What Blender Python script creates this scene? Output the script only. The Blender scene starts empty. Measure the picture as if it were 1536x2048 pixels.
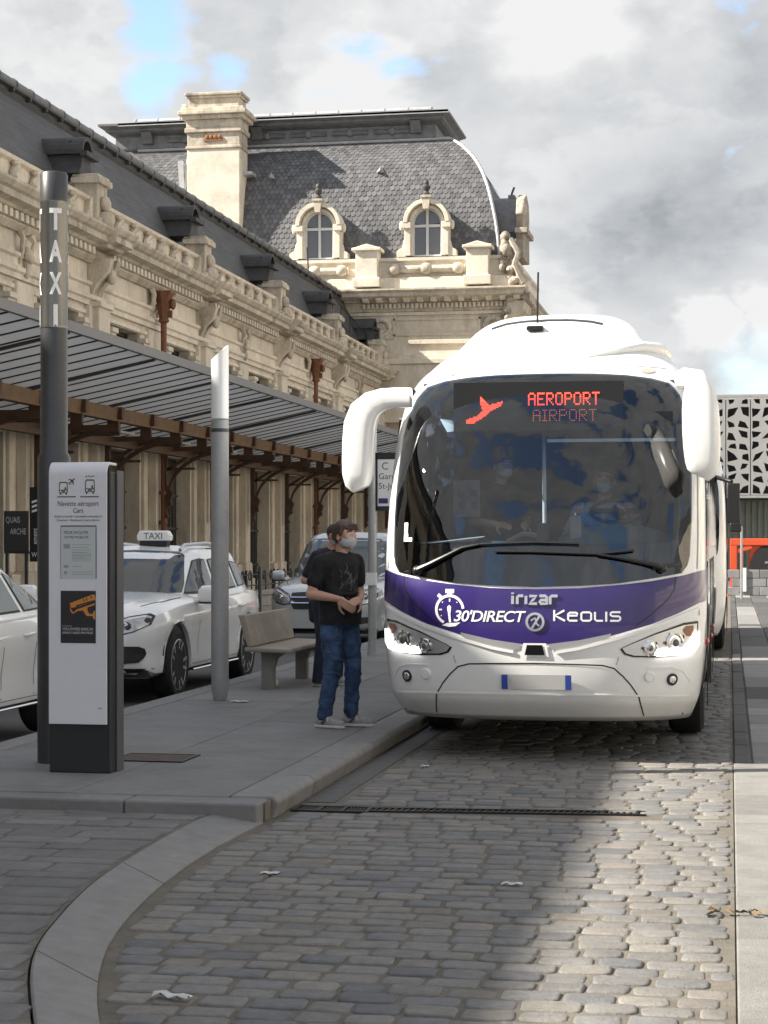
import bpy, bmesh, math, random
import numpy as np
from mathutils import Vector, Matrix, Euler
R = random.Random(7)
rad = math.radians
scene = bpy.context.scene
col = scene.collection

# ---------------------------------------------------------------- camera
cam_d = bpy.data.cameras.new('camera')
cam = bpy.data.objects.new('camera', cam_d)
col.objects.link(cam)
scene.camera = cam
cam.location = (0, 0, 1.65)
cam.rotation_euler = (rad(90), 0, math.atan(692 / 3700))
cam_d.sensor_fit = 'VERTICAL'
cam_d.sensor_height = 36
cam_d.sensor_width = 27
cam_d.lens = 36 * 3700 / 2048
cam_d.shift_y = 61 / 2048
cam_d.clip_end = 2000
cam_d.clip_start = .1

# ---------------------------------------------------------------- sky, sun, exposure
SUN = Vector((1, .30, -.78)).normalized()          # the way the light travels
w = bpy.data.worlds.new('World')
scene.world = w
w.use_nodes = True
nt = w.node_tree
nt.nodes.clear()


def wn(t, **k):
    n = nt.nodes.new(t)
    for a, b in k.items():
        setattr(n, a, b)
    return n


def wl(a, b):
    nt.links.new(a, b)


def wmath(op, a, b=None, c=None, clamp=False):
    n = wn('ShaderNodeMath', operation=op, use_clamp=clamp)
    for i, x in enumerate((a, b, c)):
        if x is None:
            continue
        if isinstance(x, (int, float)):
            n.inputs[i].default_value = x
        else:
            wl(x, n.inputs[i])
    return n.outputs[0]


def smooth(x, a, b):
    n = wn('ShaderNodeMapRange', interpolation_type='SMOOTHSTEP')
    n.inputs[1].default_value = a
    n.inputs[2].default_value = b
    wl(x, n.inputs[0])
    return n.outputs[0]


sky = wn('ShaderNodeTexSky', sky_type='NISHITA', sun_disc=False)
sky.sun_elevation = math.asin(-SUN.z)
sky.sun_rotation = math.atan2(-SUN.x, -SUN.y)
sky.air_density = 1.0
sky.dust_density = .6
tc = wn('ShaderNodeTexCoord')
DIR = tc.outputs['Generated']
mp = wn('ShaderNodeMapping')
mp.inputs['Scale'].default_value = (1, 1, 1.7)
wl(DIR, mp.inputs[0])


def wnoise(scale, detail, rough, off=(0, 0, 0), dist=0):
    m = wn('ShaderNodeMapping')
    m.inputs['Location'].default_value = off
    wl(mp.outputs[0], m.inputs[0])
    n = wn('ShaderNodeTexNoise')
    n.inputs['Scale'].default_value = scale
    n.inputs['Detail'].default_value = detail
    n.inputs['Roughness'].default_value = rough
    n.inputs['Distortion'].default_value = dist
    wl(m.outputs[0], n.inputs['Vector'])
    return n.outputs[0]


def wdir(az, el):
    a, e = rad(az), rad(el)
    return Vector((-math.sin(a) * math.cos(e), math.cos(a) * math.cos(e), math.sin(e)))


fine = wnoise(15, 9, .62, (3, 1, 2), .3)
big = wnoise(5.5, 8, .55, (1.3, .4, 2.2), .2)


def blob(az, el, r0, r1, wob=.5):
    """1 inside a patch of sky around the direction (degrees left of the street, degrees up), ragged at its rim"""
    d = wdir(az, el)
    n = wn('ShaderNodeVectorMath', operation='DISTANCE')
    wl(WARP, n.inputs[0])
    n.inputs[1].default_value = d
    x = wmath('MULTIPLY_ADD', wmath('SUBTRACT', fine, .5), rad(r1) * wob, n.outputs['Value'])
    return smooth(x, rad(r1), rad(r0))


def warp(v, scale, amt, off):
    m = wn('ShaderNodeMapping')
    m.inputs['Location'].default_value = off
    wl(mp.outputs[0], m.inputs[0])
    n = wn('ShaderNodeTexNoise')
    n.inputs['Scale'].default_value = scale
    n.inputs['Detail'].default_value = 5
    wl(m.outputs[0], n.inputs['Vector'])
    a = wn('ShaderNodeVectorMath', operation='SUBTRACT')
    wl(n.outputs['Color'], a.inputs[0])
    a.inputs[1].default_value = (.5, .5, .5)
    b = wn('ShaderNodeVectorMath', operation='MULTIPLY_ADD')
    wl(a.outputs[0], b.inputs[0])
    b.inputs[1].default_value = (amt, amt, amt * .7)
    wl(v, b.inputs[2])
    return b.outputs[0]


WARP = warp(warp(DIR, 9, .085, (4, 1, 0)), 30, .03, (1, 7, 3))


# breaks of blue between the clouds
gaps = wmath('MAXIMUM', wmath('MAXIMUM', blob(17.2, 15.4, .5, 1.5, .7), blob(17.3, 13.6, .4, 1.3, .7)), blob(15.4, 14.0, .1, 1.0, .8))
gaps = wmath('MAXIMUM', gaps, wmath('MULTIPLY', blob(-1.0, 4.6, .6, 2.4, .3), .55))
sepd = wn('ShaderNodeSeparateXYZ')
wl(DIR, sepd.inputs[0])
# cloud stacks up towards the horizon, overhead it breaks into blue
gaps = wmath('MAXIMUM', gaps, smooth(wmath('MULTIPLY_ADD', smooth(sepd.outputs[2], .32, .60), .055, big), .60, .66))
# heavy grey undersides, bright billows
grey = wmath('MAXIMUM', blob(2.2, 9.9, 0, 7.2, .4), wmath('MULTIPLY', blob(-.8, 12.6, .5, 5.0, .5), .6))
grey = wmath('MAXIMUM', grey, wmath('MULTIPLY', blob(0.4, 5.0, 0, 3.6, .3), .7))
grey = wmath('MAXIMUM', grey, wmath('MULTIPLY', blob(7.4, 11.8, .3, 4.0, .6), .35))
lit = wmath('MAXIMUM', blob(11.4, 13.6, .6, 2.6, .7), blob(.8, 6.6, .5, 1.3, .7))
lit = wmath('MAXIMUM', lit, wmath('MULTIPLY', blob(5.4, 15.9, .4, 2.6, .7), .9))
lit = wmath('MAXIMUM', lit, blob(-.9, 7.1, .4, 1.2, .7))
lit = wmath('MAXIMUM', lit, wmath('MULTIPLY', blob(5.9, 7.6, .3, 1.8, .7), .7))
shade = wmath('MULTIPLY_ADD', wmath('SUBTRACT', smooth(big, .40, .62), .5), .22, .17)
shade = wmath('MULTIPLY_ADD', wmath('SUBTRACT', smooth(fine, .3, .7), .5), .16, shade)
shade = wmath('MULTIPLY_ADD', wmath('SUBTRACT', smooth(wnoise(34, 6, .6, (5, 2, 7)), .3, .7), .5), .08, shade)
bil = smooth(wnoise(11, 10, .55, (2, 9, 4), .15), .485, .56)
shade = wmath('MULTIPLY_ADD', wmath('SUBTRACT', .5, bil), .13, shade)
shade = wmath('MULTIPLY_ADD', grey, .44, shade)
shade = wmath('MULTIPLY_ADD', lit, -.55, shade, clamp=True)
ramp = wn('ShaderNodeValToRGB')
cr = ramp.color_ramp
cr.elements[0].position = 0
cr.elements[0].color = (1.30, 1.30, 1.30, 1)
cr.elements[1].position = 1
cr.elements[1].color = (.355, .395, .435, 1)
e = cr.elements.new(.4)
e.color = (.92, .95, .985, 1)
e = cr.elements.new(.68)
e.color = (.60, .64, .68, 1)
wl(shade, ramp.inputs[0])
bg1 = wn('ShaderNodeBackground')
wl(sky.outputs[0], bg1.inputs[0])
bg1.inputs[1].default_value = .11
bg2 = wn('ShaderNodeBackground')
wl(ramp.outputs[0], bg2.inputs[0])
bg2.inputs[1].default_value = .26
mx = wn('ShaderNodeMixShader')
wl(gaps, mx.inputs[0])
wl(bg2.outputs[0], mx.inputs[1])
wl(bg1.outputs[0], mx.inputs[2])
wo = wn('ShaderNodeOutputWorld')
wl(mx.outputs[0], wo.inputs[0])

sun_d = bpy.data.lights.new('sun', 'SUN')
sun_d.energy = 5.0
sun_d.angle = rad(.53)
sun_d.color = (1, .93, .82)
sun = bpy.data.objects.new('sun', sun_d)
sun.rotation_euler = SUN.to_track_quat('-Z', 'Y').to_euler()
sun.location = (-60, -20, 60)
col.objects.link(sun)

scene.view_settings.view_transform = 'Standard'
scene.view_settings.look = 'None'
scene.view_settings.gamma = 1
scene.view_settings.exposure = 1.4
scene.view_settings.use_curve_mapping = False
scene.cycles.max_bounces = 8
scene.cycles.transparent_max_bounces = 12

# ---------------------------------------------------------------- materials


def M(name, c, rough=.6, metal=0, var=.0, vs=4., bump=0., bs=60., coat=0., rnd=0., hue=0., emit=0., spec=.5, spots=0., ss=1.2, sc=(.5, .5, .5), aniso=None):
    m = bpy.data.materials.get(name)
    if m:
        return m
    m = bpy.data.materials.new(name)
    m.use_nodes = True
    t = m.node_tree
    b = t.nodes['Principled BSDF']
    b.inputs['Roughness'].default_value = rough
    b.inputs['Metallic'].default_value = metal
    b.inputs['Specular IOR Level'].default_value = spec
    b.inputs['Coat Weight'].default_value = coat
    b.inputs['Coat Roughness'].default_value = .04
    c4 = (*c, 1)
    b.inputs['Base Color'].default_value = c4
    if emit:
        b.inputs['Emission Color'].default_value = c4
        b.inputs['Emission Strength'].default_value = emit
    if not (var or bump or rnd or spots):
        return m
    geo = t.nodes.new('ShaderNodeNewGeometry')

    def noise(s, d=6, r=.6):
        n = t.nodes.new('ShaderNodeTexNoise')
        n.inputs['Scale'].default_value = s
        n.inputs['Detail'].default_value = d
        n.inputs['Roughness'].default_value = r
        if aniso:
            q = t.nodes.new('ShaderNodeMapping')
            q.inputs['Scale'].default_value = aniso
            t.links.new(geo.outputs['Position'], q.inputs[0])
            t.links.new(q.outputs[0], n.inputs['Vector'])
        else:
            t.links.new(geo.outputs['Position'], n.inputs['Vector'])
        return n.outputs[0]

    def mr(x, a, bb, lo, hi):
        n = t.nodes.new('ShaderNodeMapRange')
        for i, v in enumerate((a, bb, lo, hi)):
            n.inputs[i + 1].default_value = v
        t.links.new(x, n.inputs[0])
        return n.outputs[0]
    out = None
    hsv = t.nodes.new('ShaderNodeHueSaturation')
    hsv.inputs['Color'].default_value = c4
    src = hsv.outputs[0]
    val = None

    def mul(a, bb):
        if a is None:
            return bb
        n = t.nodes.new('ShaderNodeMath')
        n.operation = 'MULTIPLY'
        t.links.new(a, n.inputs[0])
        t.links.new(bb, n.inputs[1])
        return n.outputs[0]
    if var:
        val = mul(val, mr(noise(vs), .3, .7, 1 - var, 1 + var))
        val = mul(val, mr(noise(vs * 9, 4), .3, .7, 1 - var * .5, 1 + var * .5))
    if rnd or hue:
        oi = t.nodes.new('ShaderNodeObjectInfo')
        ad = t.nodes.new('ShaderNodeMath')
        ad.operation = 'ADD'
        t.links.new(oi.outputs['Random'], ad.inputs[0])
        t.links.new(geo.outputs['Random Per Island'], ad.inputs[1])
        fr = t.nodes.new('ShaderNodeMath')
        fr.operation = 'FRACT'
        t.links.new(ad.outputs[0], fr.inputs[0])
        r1 = fr.outputs[0]
        if rnd:
            val = mul(val, mr(r1, 0, 1, 1 - rnd, 1 + rnd))
        if hue:
            wnz = t.nodes.new('ShaderNodeTexWhiteNoise')
            wnz.noise_dimensions = '1D'
            t.links.new(r1, wnz.inputs['W'])
            t.links.new(mr(wnz.outputs[0], 0, 1, 1 - hue * 2, 1 + hue * 6), hsv.inputs['Saturation'])
            t.links.new(mr(wnz.outputs[0], 0, 1, .5 - hue * .12, .5 + hue * .06), hsv.inputs['Hue'])
    if val is not None:
        t.links.new(val, hsv.inputs['Value'])
    if spots:
        mxn = t.nodes.new('ShaderNodeMix')
        mxn.data_type = 'RGBA'
        n2 = noise(ss, 9, .7)
        fac = mr(n2, .52, .72, 0, spots)
        t.links.new(fac, mxn.inputs[0])
        t.links.new(src, mxn.inputs[6])
        mxn.inputs[7].default_value = (*sc, 1)
        src = mxn.outputs[2]
    t.links.new(src, b.inputs['Base Color'])
    if bump:
        bn = t.nodes.new('ShaderNodeBump')
        bn.inputs['Strength'].default_value = bump
        bn.inputs['Distance'].default_value = .02
        t.links.new(noise(bs, 8, .65), bn.inputs['Height'])
        t.links.new(bn.outputs[0], b.inputs['Normal'])
    return m


def translucent(name, c, t=.5):
    m = bpy.data.materials.new(name)
    m.use_nodes = True
    n = m.node_tree
    n.nodes.clear()
    o = n.nodes.new('ShaderNodeOutputMaterial')
    d = n.nodes.new('ShaderNodeBsdfDiffuse')
    d.inputs[0].default_value = (*c, 1)
    q = n.nodes.new('ShaderNodeBsdfTranslucent')
    q.inputs[0].default_value = (*c, 1)
    x = n.nodes.new('ShaderNodeMixShader')
    x.inputs[0].default_value = t
    n.links.new(d.outputs[0], x.inputs[1])
    n.links.new(q.outputs[0], x.inputs[2])
    n.links.new(x.outputs[0], o.inputs[0])
    return m


def palette(m, cols, keep=1.):
    """one of several stone tints for each separate stone"""
    t = m.node_tree
    hsv = next(n for n in t.nodes if n.type == 'HUE_SAT')
    oi = t.nodes.new('ShaderNodeObjectInfo')
    g = t.nodes.new('ShaderNodeNewGeometry')
    a = t.nodes.new('ShaderNodeMath')
    a.operation = 'ADD'
    t.links.new(oi.outputs['Random'], a.inputs[0])
    t.links.new(g.outputs['Random Per Island'], a.inputs[1])
    k = t.nodes.new('ShaderNodeMath')
    k.operation = 'MULTIPLY'
    k.inputs[1].default_value = 7.31
    t.links.new(a.outputs[0], k.inputs[0])
    f = t.nodes.new('ShaderNodeMath')
    f.operation = 'FRACT'
    t.links.new(k.outputs[0], f.inputs[0])
    r = t.nodes.new('ShaderNodeValToRGB')
    c = r.color_ramp
    c.interpolation = 'CONSTANT'
    n = len(cols)
    c.elements[0].color = (*cols[0], 1)
    c.elements[1].position = 1 / n
    c.elements[1].color = (*cols[1], 1)
    for i in range(2, n):
        e_ = c.elements.new(i / n)
        e_.color = (*cols[i], 1)
    t.links.new(f.outputs[0], r.inputs[0])
    t.links.new(r.outputs[0], hsv.inputs['Color'])
    return m


def glass(name, tint=(.6, .65, .65), rough=.0, ior=1.5, gain=1.0, wob=0):
    """a thin pane: clear and tinted face-on, mirroring at a slant"""
    m = bpy.data.materials.get(name)
    if m:
        return m
    m = bpy.data.materials.new(name)
    m.use_nodes = True
    t = m.node_tree
    t.nodes.clear()
    o = t.nodes.new('ShaderNodeOutputMaterial')
    tr = t.nodes.new('ShaderNodeBsdfTransparent')
    tr.inputs[0].default_value = (*tint, 1)
    gl = t.nodes.new('ShaderNodeBsdfGlossy')
    gl.inputs['Roughness'].default_value = rough
    fr = t.nodes.new('ShaderNodeFresnel')
    fr.inputs['IOR'].default_value = ior
    mu = t.nodes.new('ShaderNodeMath')
    mu.operation = 'MULTIPLY'
    mu.use_clamp = True
    mu.inputs[1].default_value = gain
    t.links.new(fr.outputs[0], mu.inputs[0])
    mi = t.nodes.new('ShaderNodeMixShader')
    t.links.new(mu.outputs[0], mi.inputs[0])
    t.links.new(tr.outputs[0], mi.inputs[1])
    t.links.new(gl.outputs[0], mi.inputs[2])
    t.links.new(mi.outputs[0], o.inputs[0])
    if wob:
        g = t.nodes.new('ShaderNodeNewGeometry')
        n = t.nodes.new('ShaderNodeTexNoise')
        n.inputs['Scale'].default_value = 2.2
        n.inputs['Detail'].default_value = 2
        t.links.new(g.outputs['Position'], n.inputs['Vector'])
        bn = t.nodes.new('ShaderNodeBump')
        bn.inputs['Strength'].default_value = wob
        bn.inputs['Distance'].default_value = .05
        t.links.new(n.outputs[0], bn.inputs['Height'])
        t.links.new(bn.outputs[0], gl.inputs['Normal'])
    return m


# ---------------------------------------------------------------- mesh helpers


def pr(c):
    c = Vector(c)
    return c


class MB:
    def __init__(s):
        s.v, s.f, s.m, s.sm = [], [], [], []

    def add(s, vs, fs, mi=0, sm=False):
        o = len(s.v)
        s.v += [tuple(v) for v in vs]
        for f in fs:
            s.f.append(tuple(i + o for i in f))
            s.m.append(mi)
            s.sm.append(sm)
        return s

    def box(s, x0, x1, y0, y1, z0, z1, mi=0):
        return s.add([(x, y, z) for z in (z0, z1) for y in (y0, y1) for x in (x0, x1)],
                     [(0, 2, 3, 1), (4, 5, 7, 6), (0, 1, 5, 4), (2, 6, 7, 3), (0, 4, 6, 2), (1, 3, 7, 5)], mi)

    def obox(s, c, ax, ay, az, mi=0):
        """box from a centre and three half-axes"""
        c, ax, ay, az = map(Vector, (c, ax, ay, az))
        return s.add([c + ax * i + ay * j + az * k for k in (-1, 1) for j in (-1, 1) for i in (-1, 1)],
                     [(0, 2, 3, 1), (4, 5, 7, 6), (0, 1, 5, 4), (2, 6, 7, 3), (0, 4, 6, 2), (1, 3, 7, 5)], mi)

    def prism(s, poly, fa, fb, mi=0, sm=False):
        """polygon of 2-D points, placed by fa (near face) and fb (far face)"""
        n = len(poly)
        va = [fa(*p) for p in poly]
        vb = [fb(*p) for p in poly]
        fs = [tuple(range(n))[::-1], tuple(range(n, 2 * n))]
        s.add(va + vb, fs, mi)
        o = len(s.v) - 2 * n
        for i in range(n):
            j = (i + 1) % n
            s.f.append((o + i, o + j, o + n + j, o + n + i))
            s.m.append(mi)
            s.sm.append(sm)
        return s

    def pxz(s, poly, y0, y1, mi=0, sm=False):
        return s.prism(poly, lambda a, b: (a, y0, b), lambda a, b: (a, y1, b), mi, sm)

    def pyz(s, poly, x0, x1, mi=0, sm=False):
        return s.prism(poly, lambda a, b: (x0, a, b), lambda a, b: (x1, a, b), mi, sm)

    def pxy(s, poly, z0, z1, mi=0, sm=False):
        return s.prism(poly, lambda a, b: (a, b, z0), lambda a, b: (a, b, z1), mi, sm)

    def grid(s, rows, mi=0, sm=True, closed=False):
        n = len(rows[0])
        vs = [p for r in rows for p in r]
        fs = []
        for i in range(len(rows) - 1):
            for j in range(n if closed else n - 1):
                k = (j + 1) % n
                fs.append((i * n + j, i * n + k, (i + 1) * n + k, (i + 1) * n + j))
        return s.add(vs, fs, mi, sm)

    def tube(s, path, r, n=10, mi=0, caps=True, sm=True, flat=None):
        """round bar along a path; r a number or one per point; flat = (rx, ry) squash"""
        path = [Vector(p) for p in path]
        rs = r if isinstance(r, (list, tuple)) else [r] * len(path)
        rows = []
        up = None
        for i, p in enumerate(path):
            a = path[max(i - 1, 0)]
            b = path[min(i + 1, len(path) - 1)]
            d = (b - a)
            if d.length < 1e-9:
                d = Vector((0, 0, 1))
            d.normalize()
            if up is None:
                up = Vector((0, 0, 1)) if abs(d.z) < .9 else Vector((0, 1, 0))
            x = d.cross(up)
            if x.length < 1e-6:
                x = d.orthogonal()
            x.normalize()
            up = x.cross(d).normalized()
            fx, fy = flat if flat else (1, 1)
            rows.append([p + x * (math.cos(t) * rs[i] * fx) + up * (math.sin(t) * rs[i] * fy)
                         for t in [2 * math.pi * k / n for k in range(n)]])
        o = len(s.v)
        s.grid(rows, mi, sm, True)
        if caps:
            s.f += [tuple(o + k for k in range(n)), tuple(o + (len(path) - 1) * n + k for k in range(n))[::-1]]
            s.m += [mi, mi]
            s.sm += [False, False]
        return s

    def lathe(s, prof, c=(0, 0, 0), n=16, mi=0, sm=True, axis='z'):
        c = Vector(c)
        rows = []
        for r, h in prof:
            row = []
            for k in range(n):
                t = 2 * math.pi * k / n
                a, b = r * math.cos(t), r * math.sin(t)
                v = {'z': (a, b, h), 'y': (a, h, b), 'x': (h, a, b)}[axis]
                row.append(c + Vector(v))
            rows.append(row)
        o = len(s.v)
        s.grid(rows, mi, sm, True)
        L = len(prof) - 1
        s.f += [tuple(o + k for k in range(n))[::-1], tuple(o + L * n + k for k in range(n))]
        s.m += [mi, mi]
        s.sm += [False, False]
        return s

    def ball(s, c, r, n=10, mi=0):
        c = Vector(c)
        rx, ry, rz = (r, r, r) if isinstance(r, (int, float)) else r
        rows = []
        for i in range(n + 1):
            t = math.pi * i / n
            sr = max(math.sin(t), .01)
            rows.append([c + Vector((rx * sr * math.cos(2 * math.pi * k / (n * 2)), ry * sr * math.sin(2 * math.pi * k / (n * 2)), -rz * math.cos(t))) for k in range(n * 2)])
        return s.grid(rows, mi, True, True)

    def fan(s, pts, mi=0, sm=False):
        return s.add(pts, [tuple(range(len(pts)))], mi, sm)

    def mesh(s, name, mats, auto=35):
        me = bpy.data.meshes.new(name)
        me.from_pydata(s.v, [], s.f)
        for m in (mats if isinstance(mats, (list, tuple)) else [mats]):
            me.materials.append(m)
        me.polygons.foreach_set('material_index', s.m)
        me.polygons.foreach_set('use_smooth', s.sm)
        me.update()
        bm = bmesh.new()
        bm.from_mesh(me)
        bmesh.ops.recalc_face_normals(bm, faces=bm.faces)
        bm.to_mesh(me)
        bm.free()
        if any(s.sm):
            me.set_sharp_from_angle(angle=rad(auto))
        return me

    def build(s, name, mats, parent=None, world=False, auto=35, bevel=0, seg=2, label=None):
        if world and parent is not None:
            w0 = wloc(parent)
            s.v = [tuple(Vector(v) - w0) for v in s.v]
        o = bpy.data.objects.new(name, s.mesh(name, mats, auto))
        col.objects.link(o)
        if parent is not None:
            o.parent = parent
        if bevel:
            bv(o, bevel, seg)
        if label:
            o['label'] = label
        return o


def bv(o, wd, seg=2, ang=40):
    b = o.modifiers.new('bevel', 'BEVEL')
    b.width = wd
    b.segments = seg
    b.limit_method = 'ANGLE'
    b.angle_limit = rad(ang)
    return o


def wloc(o):
    v = Vector((0, 0, 0))
    while o is not None:
        v += o.location
        o = o.parent
    return v


def tag(o, label=None, cat=None, group=None, kind=None):
    for k, v in (('label', label), ('category', cat), ('group', group), ('kind', kind)):
        if v:
            o[k] = v
    return o


def thing(name, label, cat, loc=(0, 0, 0), rz=0, group=None):
    o = bpy.data.objects.new(name, None)
    o.empty_display_size = .1
    col.objects.link(o)
    o.location = loc
    o.rotation_euler = (0, 0, rz)
    return tag(o, label, cat, group)


def copy_tree(o, parent=None):
    c = o.copy()
    col.objects.link(c)
    c.parent = parent
    for ch in o.children:
        copy_tree(ch, c)
    return c


def inst(me, name, parent=None, loc=(0, 0, 0), rot=(0, 0, 0), sc=(1, 1, 1)):
    o = bpy.data.objects.new(name, me)
    col.objects.link(o)
    if parent is not None:
        o.parent = parent
    o.location = loc
    o.rotation_euler = rot
    o.scale = sc
    return o


def lin(z, K, V):
    if z <= K[0]:
        return V[0]
    if z >= K[-1]:
        return V[-1]
    i = 0
    while K[i + 1] < z:
        i += 1
    h = K[i + 1] - K[i]
    t = (z - K[i]) / h
    n = len(K)
    m0 = (V[i + 1] - V[i - 1]) / (K[i + 1] - K[i - 1]) if i > 0 else (V[i + 1] - V[i]) / h
    m1 = (V[i + 2] - V[i]) / (K[i + 2] - K[i]) if i + 2 < n else (V[i + 1] - V[i]) / h
    return (2 * t**3 - 3 * t**2 + 1) * V[i] + (t**3 - 2 * t**2 + t) * h * m0 + (-2 * t**3 + 3 * t**2) * V[i + 1] + (t**3 - t**2) * h * m1


def lint(z, K, V):
    return float(np.interp(z, K, V))


def inpoly(x, y, P):
    c = False
    n = len(P)
    for i in range(n):
        x1, y1 = P[i]
        x2, y2 = P[i - 1]
        if (y1 > y) != (y2 > y) and x < (x2 - x1) * (y - y1) / (y2 - y1) + x1:
            c = not c
    return c


def text_mesh(txt, size=1., align='LEFT', shear=0, off=0, sp=1.0):
    """flat letters (x right, y up) as vertices and faces"""
    cu = bpy.data.curves.new('t', 'FONT')
    cu.body = txt
    cu.size = size
    cu.align_x = align
    cu.shear = shear
    cu.offset = off
    cu.space_character = sp
    cu.resolution_u = 4
    ob = bpy.data.objects.new('t', cu)
    me = bpy.data.meshes.new_from_object(ob)
    V = [(v.co.x, v.co.y) for v in me.vertices]
    Fc = [tuple(p.vertices) for p in me.polygons]
    bpy.data.objects.remove(ob)
    bpy.data.curves.remove(cu)
    bpy.data.meshes.remove(me)
    return V, Fc


def put_text(mb, txt, size, place, mi=0, width=None, **k):
    """letters laid through place(x, y); width: fit to this width"""
    V, Fc = text_mesh(txt, size, **k)
    if width and V:
        x0 = min(v[0] for v in V)
        x1 = max(v[0] for v in V)
        f = width / (x1 - x0)
        V = [((v[0] - x0) * f + (0 if k.get('align', 'LEFT') == 'LEFT' else -width / 2), v[1]) for v in V]
    mb.add([place(*v) for v in V], Fc, mi)
    return mb
# ================================================================ GROUND
MORTAR = M('mortar', (.135, .120, .097), .95, var=.25, vs=3, bump=.5, bs=90)
SETT = M('sett stone', (.172, .163, .148), .75, var=.18, vs=16, bump=.5, bs=60, rnd=.14)
SETT2 = M('sett stone distant', (.168, .160, .146), .75, var=.18, vs=14, bump=.45, bs=60, rnd=.14)
TINTS = [(.174, .165, .150), (.165, .159, .150), (.178, .168, .150), (.150, .148, .146), (.170, .163, .152), (.126, .128, .132), (.168, .160, .148), (.160, .155, .149), (.174, .158, .142), (.138, .138, .140), (.172, .164, .151), (.165, .160, .153)]
palette(SETT, TINTS)
palette(SETT2, TINTS)
FLAG = M('flag stone', (.135, .133, .131), .75, var=.2, vs=6, bump=.5, bs=45, rnd=.16, hue=.12)
GRANITE = M('granite kerb', (.178, .176, .172), .7, var=.14, vs=9, bump=.25, bs=120, rnd=.08, spots=.35, ss=3, sc=(.11, .108, .105))
KERBFACE = GRANITE
PLAT = M('platform asphalt', (.172, .171, .171), .8, var=.14, vs=2.2, bump=.22, bs=150, rnd=.08, spots=.75, ss=1.6, sc=(.105, .103, .10))
SLABM = M('pale slab', (.205, .199, .188), .8, var=.16, vs=5, bump=.6, bs=120, rnd=.12, spots=.55, ss=2.4, sc=(.15,.145,.135))
SLABG = M('grey slab', (.21, .207, .203), .75, var=.12, vs=4, bump=.25, bs=110, rnd=.25, hue=.1)
ASPH = M('lane asphalt', (.085, .084, .083), .85, var=.18, vs=1.5, bump=.25, bs=120, spots=.5, ss=.7, sc=(.055,.054,.053))
IRON = M('cast iron', (.028, .027, .026), .45, .7, var=.2, vs=20)
PAPER = M('paper', (.55, .55, .53), .8, var=.2, vs=30)
RUSTY = M('rusty plate', (.075, .052, .042), .7, .3, var=.3, vs=15, bump=.4, bs=80)

g = MB()
g.add([(-500, -200, -.07), (500, -200, -.07), (500, 900, -.07), (-500, 900, -.07)], [(0, 1, 2, 3)])
ground = g.build('ground', ASPH)
tag(ground, kind='structure')
# bus lane: bedding sheet and its setts
road = MB().box(-2.95, .02, 3.0, 60, -.068, -.008).build('road', MORTAR)
tag(road, kind='structure')
RE = [(5.0, -1.60), (5.3, -1.75), (6.05, -2.11), (6.82, -2.38), (7.54, -2.55), (8.57, -2.68), (9.6, -2.72), (10.75, -2.68)]
LE = [(4.6, -1.72), (5.2, -2.0), (6.01, -2.36), (6.69, -2.63), (7.29, -2.79), (8.5, -2.98), (10.2, -3.04), (10.75, -2.98)]


def redge(y):
    return lin(y, [p[0] for p in RE], [p[1] for p in RE])


def ledge(y):
    return lin(y, [p[0] for p in LE], [p[1] for p in LE])


def stone_geo(lx, ly, h, rr, n=3, rough=.006, ch=.007, lo=.05):
    """one worn stone with rounded ends: rings at foot, shoulder and crown"""
    pts = []
    for cx, cy, a0 in ((lx / 2 - rr, ly / 2 - rr, 0), (-lx / 2 + rr, ly / 2 - rr, 90), (-lx / 2 + rr, -ly / 2 + rr, 180), (lx / 2 - rr, -ly / 2 + rr, 270)):
        for k in range(n):
            a = rad(a0 + 90 * k / (n - 1))
            pts.append((cx + rr * math.cos(a) + R.uniform(-rough, rough), cy + rr * math.sin(a) + R.uniform(-rough, rough)))
    m = len(pts)
    V = [(x, y, h - lo) for x, y in pts]
    V += [(x, y, h - ch) for x, y in pts]
    fx, fy = 1 - ch * .55 / (lx / 2), 1 - ch * .55 / (ly / 2)
    V += [(x * fx, y * fy, h - ch * .3) for x, y in pts]
    fx, fy = 1 - ch * 1.7 / (lx / 2), 1 - ch * 1.7 / (ly / 2)
    tz = [h + R.uniform(-.002, .002) for _ in pts]
    V += [(x * fx, y * fy, z) for (x, y), z in zip(pts, tz)]
    F = []
    for r in range(3):
        for k in range(m):
            j = (k + 1) % m
            F.append((r * m + k, r * m + j, (r + 1) * m + j, (r + 1) * m + k))
    F.append(tuple(3 * m + k for k in range(m)))
    return V, F


def add_stone(mb, V, F):
    mb.add(V, F, 0, True)
    mb.sm[-1] = False
    return mb


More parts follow.
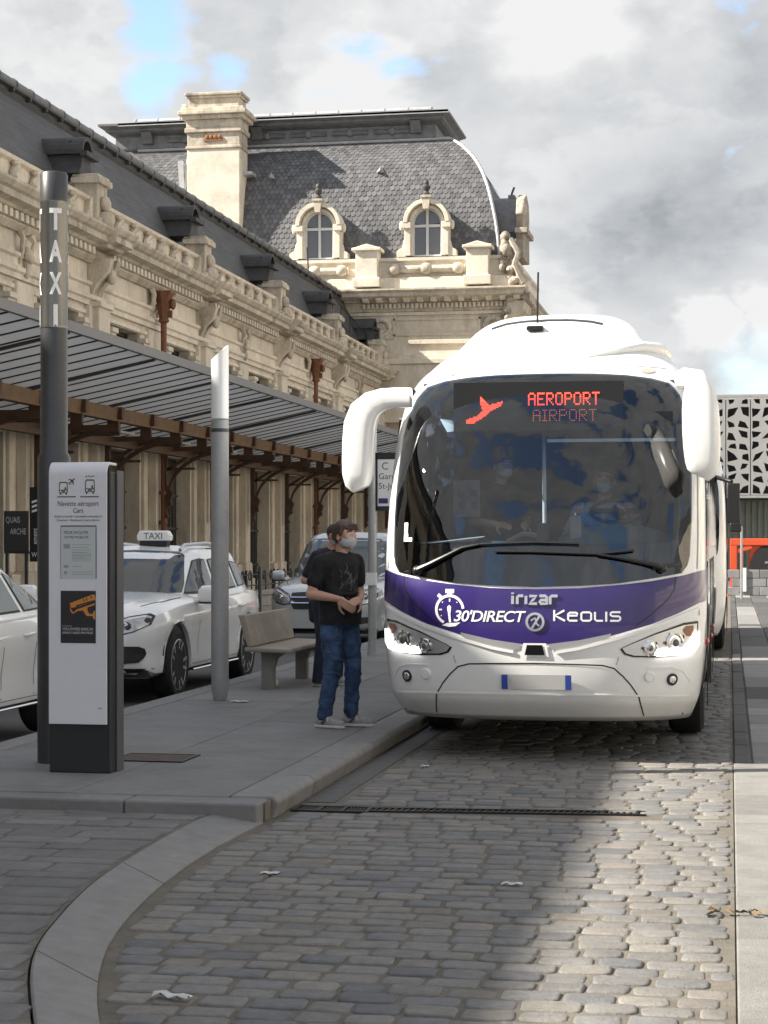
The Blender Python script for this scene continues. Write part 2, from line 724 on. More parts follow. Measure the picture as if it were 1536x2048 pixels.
VAR = []
for i in range(14):
    V, F = stone_geo(1, 1, 0, .2)      # unit stones are rebuilt per size class below
SIZES = [.155, .17, .185, .20, .215]
SM = {}
for L in SIZES:
    for k in range(4):
        V, F = stone_geo(L, .128 + R.uniform(-.008, .006), 0, R.uniform(.016, .034), rough=.0035)
        SM[(L, k)] = add_stone(MB(), V, F).mesh('sett', SETT, 50)
stuff = MB()
count = 0
y = 5.55
while y < 27:
    pitch = .147 + R.uniform(-.006, .006)
    x0 = (redge(y) if y < 10.75 else -2.66) + .03 + R.uniform(0, .05)
    if y > 11.3:
        x0 = -2.45 + R.uniform(0, .05)
    x = x0
    while x < -.06:
        L = R.choice(SIZES)
        gap = R.uniform(.008, .024)
        if x + L > -.0:
            L = max(.09, -.005 - x)
        cx, cy = x + L / 2, y + R.uniform(-.006, .006)
        skip = (11.03 < y < 11.45 and cx < -.45)
        if not skip:
            dz = R.uniform(-.005, .004)
            if y > 5.9 and count < 300 and L in SIZES:
                o = inst(SM[(L, R.randrange(4))], 'sett', road, (cx, cy, dz), (R.uniform(-.02, .02), R.uniform(-.02, .02), R.uniform(-.03, .03) + math.pi * R.randrange(2)))
                count += 1
            else:
                V, F = stone_geo(L, .128 + R.uniform(-.008, .006), dz, min(R.uniform(.016, .034), L * .3), n=3 if y < 14 else 2, rough=.0035)
                add_stone(stuff, [(v[0] + cx, v[1] + cy, v[2]) for v in V], F)
        x += L + gap
    y += pitch
so = stuff.build('setts', SETT2, road, auto=60)
so['kind'] = 'stuff'

# forecourt on the near side of the swept kerb: long worn flags in rows
yb = MB()
for i in range(40):
    ya, yc = 3.0 + i * .19, 3.19 + i * .19
    yb.pxy([(-14, ya), (ledge(ya), ya), (ledge(yc), yc), (-14, yc)], -.066, .040)
yard = yb.build('forecourt', MORTAR)
tag(yard, kind='structure')
fst = MB()
nflag = 0
y = 5.3
while y < 10.5:
    p = R.choice([.15, .17, .2, .24])
    x1 = ledge(y + p / 2) - .02
    x = x1
    while x > -5.6:
        L = R.uniform(.26, .55)
        cx, cy = x - L / 2, y + p / 2
        V, F = stone_geo(L - .014, p - .014, .048 + R.uniform(-.004, .005), .015, n=2, rough=.006, ch=.008)
        V = [(v[0] + cx, v[1] + cy, v[2]) for v in V]
        if x - cx < 9 and nflag < 190 and cx > -4.9:
            add_stone(MB(), [(v[0] - cx, v[1] - cy, v[2]) for v in V], F).build('flagstone', FLAG, yard, auto=50).location = (cx, cy, 0)
            nflag += 1
        else:
            add_stone(fst, V, F)
        x -= L
    y += p
fo = fst.build('flagstones', FLAG, yard, auto=50)
fo['kind'] = 'stuff'

# swept flush kerb, stone by stone
ks = [4.9, 6.62, 8.6, 10.58]
kerb = thing('swept_kerb', 'broad flat granite kerb sweeping in a curve past the cobbles', 'kerb', (-2.6, 8, 0))
for a, b in zip(ks[:-1], ks[1:]):
    t = MB()
    n = 16
    top = []
    for i in range(n + 1):
        yy = a + .006 + (b - a - .012) * i / n
        sk = -.12 * (1 if True else 0)
        yl = yy + .25 if yy < 10.3 else 10.55 + (yy - 10.3) * .1
        top.append(((ledge(yl) + .012, yl), (redge(yy) - .012, yy)))
    rows = []
    for l, r in top:
        rows.append([(l[0], l[1], -.05), (l[0], l[1], .046), (l[0] + .01, l[1], .052), (r[0] - .015, r[1], .009), (r[0], r[1], .002), (r[0], r[1], -.05)])
    t.grid(rows, 0, True)
    t.fan([rows[0][i] for i in range(6)])
    t.fan([rows[-1][i] for i in range(6)][::-1])
    t.build('kerb_stone', GRANITE, kerb, world=True, auto=40)

# raised platform between taxi lane and bus lane
PZ = .12
plat = MB().box(-5.52, -2.71, 10.66, 70, -.066, PZ - .016).build('platform', MORTAR)
tag(plat, kind='structure')


def slab(mb, x0, x1, y0, y1, z, th=.05, e=.004):
    mb.box(x0 + e, x1 - e, y0 + e, y1 - e, z - th, z)


cols = [(-5.26, -3.98), (-3.98, -2.97)]
for ci, (x0, x1) in enumerate(cols):
    y = 10.78
    k = 0
    while y < 46:
        L = (1.65, 2.3, 2.6, 2.0)[(k + ci * 2) % 4] if y < 30 else 6
        m = MB()
        slab(m, x0, x1, y, y + L, PZ - .001 * ((k + ci) % 3))
        bv(m.build('paving_slab', PLAT, plat), .004, 1)
        y += L
        k += 1
# end nosing of the platform and both kerbs
m = MB()
for a, b in ((-5.5, -4.5), (-4.5, -3.55), (-3.55, -2.72)):
    m = MB()
    s0 = 10.62 - (a + 5.5) * .04
    s1 = 10.62 - (b + 5.5) * .04
    m.pxy([(a + .003, s0), (b - .003, s1), (b - .003, 10.777), (a + .003, 10.777)], -.03, PZ - .004)
    bv(m.build('edge_stone', PLAT, plat), .014, 2)
y = 10.8
k = 0
while y < 46:
    L = 1.02 if y < 30 else 3
    z = PZ + .004
    m = MB()
    m.pxz([(-2.965, -.03), (-2.70, -.03), (-2.665, PZ - .03), (-2.70, z), (-2.965, z)], y + .003, y + L - .003)
    bv(m.build('kerb_stone', GRANITE, plat), .014, 2)
    m = MB()
    m.box(-5.50, -5.27, y + .003, y + L - .003, -.03, PZ + .002)
    bv(m.build('kerb_stone', GRANITE, plat), .012, 2)
    y += L
    k += 1
# gutter strip of darker paving along the kerb
y = 11.5
while y < 27:
    m = MB()
    m.box(-2.66, -2.475, y + .004, y + .9 - .004, -.05, -.002)
    m.build('gutter_stone', M('gutter stone', (.09, .088, .086), .75, var=.15, vs=8, bump=.3, bs=80, rnd=.1), road)
    y += .9
m = MB()
m.box(-5.0, -4.55, 11.0, 11.01, 0, 0)
# inspection cover
cov = thing('inspection_cover', 'rusty rectangular inspection cover set into the platform beside the information totem', 'cover', (-3.92, 12.6, PZ))
MB().box(-.33, .16, -.2, .2, .0, .006).build('plate', RUSTY, cov)
f = MB()
for a in ((-.35, .18, -.225, -.2), (-.35, .18, .2, .225), (-.35, -.33, -.2, .2), (.16, .18, -.2, .2)):
    f.box(a[0], a[1], a[2], a[3], 0, .009)
f.build('frame', IRON, cov)

# slabs on the far side of the bus lane
apron = MB().box(.012, 9, 3, 70, -.066, -.02).build('pavement', MORTAR)
tag(apron, kind='structure')
XS = [(.02, 1.05), (1.05, 2.1), (2.1, 3.2), (3.2, 4.4)]
for ci, (x0, x1) in enumerate(XS):
    y = 4.0
    for L in (1.05, 1.5, 1.34, .93, .72, 1.55, .35, .92, .95, .52):
        if y + L > 14.1:
            break
        m = MB()
        slab(m, x0, x1, y, y + L, R.uniform(-.004, .004), .06, .007)
        bv(m.build('paving_slab', SLABM, apron), .008, 2)
        y += L
    m = MB()
    slab(m, x0, x1, y, 14.08, 0, .06, .007)
    bv(m.build('paving_slab', SLABM, apron), .008, 2)
# beyond: columns of grey slabs among dark setts
DARKS = M('dark sett', (.07, .07, .07), .75, var=.2, vs=8, bump=.4, bs=60, rnd=.3)
for ci, (x0, x1) in enumerate([(.02, .16), (.16, .62), (.62, 1.1), (1.1, 1.6)]):
    y = 14.1
    while y < 60:
        L = R.choice([.45, .6, .8, 1.1, 1.6, 2.4]) * (1 if y < 24 else 2)
        m = MB()
        slab(m, x0, x1, y, y + L, R.uniform(-.006, .003), .05, .01)
        o = bv(m.build('paving_slab', SLABG if (ci in (1, 3)) and R.random() < .72 or 24.5 < y < 27 else DARKS, apron), .008, 1)  # the unbroken slab band paints in sunlight falling between the coaches
        y += L
far = MB().box(1.62, 70, 14.1, 160, -.062, -.012).box(4.45, 70, -60, 14.09, -.062, -.012).build('square', M('pale square', (.30, .285, .26), .8, var=.15, vs=1.5))  # paving made pale, mostly out of view, to bounce light onto the station
tag(far, kind='structure')

rb = MB()
R5 = random.Random(3)
rows = []
for i in range(9):
    rows.append([(-.95 + 1.5 * j / 40, 5.75 + .55 * i / 8 + .03 * R5.uniform(-1, 1), .002 + R5.uniform(-.006, .010)) for j in range(41)])
rb.grid(rows, 0, True)
rb.build('rough_concrete', M('rough concrete', (.21, .205, .19), .9, var=.3, vs=30, bump=1., bs=90), road)
# slot drain across the lane and its gully grate
drain = thing('slot_drain', 'narrow black slotted drain grating laid across the cobbled lane', 'drain', (-1.36, 11.3, 0), rz=math.atan2(.14, 1.64))
d = MB()
d.box(-.86, .86, -.075, -.055, -.06, .004)
d.box(-.86, .86, .055, .075, -.06, .004)
d.box(-.86, .86, -.055, .055, -.06, -.05)
d.build('channel', IRON, drain)
bar = MB()
bar.obox((0, 0, -.008), (.007, .0, 0), (.014, .055, 0), (0, 0, .009))
bme = bar.mesh('bar', IRON)
for i in range(42):
    inst(bme, 'bar', drain, (-.84 + .04 * i, 0, 0))
gully = thing('gully_grate', 'square black iron gully grate in the gutter at the end of the platform', 'drain', (-2.42, 11.2, 0))
d = MB()
d.box(-.24, .24, -.11, -.085, -.06, .006)
d.box(-.24, .24, .085, .11, -.06, .006)
for x in (-.24, -.09, .06, .215):
    d.box(x, x + .025, -.085, .085, -.06, .005)
d.box(-.215, .215, -.085, .085, -.06, -.045)
d.build('frame', IRON, gully)
bme = MB().box(-.006, .006, -.085, .085, -.045, .002).mesh('bar', IRON)
for i in range(3):
    for k in range(5):
        inst(bme, 'bar', gully, (-.195 + .15 * i + .022 * k, 0, 0))


def litter(x, y, z, sx, sy, label, ht=.012, rz=0, name='paper_scrap'):
    m = MB()
    rows = []
    for i in range(5):
        rows.append([((i / 4 - .5) * sx, (j / 3 - .5) * sy + .1 * sy * math.sin(i * 2), ht * abs(math.sin(i * 1.7 + j * 1.1)) + .002) for j in range(4)])
    m.grid(rows, 0, True)
    o = m.build(name, PAPER)
    o.location = (x, y, z)
    o.rotation_euler = (0, 0, rz)
    sl = o.modifiers.new('s', 'SOLIDIFY')
    sl.thickness = .002
    tag(o, label, 'litter', 'scraps of litter')


litter(-1.98, 6.42, .005, .15, .04, 'crumpled white scrap lying by the foot of the swept kerb', .02, -.3)
litter(-1.03, 8.85, .004, .1, .04, 'flat white scrap of paper on the shaded cobbles below the drain')
litter(-2.25, 8.94, .004, .09, .05, 'pale scrap of paper on the cobbles beside the curve of the kerb', .006)
litter(-2.2, 13.4, .004, .06, .04, 'small white scrap near the gutter in front of the bus')
litter(-4.63, 17.2, PZ + .002, .17, .1, 'flat white scrap of paper by the slanted lamp post', .008)
o = MB().ball((0, 0, .05), (.06, .06, .05), 6)
o = o.build('crumpled_tissue', PAPER)
dm = o.modifiers.new('d', 'DISPLACE')
dtx = bpy.data.textures.new('crumple', 'CLOUDS')
dtx.noise_scale = .04
dm.texture = dtx
dm.strength = .05
o.location = (-4.72, 18.9, PZ)
tag(o, 'crumpled white tissue lying against the near bench leg', 'litter', 'scraps of litter')
lf = M('dead leaf', (.13, .085, .04), .8, rnd=.3)
m = MB()
for i in range(14):
    x, y = R.uniform(-.12, .2), R.uniform(-.07, .07)
    a = R.uniform(0, 6)
    dx, dy = .03 * math.cos(a), .03 * math.sin(a)
    m.add([(x - dx, y - dy, .004), (x + dy * .5, y - dx * .5, .014 + R.random() * .012), (x + dx, y + dy, .008), (x - dy * .5, y + dx * .5, .006)], [(0, 1, 2, 3)])
o = m.build('dead_leaves', lf)
o.location = (.02, 8.35, .004)
tag(o, 'small heap of dead leaves in the joint beside the pale slabs', 'leaves', kind='stuff')
# ================================================================ STATION (wing along the street, pavilion at its end)
STONE = M('limestone', (.62, .555, .455), .85, var=.16, vs=1.2, bump=.35, bs=30, rnd=.06, spots=.62, ss=1.3, sc=(.30, .255, .20), aniso=(1, 1, .45))
STONED = M('weathered limestone', (.52, .46, .37), .88, var=.28, vs=2.2, bump=.5, bs=30, rnd=.10, spots=.85, ss=1.7, sc=(.14, .12, .10), aniso=(1, 1, .5))
STONEL = M('pale limestone', (.66, .60, .50), .82, var=.14, vs=.9, bump=.25, bs=30, spots=.5, ss=1.3, sc=(.36, .31, .24))
SLATE = M('slate', (.112, .112, .116), .5, var=.16, vs=2, bump=.15, bs=40, rnd=.30, hue=.1)
SLATEW = M('slate wing', (.098, .098, .103), .55, var=.14, vs=1.2, bump=.1, bs=40, rnd=.18)
ZINC = M('zinc', (.15, .153, .157), .5, .35, var=.25, vs=3)
ZINCL = M('bright zinc', (.45, .46, .47), .45, .4, var=.15, vs=4)
LEAD = M('dark lead', (.055, .054, .052), .6, .2, var=.3, vs=4, bump=.3, bs=25)
RUST = M('brown ironwork', (.075, .040, .022), .6, var=.25, vs=5)
RUSTL = M('brown steel beam', (.155, .090, .042), .6, var=.2, vs=3)
RUSTD = M('rust red pipe', (.16, .062, .028), .65, var=.25, vs=6)
WIN = M('old window pane', (.02, .023, .027), .08, spec=.6)
WFRAME = M('window frame white', (.62, .62, .6), .5)
DARKWD = M('dark joinery', (.035, .024, .018), .6, var=.2, vs=5)
DOORG = M('grille paint', (.045, .05, .055), .5)
RIB = translucent('canopy panel', (.60, .60, .59), .45)
RIBD = M('canopy gap', (.02, .02, .02), .9)
PIPE = M('grey downpipe', (.42, .41, .38), .55, var=.1, vs=4)

WX = -15.5
P0 = 43.65 - 4.71 * 16
PITCH = 4.71
YE = 81.9
wing = thing('station_building', 'long two storey limestone station wing with slate mansard roof, dentil cornice and dark canopy below', 'building', (-20, 60, 0))


def wb(mb, name, mat, parent=None, **k):
    return mb.build(name, mat, parent or wing, world=True, **k)


Y0 = -24.0
YD = 33.0      # carved detail starts here; nearer bays lie outside the view
# main wall with window and door openings, in strips
bays = [P0 + PITCH * (k + .5) for k in range(26)]       # centres between piers
piers = [P0 + PITCH * k for k in range(27)]
bays = [b for b in bays if Y0 < b < YE]
m = MB()
z_dt, z_w0, z_w1, z_top = 4.05, 5.1, 7.22, 8.75
HW = 1.36
for b in bays:
    a, c = max(Y0, b - PITCH / 2), min(YE, b + PITCH / 2)
    m.box(WX - .5, WX, a, b - HW, 0, z_top)
    m.box(WX - .5, WX, b + HW, c, 0, z_top)
    m.box(WX - .5, WX, b - HW, b + HW, z_dt, z_w0)
    m.box(WX - .5, WX, b - HW, b + HW, z_w1, z_top)
wb(m, 'wall', STONE)
wb(MB().box(WX - 8, WX - .52, Y0, YE, 0, 9.2), 'core', M('unlit interior', (.01, .01, .01), .9))
for b in bays:
    if b < YD:
        wb(MB().box(WX - .45, WX - .42, b - HW, b + HW, 0, z_w1), 'door', DARKWD)
        continue
    # upper window
    f = MB()
    f.box(WX - .42, WX - .34, b - HW, b - HW + .08, z_w0, z_w1)
    f.box(WX - .42, WX - .34, b + HW - .08, b + HW, z_w0, z_w1)
    f.box(WX - .42, WX - .34, b - HW, b + HW, z_w1 - .1, z_w1 - .002)
    for q in (-.42, 0, .42):
        f.box(WX - .41, WX - .35, b + q - .03, b + q + .03, z_w0, z_w1 - .1)
    f.box(WX - .41, WX - .35, b - HW, b + HW, 6.5, 6.56)
    wo_ = wb(f, 'window', DARKWD)
    wb(MB().box(WX - .40, WX - .385, b - HW + .05, b + HW - .05, z_w0, z_w1 - .06), 'pane', WIN, wo_)
    # lower doorway with grille
    d = MB()
    d.box(WX - .46, WX - .42, b - HW, b + HW, 0, z_dt)
    dw = wb(d, 'door', DARKWD)
    gmb = MB()
    for q in range(7):
        yy = b - HW + .16 + q * .35
        gmb.box(WX - .40, WX - .36, yy - .02, yy + .02, .1, 3.0)
    for zz in (.9, 2.05, 3.0):
        gmb.box(WX - .395, WX - .365, b - HW, b + HW, zz - .03, zz + .03)
    wb(gmb, 'grille', DOORG, dw)
# piers: clustered pilasters below the canopy, single above
PIL = []
for k, p in enumerate(piers):
    if p < Y0 + 1 or p > YE or p < YD - 8:
        continue
    m = MB()
    if p + 1.1 < YE:
        for dy, w_, px_ in ((-.70, .30, .09), (.0, .54, .24), (.70, .30, .09)):
            m.box(WX, WX + px_, p + dy - w_ / 2, p + dy + w_ / 2, 1.0, 4.32)
        m.box(WX, WX + .28, p - .38, p + .38, .5, 1.0)
        m.box(WX, WX + .16, p - .88, p + .88, .5, .95)
        m.box(WX, WX + .36, p - .44, p + .44, 0, .5)
        m.box(WX, WX + .22, p - .94, p + .94, 0, .48)
    major = (k % 2 == 0)
    if major:
        # upper pilaster under a pedestal: shaft, capital, console pair
        m.box(WX, WX + .32, p - .42, p + .42, 4.4, 7.55)
        m.box(WX, WX + .16, p - .62, p + .62, 4.4, 7.45)
        m.box(WX, WX + .40, p - .5, p + .5, 7.42, 7.55)
    else:
        m.box(WX, WX + .12, p - .5, p + .5, 4.4, 7.4)
    wb(m, 'pilaster', STONE, bevel=.015, seg=1)
    if major:
        c = MB()
        for s in (-.24, .24):
            prof = [(0, 7.6), (.10, 7.62), (.16, 7.85), (.28, 8.05), (.55, 8.3), (.62, 8.62), (0, 8.62)]
            c.prism(prof, lambda a, z, s=s: (WX + a, p + s - .13, z), lambda a, z, s=s: (WX + a, p + s + .13, z))
        c.ball((WX + .5, p, 8.2), (.12, .14, .2), 5)
        wb(c, 'console', STONED, bevel=.02)
    # window jamb capitals
    for s in (-1, 1):
        yy = p + s * 1.02
        if yy > YE - .3:
            continue
        cj = MB()
        for i, (o_, z0, z1) in enumerate(((.10, 4.5, 6.4), (.16, 6.4, 6.5), (.12, 6.5, 6.72), (.17, 6.72, 6.84), (.21, 6.84, 6.95), (.26, 6.95, 7.08))):
            wv = .11 + .022 * i
            cj.box(WX, WX + o_, yy - wv, yy + wv, z0, z1)
        wb(cj, 'capital', STONE, bevel=.012, seg=1)
# horizontal mouldings


def mould(name, prof, mat, y0=Y0, y1=YE, parent=None, x=WX):
    q = MB()
    q.prism(prof, lambda a, z: (x + a, y0, z), lambda a, z: (x + a, y1, z))
    return wb(q, name, mat, parent)


mould('moulding', [(-.1, 7.46), (.10, 7.46), (.10, 7.58), (.16, 7.62), (.16, 7.72), (.07, 7.76), (.07, 7.92), (.14, 7.96), (.14, 8.04), (-.1, 8.04)], STONE)
mould('moulding', [(-.1, 7.24), (.06, 7.24), (.06, 7.34), (-.1, 7.34)], STONE)
mould('moulding', [(-.1, 8.5), (.10, 8.5), (.22, 8.62), (.22, 8.66), (-.1, 8.66)], STONED)
cp = [(-.1, 8.86), (.34, 8.86), (.40, 8.92), (.62, 8.96), (.62, 9.10), (.70, 9.14), (.78, 9.24), (.78, 9.30), (.1, 9.36), (-.1, 9.36)]
mould('cornice', cp, STONED)
mould('cornice', [(-.1, 8.66), (.12, 8.66), (.12, 8.86), (-.1, 8.86)], STONED)
for k, p in enumerate(piers):
    if k % 2 == 0 and Y0 < p < YE:
        mould('cornice', [(a + .22 if a > 0 else a, z + .004) for a, z in cp], STONED, p - .62, p + .62)
# dentils
dm_ = MB().box(0, .19, -.085, .085, 0, .17).mesh('dentil', STONEL)
y = YD
den = []
while y < YE - .1:
    if all(abs(y - p) > .66 for k, p in enumerate(piers) if k % 2 == 0):
        den.append(y)
    y += .31
for yy in den:
    inst(dm_, 'dentil', wing, Vector((WX + .12, yy, 8.68)) - wing.location)
# frieze: hoppers with downpipes on every other minor pier, carved bosses on the others; thin panels
for k, p in enumerate(piers):
    if k % 2 == 1 and YD < p < YE:
        pp = MB()
        pp.prism([(p - 2.0, 8.08), (p + 2.0, 8.08), (p + 2.0, 8.46), (p - 2.0, 8.46)], lambda a, z: (WX + .03, a, z), lambda a, z: (WX - .05, a, z))
        sc = MB()
        for s in (-1, 1):
            sc.tube([(WX + .12, p + s * .30, 8.5), (WX + .2, p + s * .34, 8.35), (WX + .14, p + s * .26, 8.1), (WX + .08, p + s * .3, 7.8)], [.09, .07, .06, .04], 6)
        if (k // 2) % 2 == 1:
            for z, r in ((7.95, .12), (8.1, .10), (8.02, .13)):
                sc.ball((WX + .2, p + R.uniform(-.1, .1), z), r, 5)
            sc.ball((WX + .16, p, 7.7), (.08, .09, .2), 5)
            wb(sc, 'carving', STONED)
        else:
            wb(sc, 'carving', STONED)
            h = MB()
            prof = [(.05, 7.55), (.10, 7.62), (.16, 7.66), (.13, 7.75), (.16, 7.95), (.24, 8.1), (.20, 8.16), (.24, 8.3), (.29, 8.38), (.29, 8.46)]
            h.lathe([(r, z) for r, z in prof], (WX + .36, p, 0), 8, sm=False)
            h.ball((WX + .62, p, 8.12), (.09, .12, .15), 5)
            h.box(WX + .05, WX + .62, p - .26, p + .26, 8.40, 8.47)
            h.obox((WX + .55, p, 7.86), (.05, 0, 0), (0, .03, 0), (0, 0, .1))
            hp = wb(h, 'rain_hopper', RUSTD)
            d = MB()
            d.tube([(WX + .36, p, 7.6), (WX + .36, p, .6)], .085, 10)
            for zz in (3.0, 2.2, 6.2):
                d.lathe([(.12, zz - .05), (.12, zz + .05)], (WX + .36, p, 0), 10)
            wb(d, 'downpipe', RUSTD, hp)
# parapet with S-scroll ornaments and pedestals
mould('parapet', [(-.35, 9.36), (.12, 9.36), (.16, 9.48), (.02, 9.54), (-.02, 10.0), (.10, 10.04), (.12, 10.12), (-.35, 10.14)], STONE)
for a in range(len(piers)):
    pass
sm_ = MB()
sm_.tube([(0, 0, .42), (.05, .05, .40), (.08, .04, .30), (.05, -.03, .2), (.07, -.07, .1), (.02, -.11, .02)], [.03, .065, .06, .05, .06, .03], 6)
sm_.ball((.07, .03, .37), (.06, .075, .06), 4)
sme = sm_.mesh('scroll_ornament', STONED)
maj = [p for k, p in enumerate(piers) if k % 2 == 0 and p < YE]
prev = maj[0] - 9.42
for p in maj + [YE + .5]:
    n = 6
    a, b = prev + 1.15, p - 1.15
    for i in range(n):
        yy = a + (b - a) * (i + .5) / n
        if YD < yy < YE - .3:
            inst(sme, 'scroll_ornament', wing, Vector((WX + .0, yy, 9.55)) - wing.location, (0, 0, 0), (1.7, 1.7, 1.1))
    prev = p
# roof: steep slate slope, ridge roll
slope = [(WX - .45, 9.9), (WX - .78, 10.6), (WX - 1.3, 11.7), (WX - 1.8, 12.75)]


def slope_at(z):
    return lint(z, [s[1] for s in slope], [s[0] for s in slope])


rf = MB()
rows = 46
for i in range(rows):
    z0 = 9.95 + (12.72 - 9.95) * i / rows
    z1 = 9.95 + (12.72 - 9.95) * (i + 1) / rows
    xo = slope_at(z0) + .014
    xi = slope_at(z1) + .003
    y = YD - 6 - R.random() * .5
    step = .9
    while y < YE + 4:
        q = min(y + step, YE + 4)
        rf.add([(xo, y + .004, z0), (xo, q - .004, z0), (xi, q - .004, z1), (xi, y + .004, z1), (xo - .02, y, z0), (xo - .02, q, z0)], [(0, 1, 2, 3), (0, 4, 5, 1)])
        y = q
rfo = wb(rf, 'roof', SLATEW)
so = wb(MB().pxz([(slope[0][0] - .03, 9.4), (slope[0][0] - .03, 9.9), (slope[1][0] - .03, 10.6), (slope[2][0] - .03, 11.7), (slope[3][0] - .03, 12.74), (-26, 12.9), (-26, 9.4)], Y0, YE + 4), 'roof_core', SLATEW)
r = MB()
rx, rz = slope[3][0], 12.86
y = YD
while y < YE + 2 and True:
    r.tube([(rx, y + .02, rz), (rx, y + 1.08, rz)], .15, 10)
    r.tube([(rx, y - .03, rz), (rx, y + .03, rz)], .175, 10)
    y += 1.1
wb(r, 'ridge_roll', ZINC, rfo)
r = MB()
r.prism([(-.02, 12.42), (.16, 12.42), (.20, 12.50), (.10, 12.58), (.10, 12.66), (.2, 12.70), (.2, 12.76), (-.1, 12.76)], lambda a, z: (rx + a, Y0, z), lambda a, z: (rx + a, YE + 3.5, z))
y = Y0 + .5
while y < YE + 2:
    r.box(rx + .0, rx + .22, y - .05, y + .05, 12.60, 12.70)
    y += 1.1
wb(r, 'ridge_moulding', LEAD, rfo)
# pedestals with urn-backed lucarnes
for p in maj:
    if p < YD:
        continue
    m = MB()
    m.box(WX - .35, WX + .26, p - .36, p + .36, 9.36, 10.5)
    m.box(WX - .3, WX + .34, p - .46, p + .46, 9.36, 9.62)
    m.box(WX - .4, WX + .36, p - .48, p + .48, 10.46, 10.62)
    m.box(WX - .38, WX + .30, p - .42, p + .42, 10.62, 10.70)
    for s in (-1, 1):
        m.prism([(p + s * .36, 9.4), (p + s * .95, 9.4), (p + s * .9, 9.62), (p + s * .62, 9.75), (p + s * .52, 10.05), (p + s * .36, 10.15)], lambda a, z: (WX - .1, a, z), lambda a, z: (WX + .16, a, z))
    m.ball((WX + .36, p, 9.62), (.22, .26, .22), 6)
    m.ball((WX + .34, p, 10.0), (.14, .2, .2), 5)
    wb(m, 'pedestal', STONED, bevel=.015, seg=1)
    d = MB()
    # lucarne: splayed body and half-round hood on the slope behind the pedestal
    d.prism([(p - .54, 10.7), (p + .54, 10.7), (p + .40, 10.86), (p + .32, 11.05), (p + .32, 11.2), (p - .32, 11.2), (p - .32, 11.05), (p - .40, 10.86)], lambda a, z: (WX - 1.2, a, z), lambda a, z: (WX - .16, a, z))
    rowsA = []
    for q in range(13):
        t = math.pi * q / 12
        rowsA.append((p + .42 * math.cos(t), 11.2 + .48 * math.sin(t)))
    for q in range(12):
        (a0, b0), (a1, b1) = rowsA[q], rowsA[q + 1]
        i0 = (p + (a0 - p) * .78, 11.2 + (b0 - 11.2) * .78)
        i1 = (p + (a1 - p) * .78, 11.2 + (b1 - 11.2) * .78)
        xb = slope_at(max(b0, b1)) - .3
        d.add([(WX - .1, a0, b0), (WX - .1, a1, b1), (xb, a1, b1), (xb, a0, b0)], [(0, 1, 2, 3)], 0, True)
        d.add([(WX - .1, a0, b0), (WX - .1, a1, b1), (WX - .12, *i1), (WX - .12, *i0)], [(0, 1, 2, 3)])
        d.add([(WX - .12, *i0), (WX - .12, *i1), (WX - .5, *i1), (WX - .5, *i0)], [(0, 1, 2, 3)])
    d.box(WX - .16, WX + .02, p - .46, p + .46, 11.14, 11.26)
    dl = wb(d, 'lucarne', LEAD, rfo)
    lv = MB()
    lv.box(WX - .5, WX - .42, p - .32, p + .32, 11.2, 11.54)
    for q in range(4):
        lv.box(WX - .42, WX - .3, p - .3, p + .3, 11.23 + q * .08, 11.265 + q * .08)
    wb(lv, 'louvre', M('black louvre', (.02, .02, .02), .7), wing)

# ---------------------------------------------------------------- canopy
can = thing('station_canopy', 'long brown steel canopy with grey ribbed panels running along the station front', 'canopy', (-13, 55, 4.5))
CX0, CZ0, CX1, CZ1 = WX + .02, 4.28, -10.8, 5.21
CY0, CY1 = 22.0, 81.5


def cz(x):
    return CZ0 + (CZ1 - CZ0) * (x - CX0) / (CX1 - CX0)


m = MB()
m.box(CX0, CX0 + .1, CY0, CY1, cz(CX0) + .04, cz(CX0) + .10)
wb(m, 'roof_batten', RIBD, can)
m = MB()
m.pxz([(CX1 - .02, CZ1 - .05), (CX1 + .06, CZ1 - .05), (CX1 + .06, CZ1 + .12), (CX1 - .02, CZ1 + .12)], CY0, CY1)
wb(m, 'edge_trim', M('trim grey', (.16, .16, .165), .5), can)
ys = CY0
k = 0
pan = MB()
pan.add([(CX0, -.365, CZ0), (CX1 - .03, -.365, CZ1), (CX1 - .03, .365, CZ1), (CX0, .365, CZ0)], [(0, 1, 2, 3)])
bat = MB().pxz([(CX0, CZ0 - .012), (CX1 - .03, CZ1 - .012), (CX1 - .03, CZ1 + .03), (CX0, CZ0 + .03)], .365, .455).mesh('glazing_bar', RIBD)
pme = pan.mesh('panel', RIB)
while ys < CY1 - .7:
    inst(pme, 'panel', can, Vector((0, ys + .36, 0)) - can.location)
    inst(bat, 'glazing_bar', can, Vector((0, ys + .36, 0)) - can.location)
    ys += .82
    k += 1
# purlin beams along the street, cross arms and arched brackets at each pier
m = MB()
m.pxz([(-13.62, cz(-13.6) - .30), (-13.42, cz(-13.6) - .30), (-13.38, cz(-13.4) - .05), (-13.62, cz(-13.62) - .05)], CY0, CY1)
wb(m, 'beam', RUSTL, can)
m = MB()
m.pxz([(-14.5, 3.93), (-14.3, 3.93), (-14.3, 4.16), (-14.5, 4.16)], CY0, CY1)
wb(m, 'beam', RUST, can)
y = CY0 + 1
while y < CY1:
    cl = MB()
    cl.box(-13.72, -13.3, y - .09, y + .09, cz(-13.6) - .26, cz(-13.4) - .03)
    cl.box(-13.66, -13.4, y - .05, y + .05, cz(-13.6) - .62, cz(-13.6) - .28)
    cl.box(-14.4, -13.4, y - .04, y + .04, cz(-13.6) - .62, cz(-13.6) - .5)
    wb(cl, 'clamp', RUST, can)
    y += 2.355
y = CY0 + .4
while y < CY1:
    wb(MB().box(-14.25, -14.1, y, y + 1.5, 4.24, 4.29), 'light_tube', M('pale tube', (.6, .6, .58), .5), can)
    y += 2.355
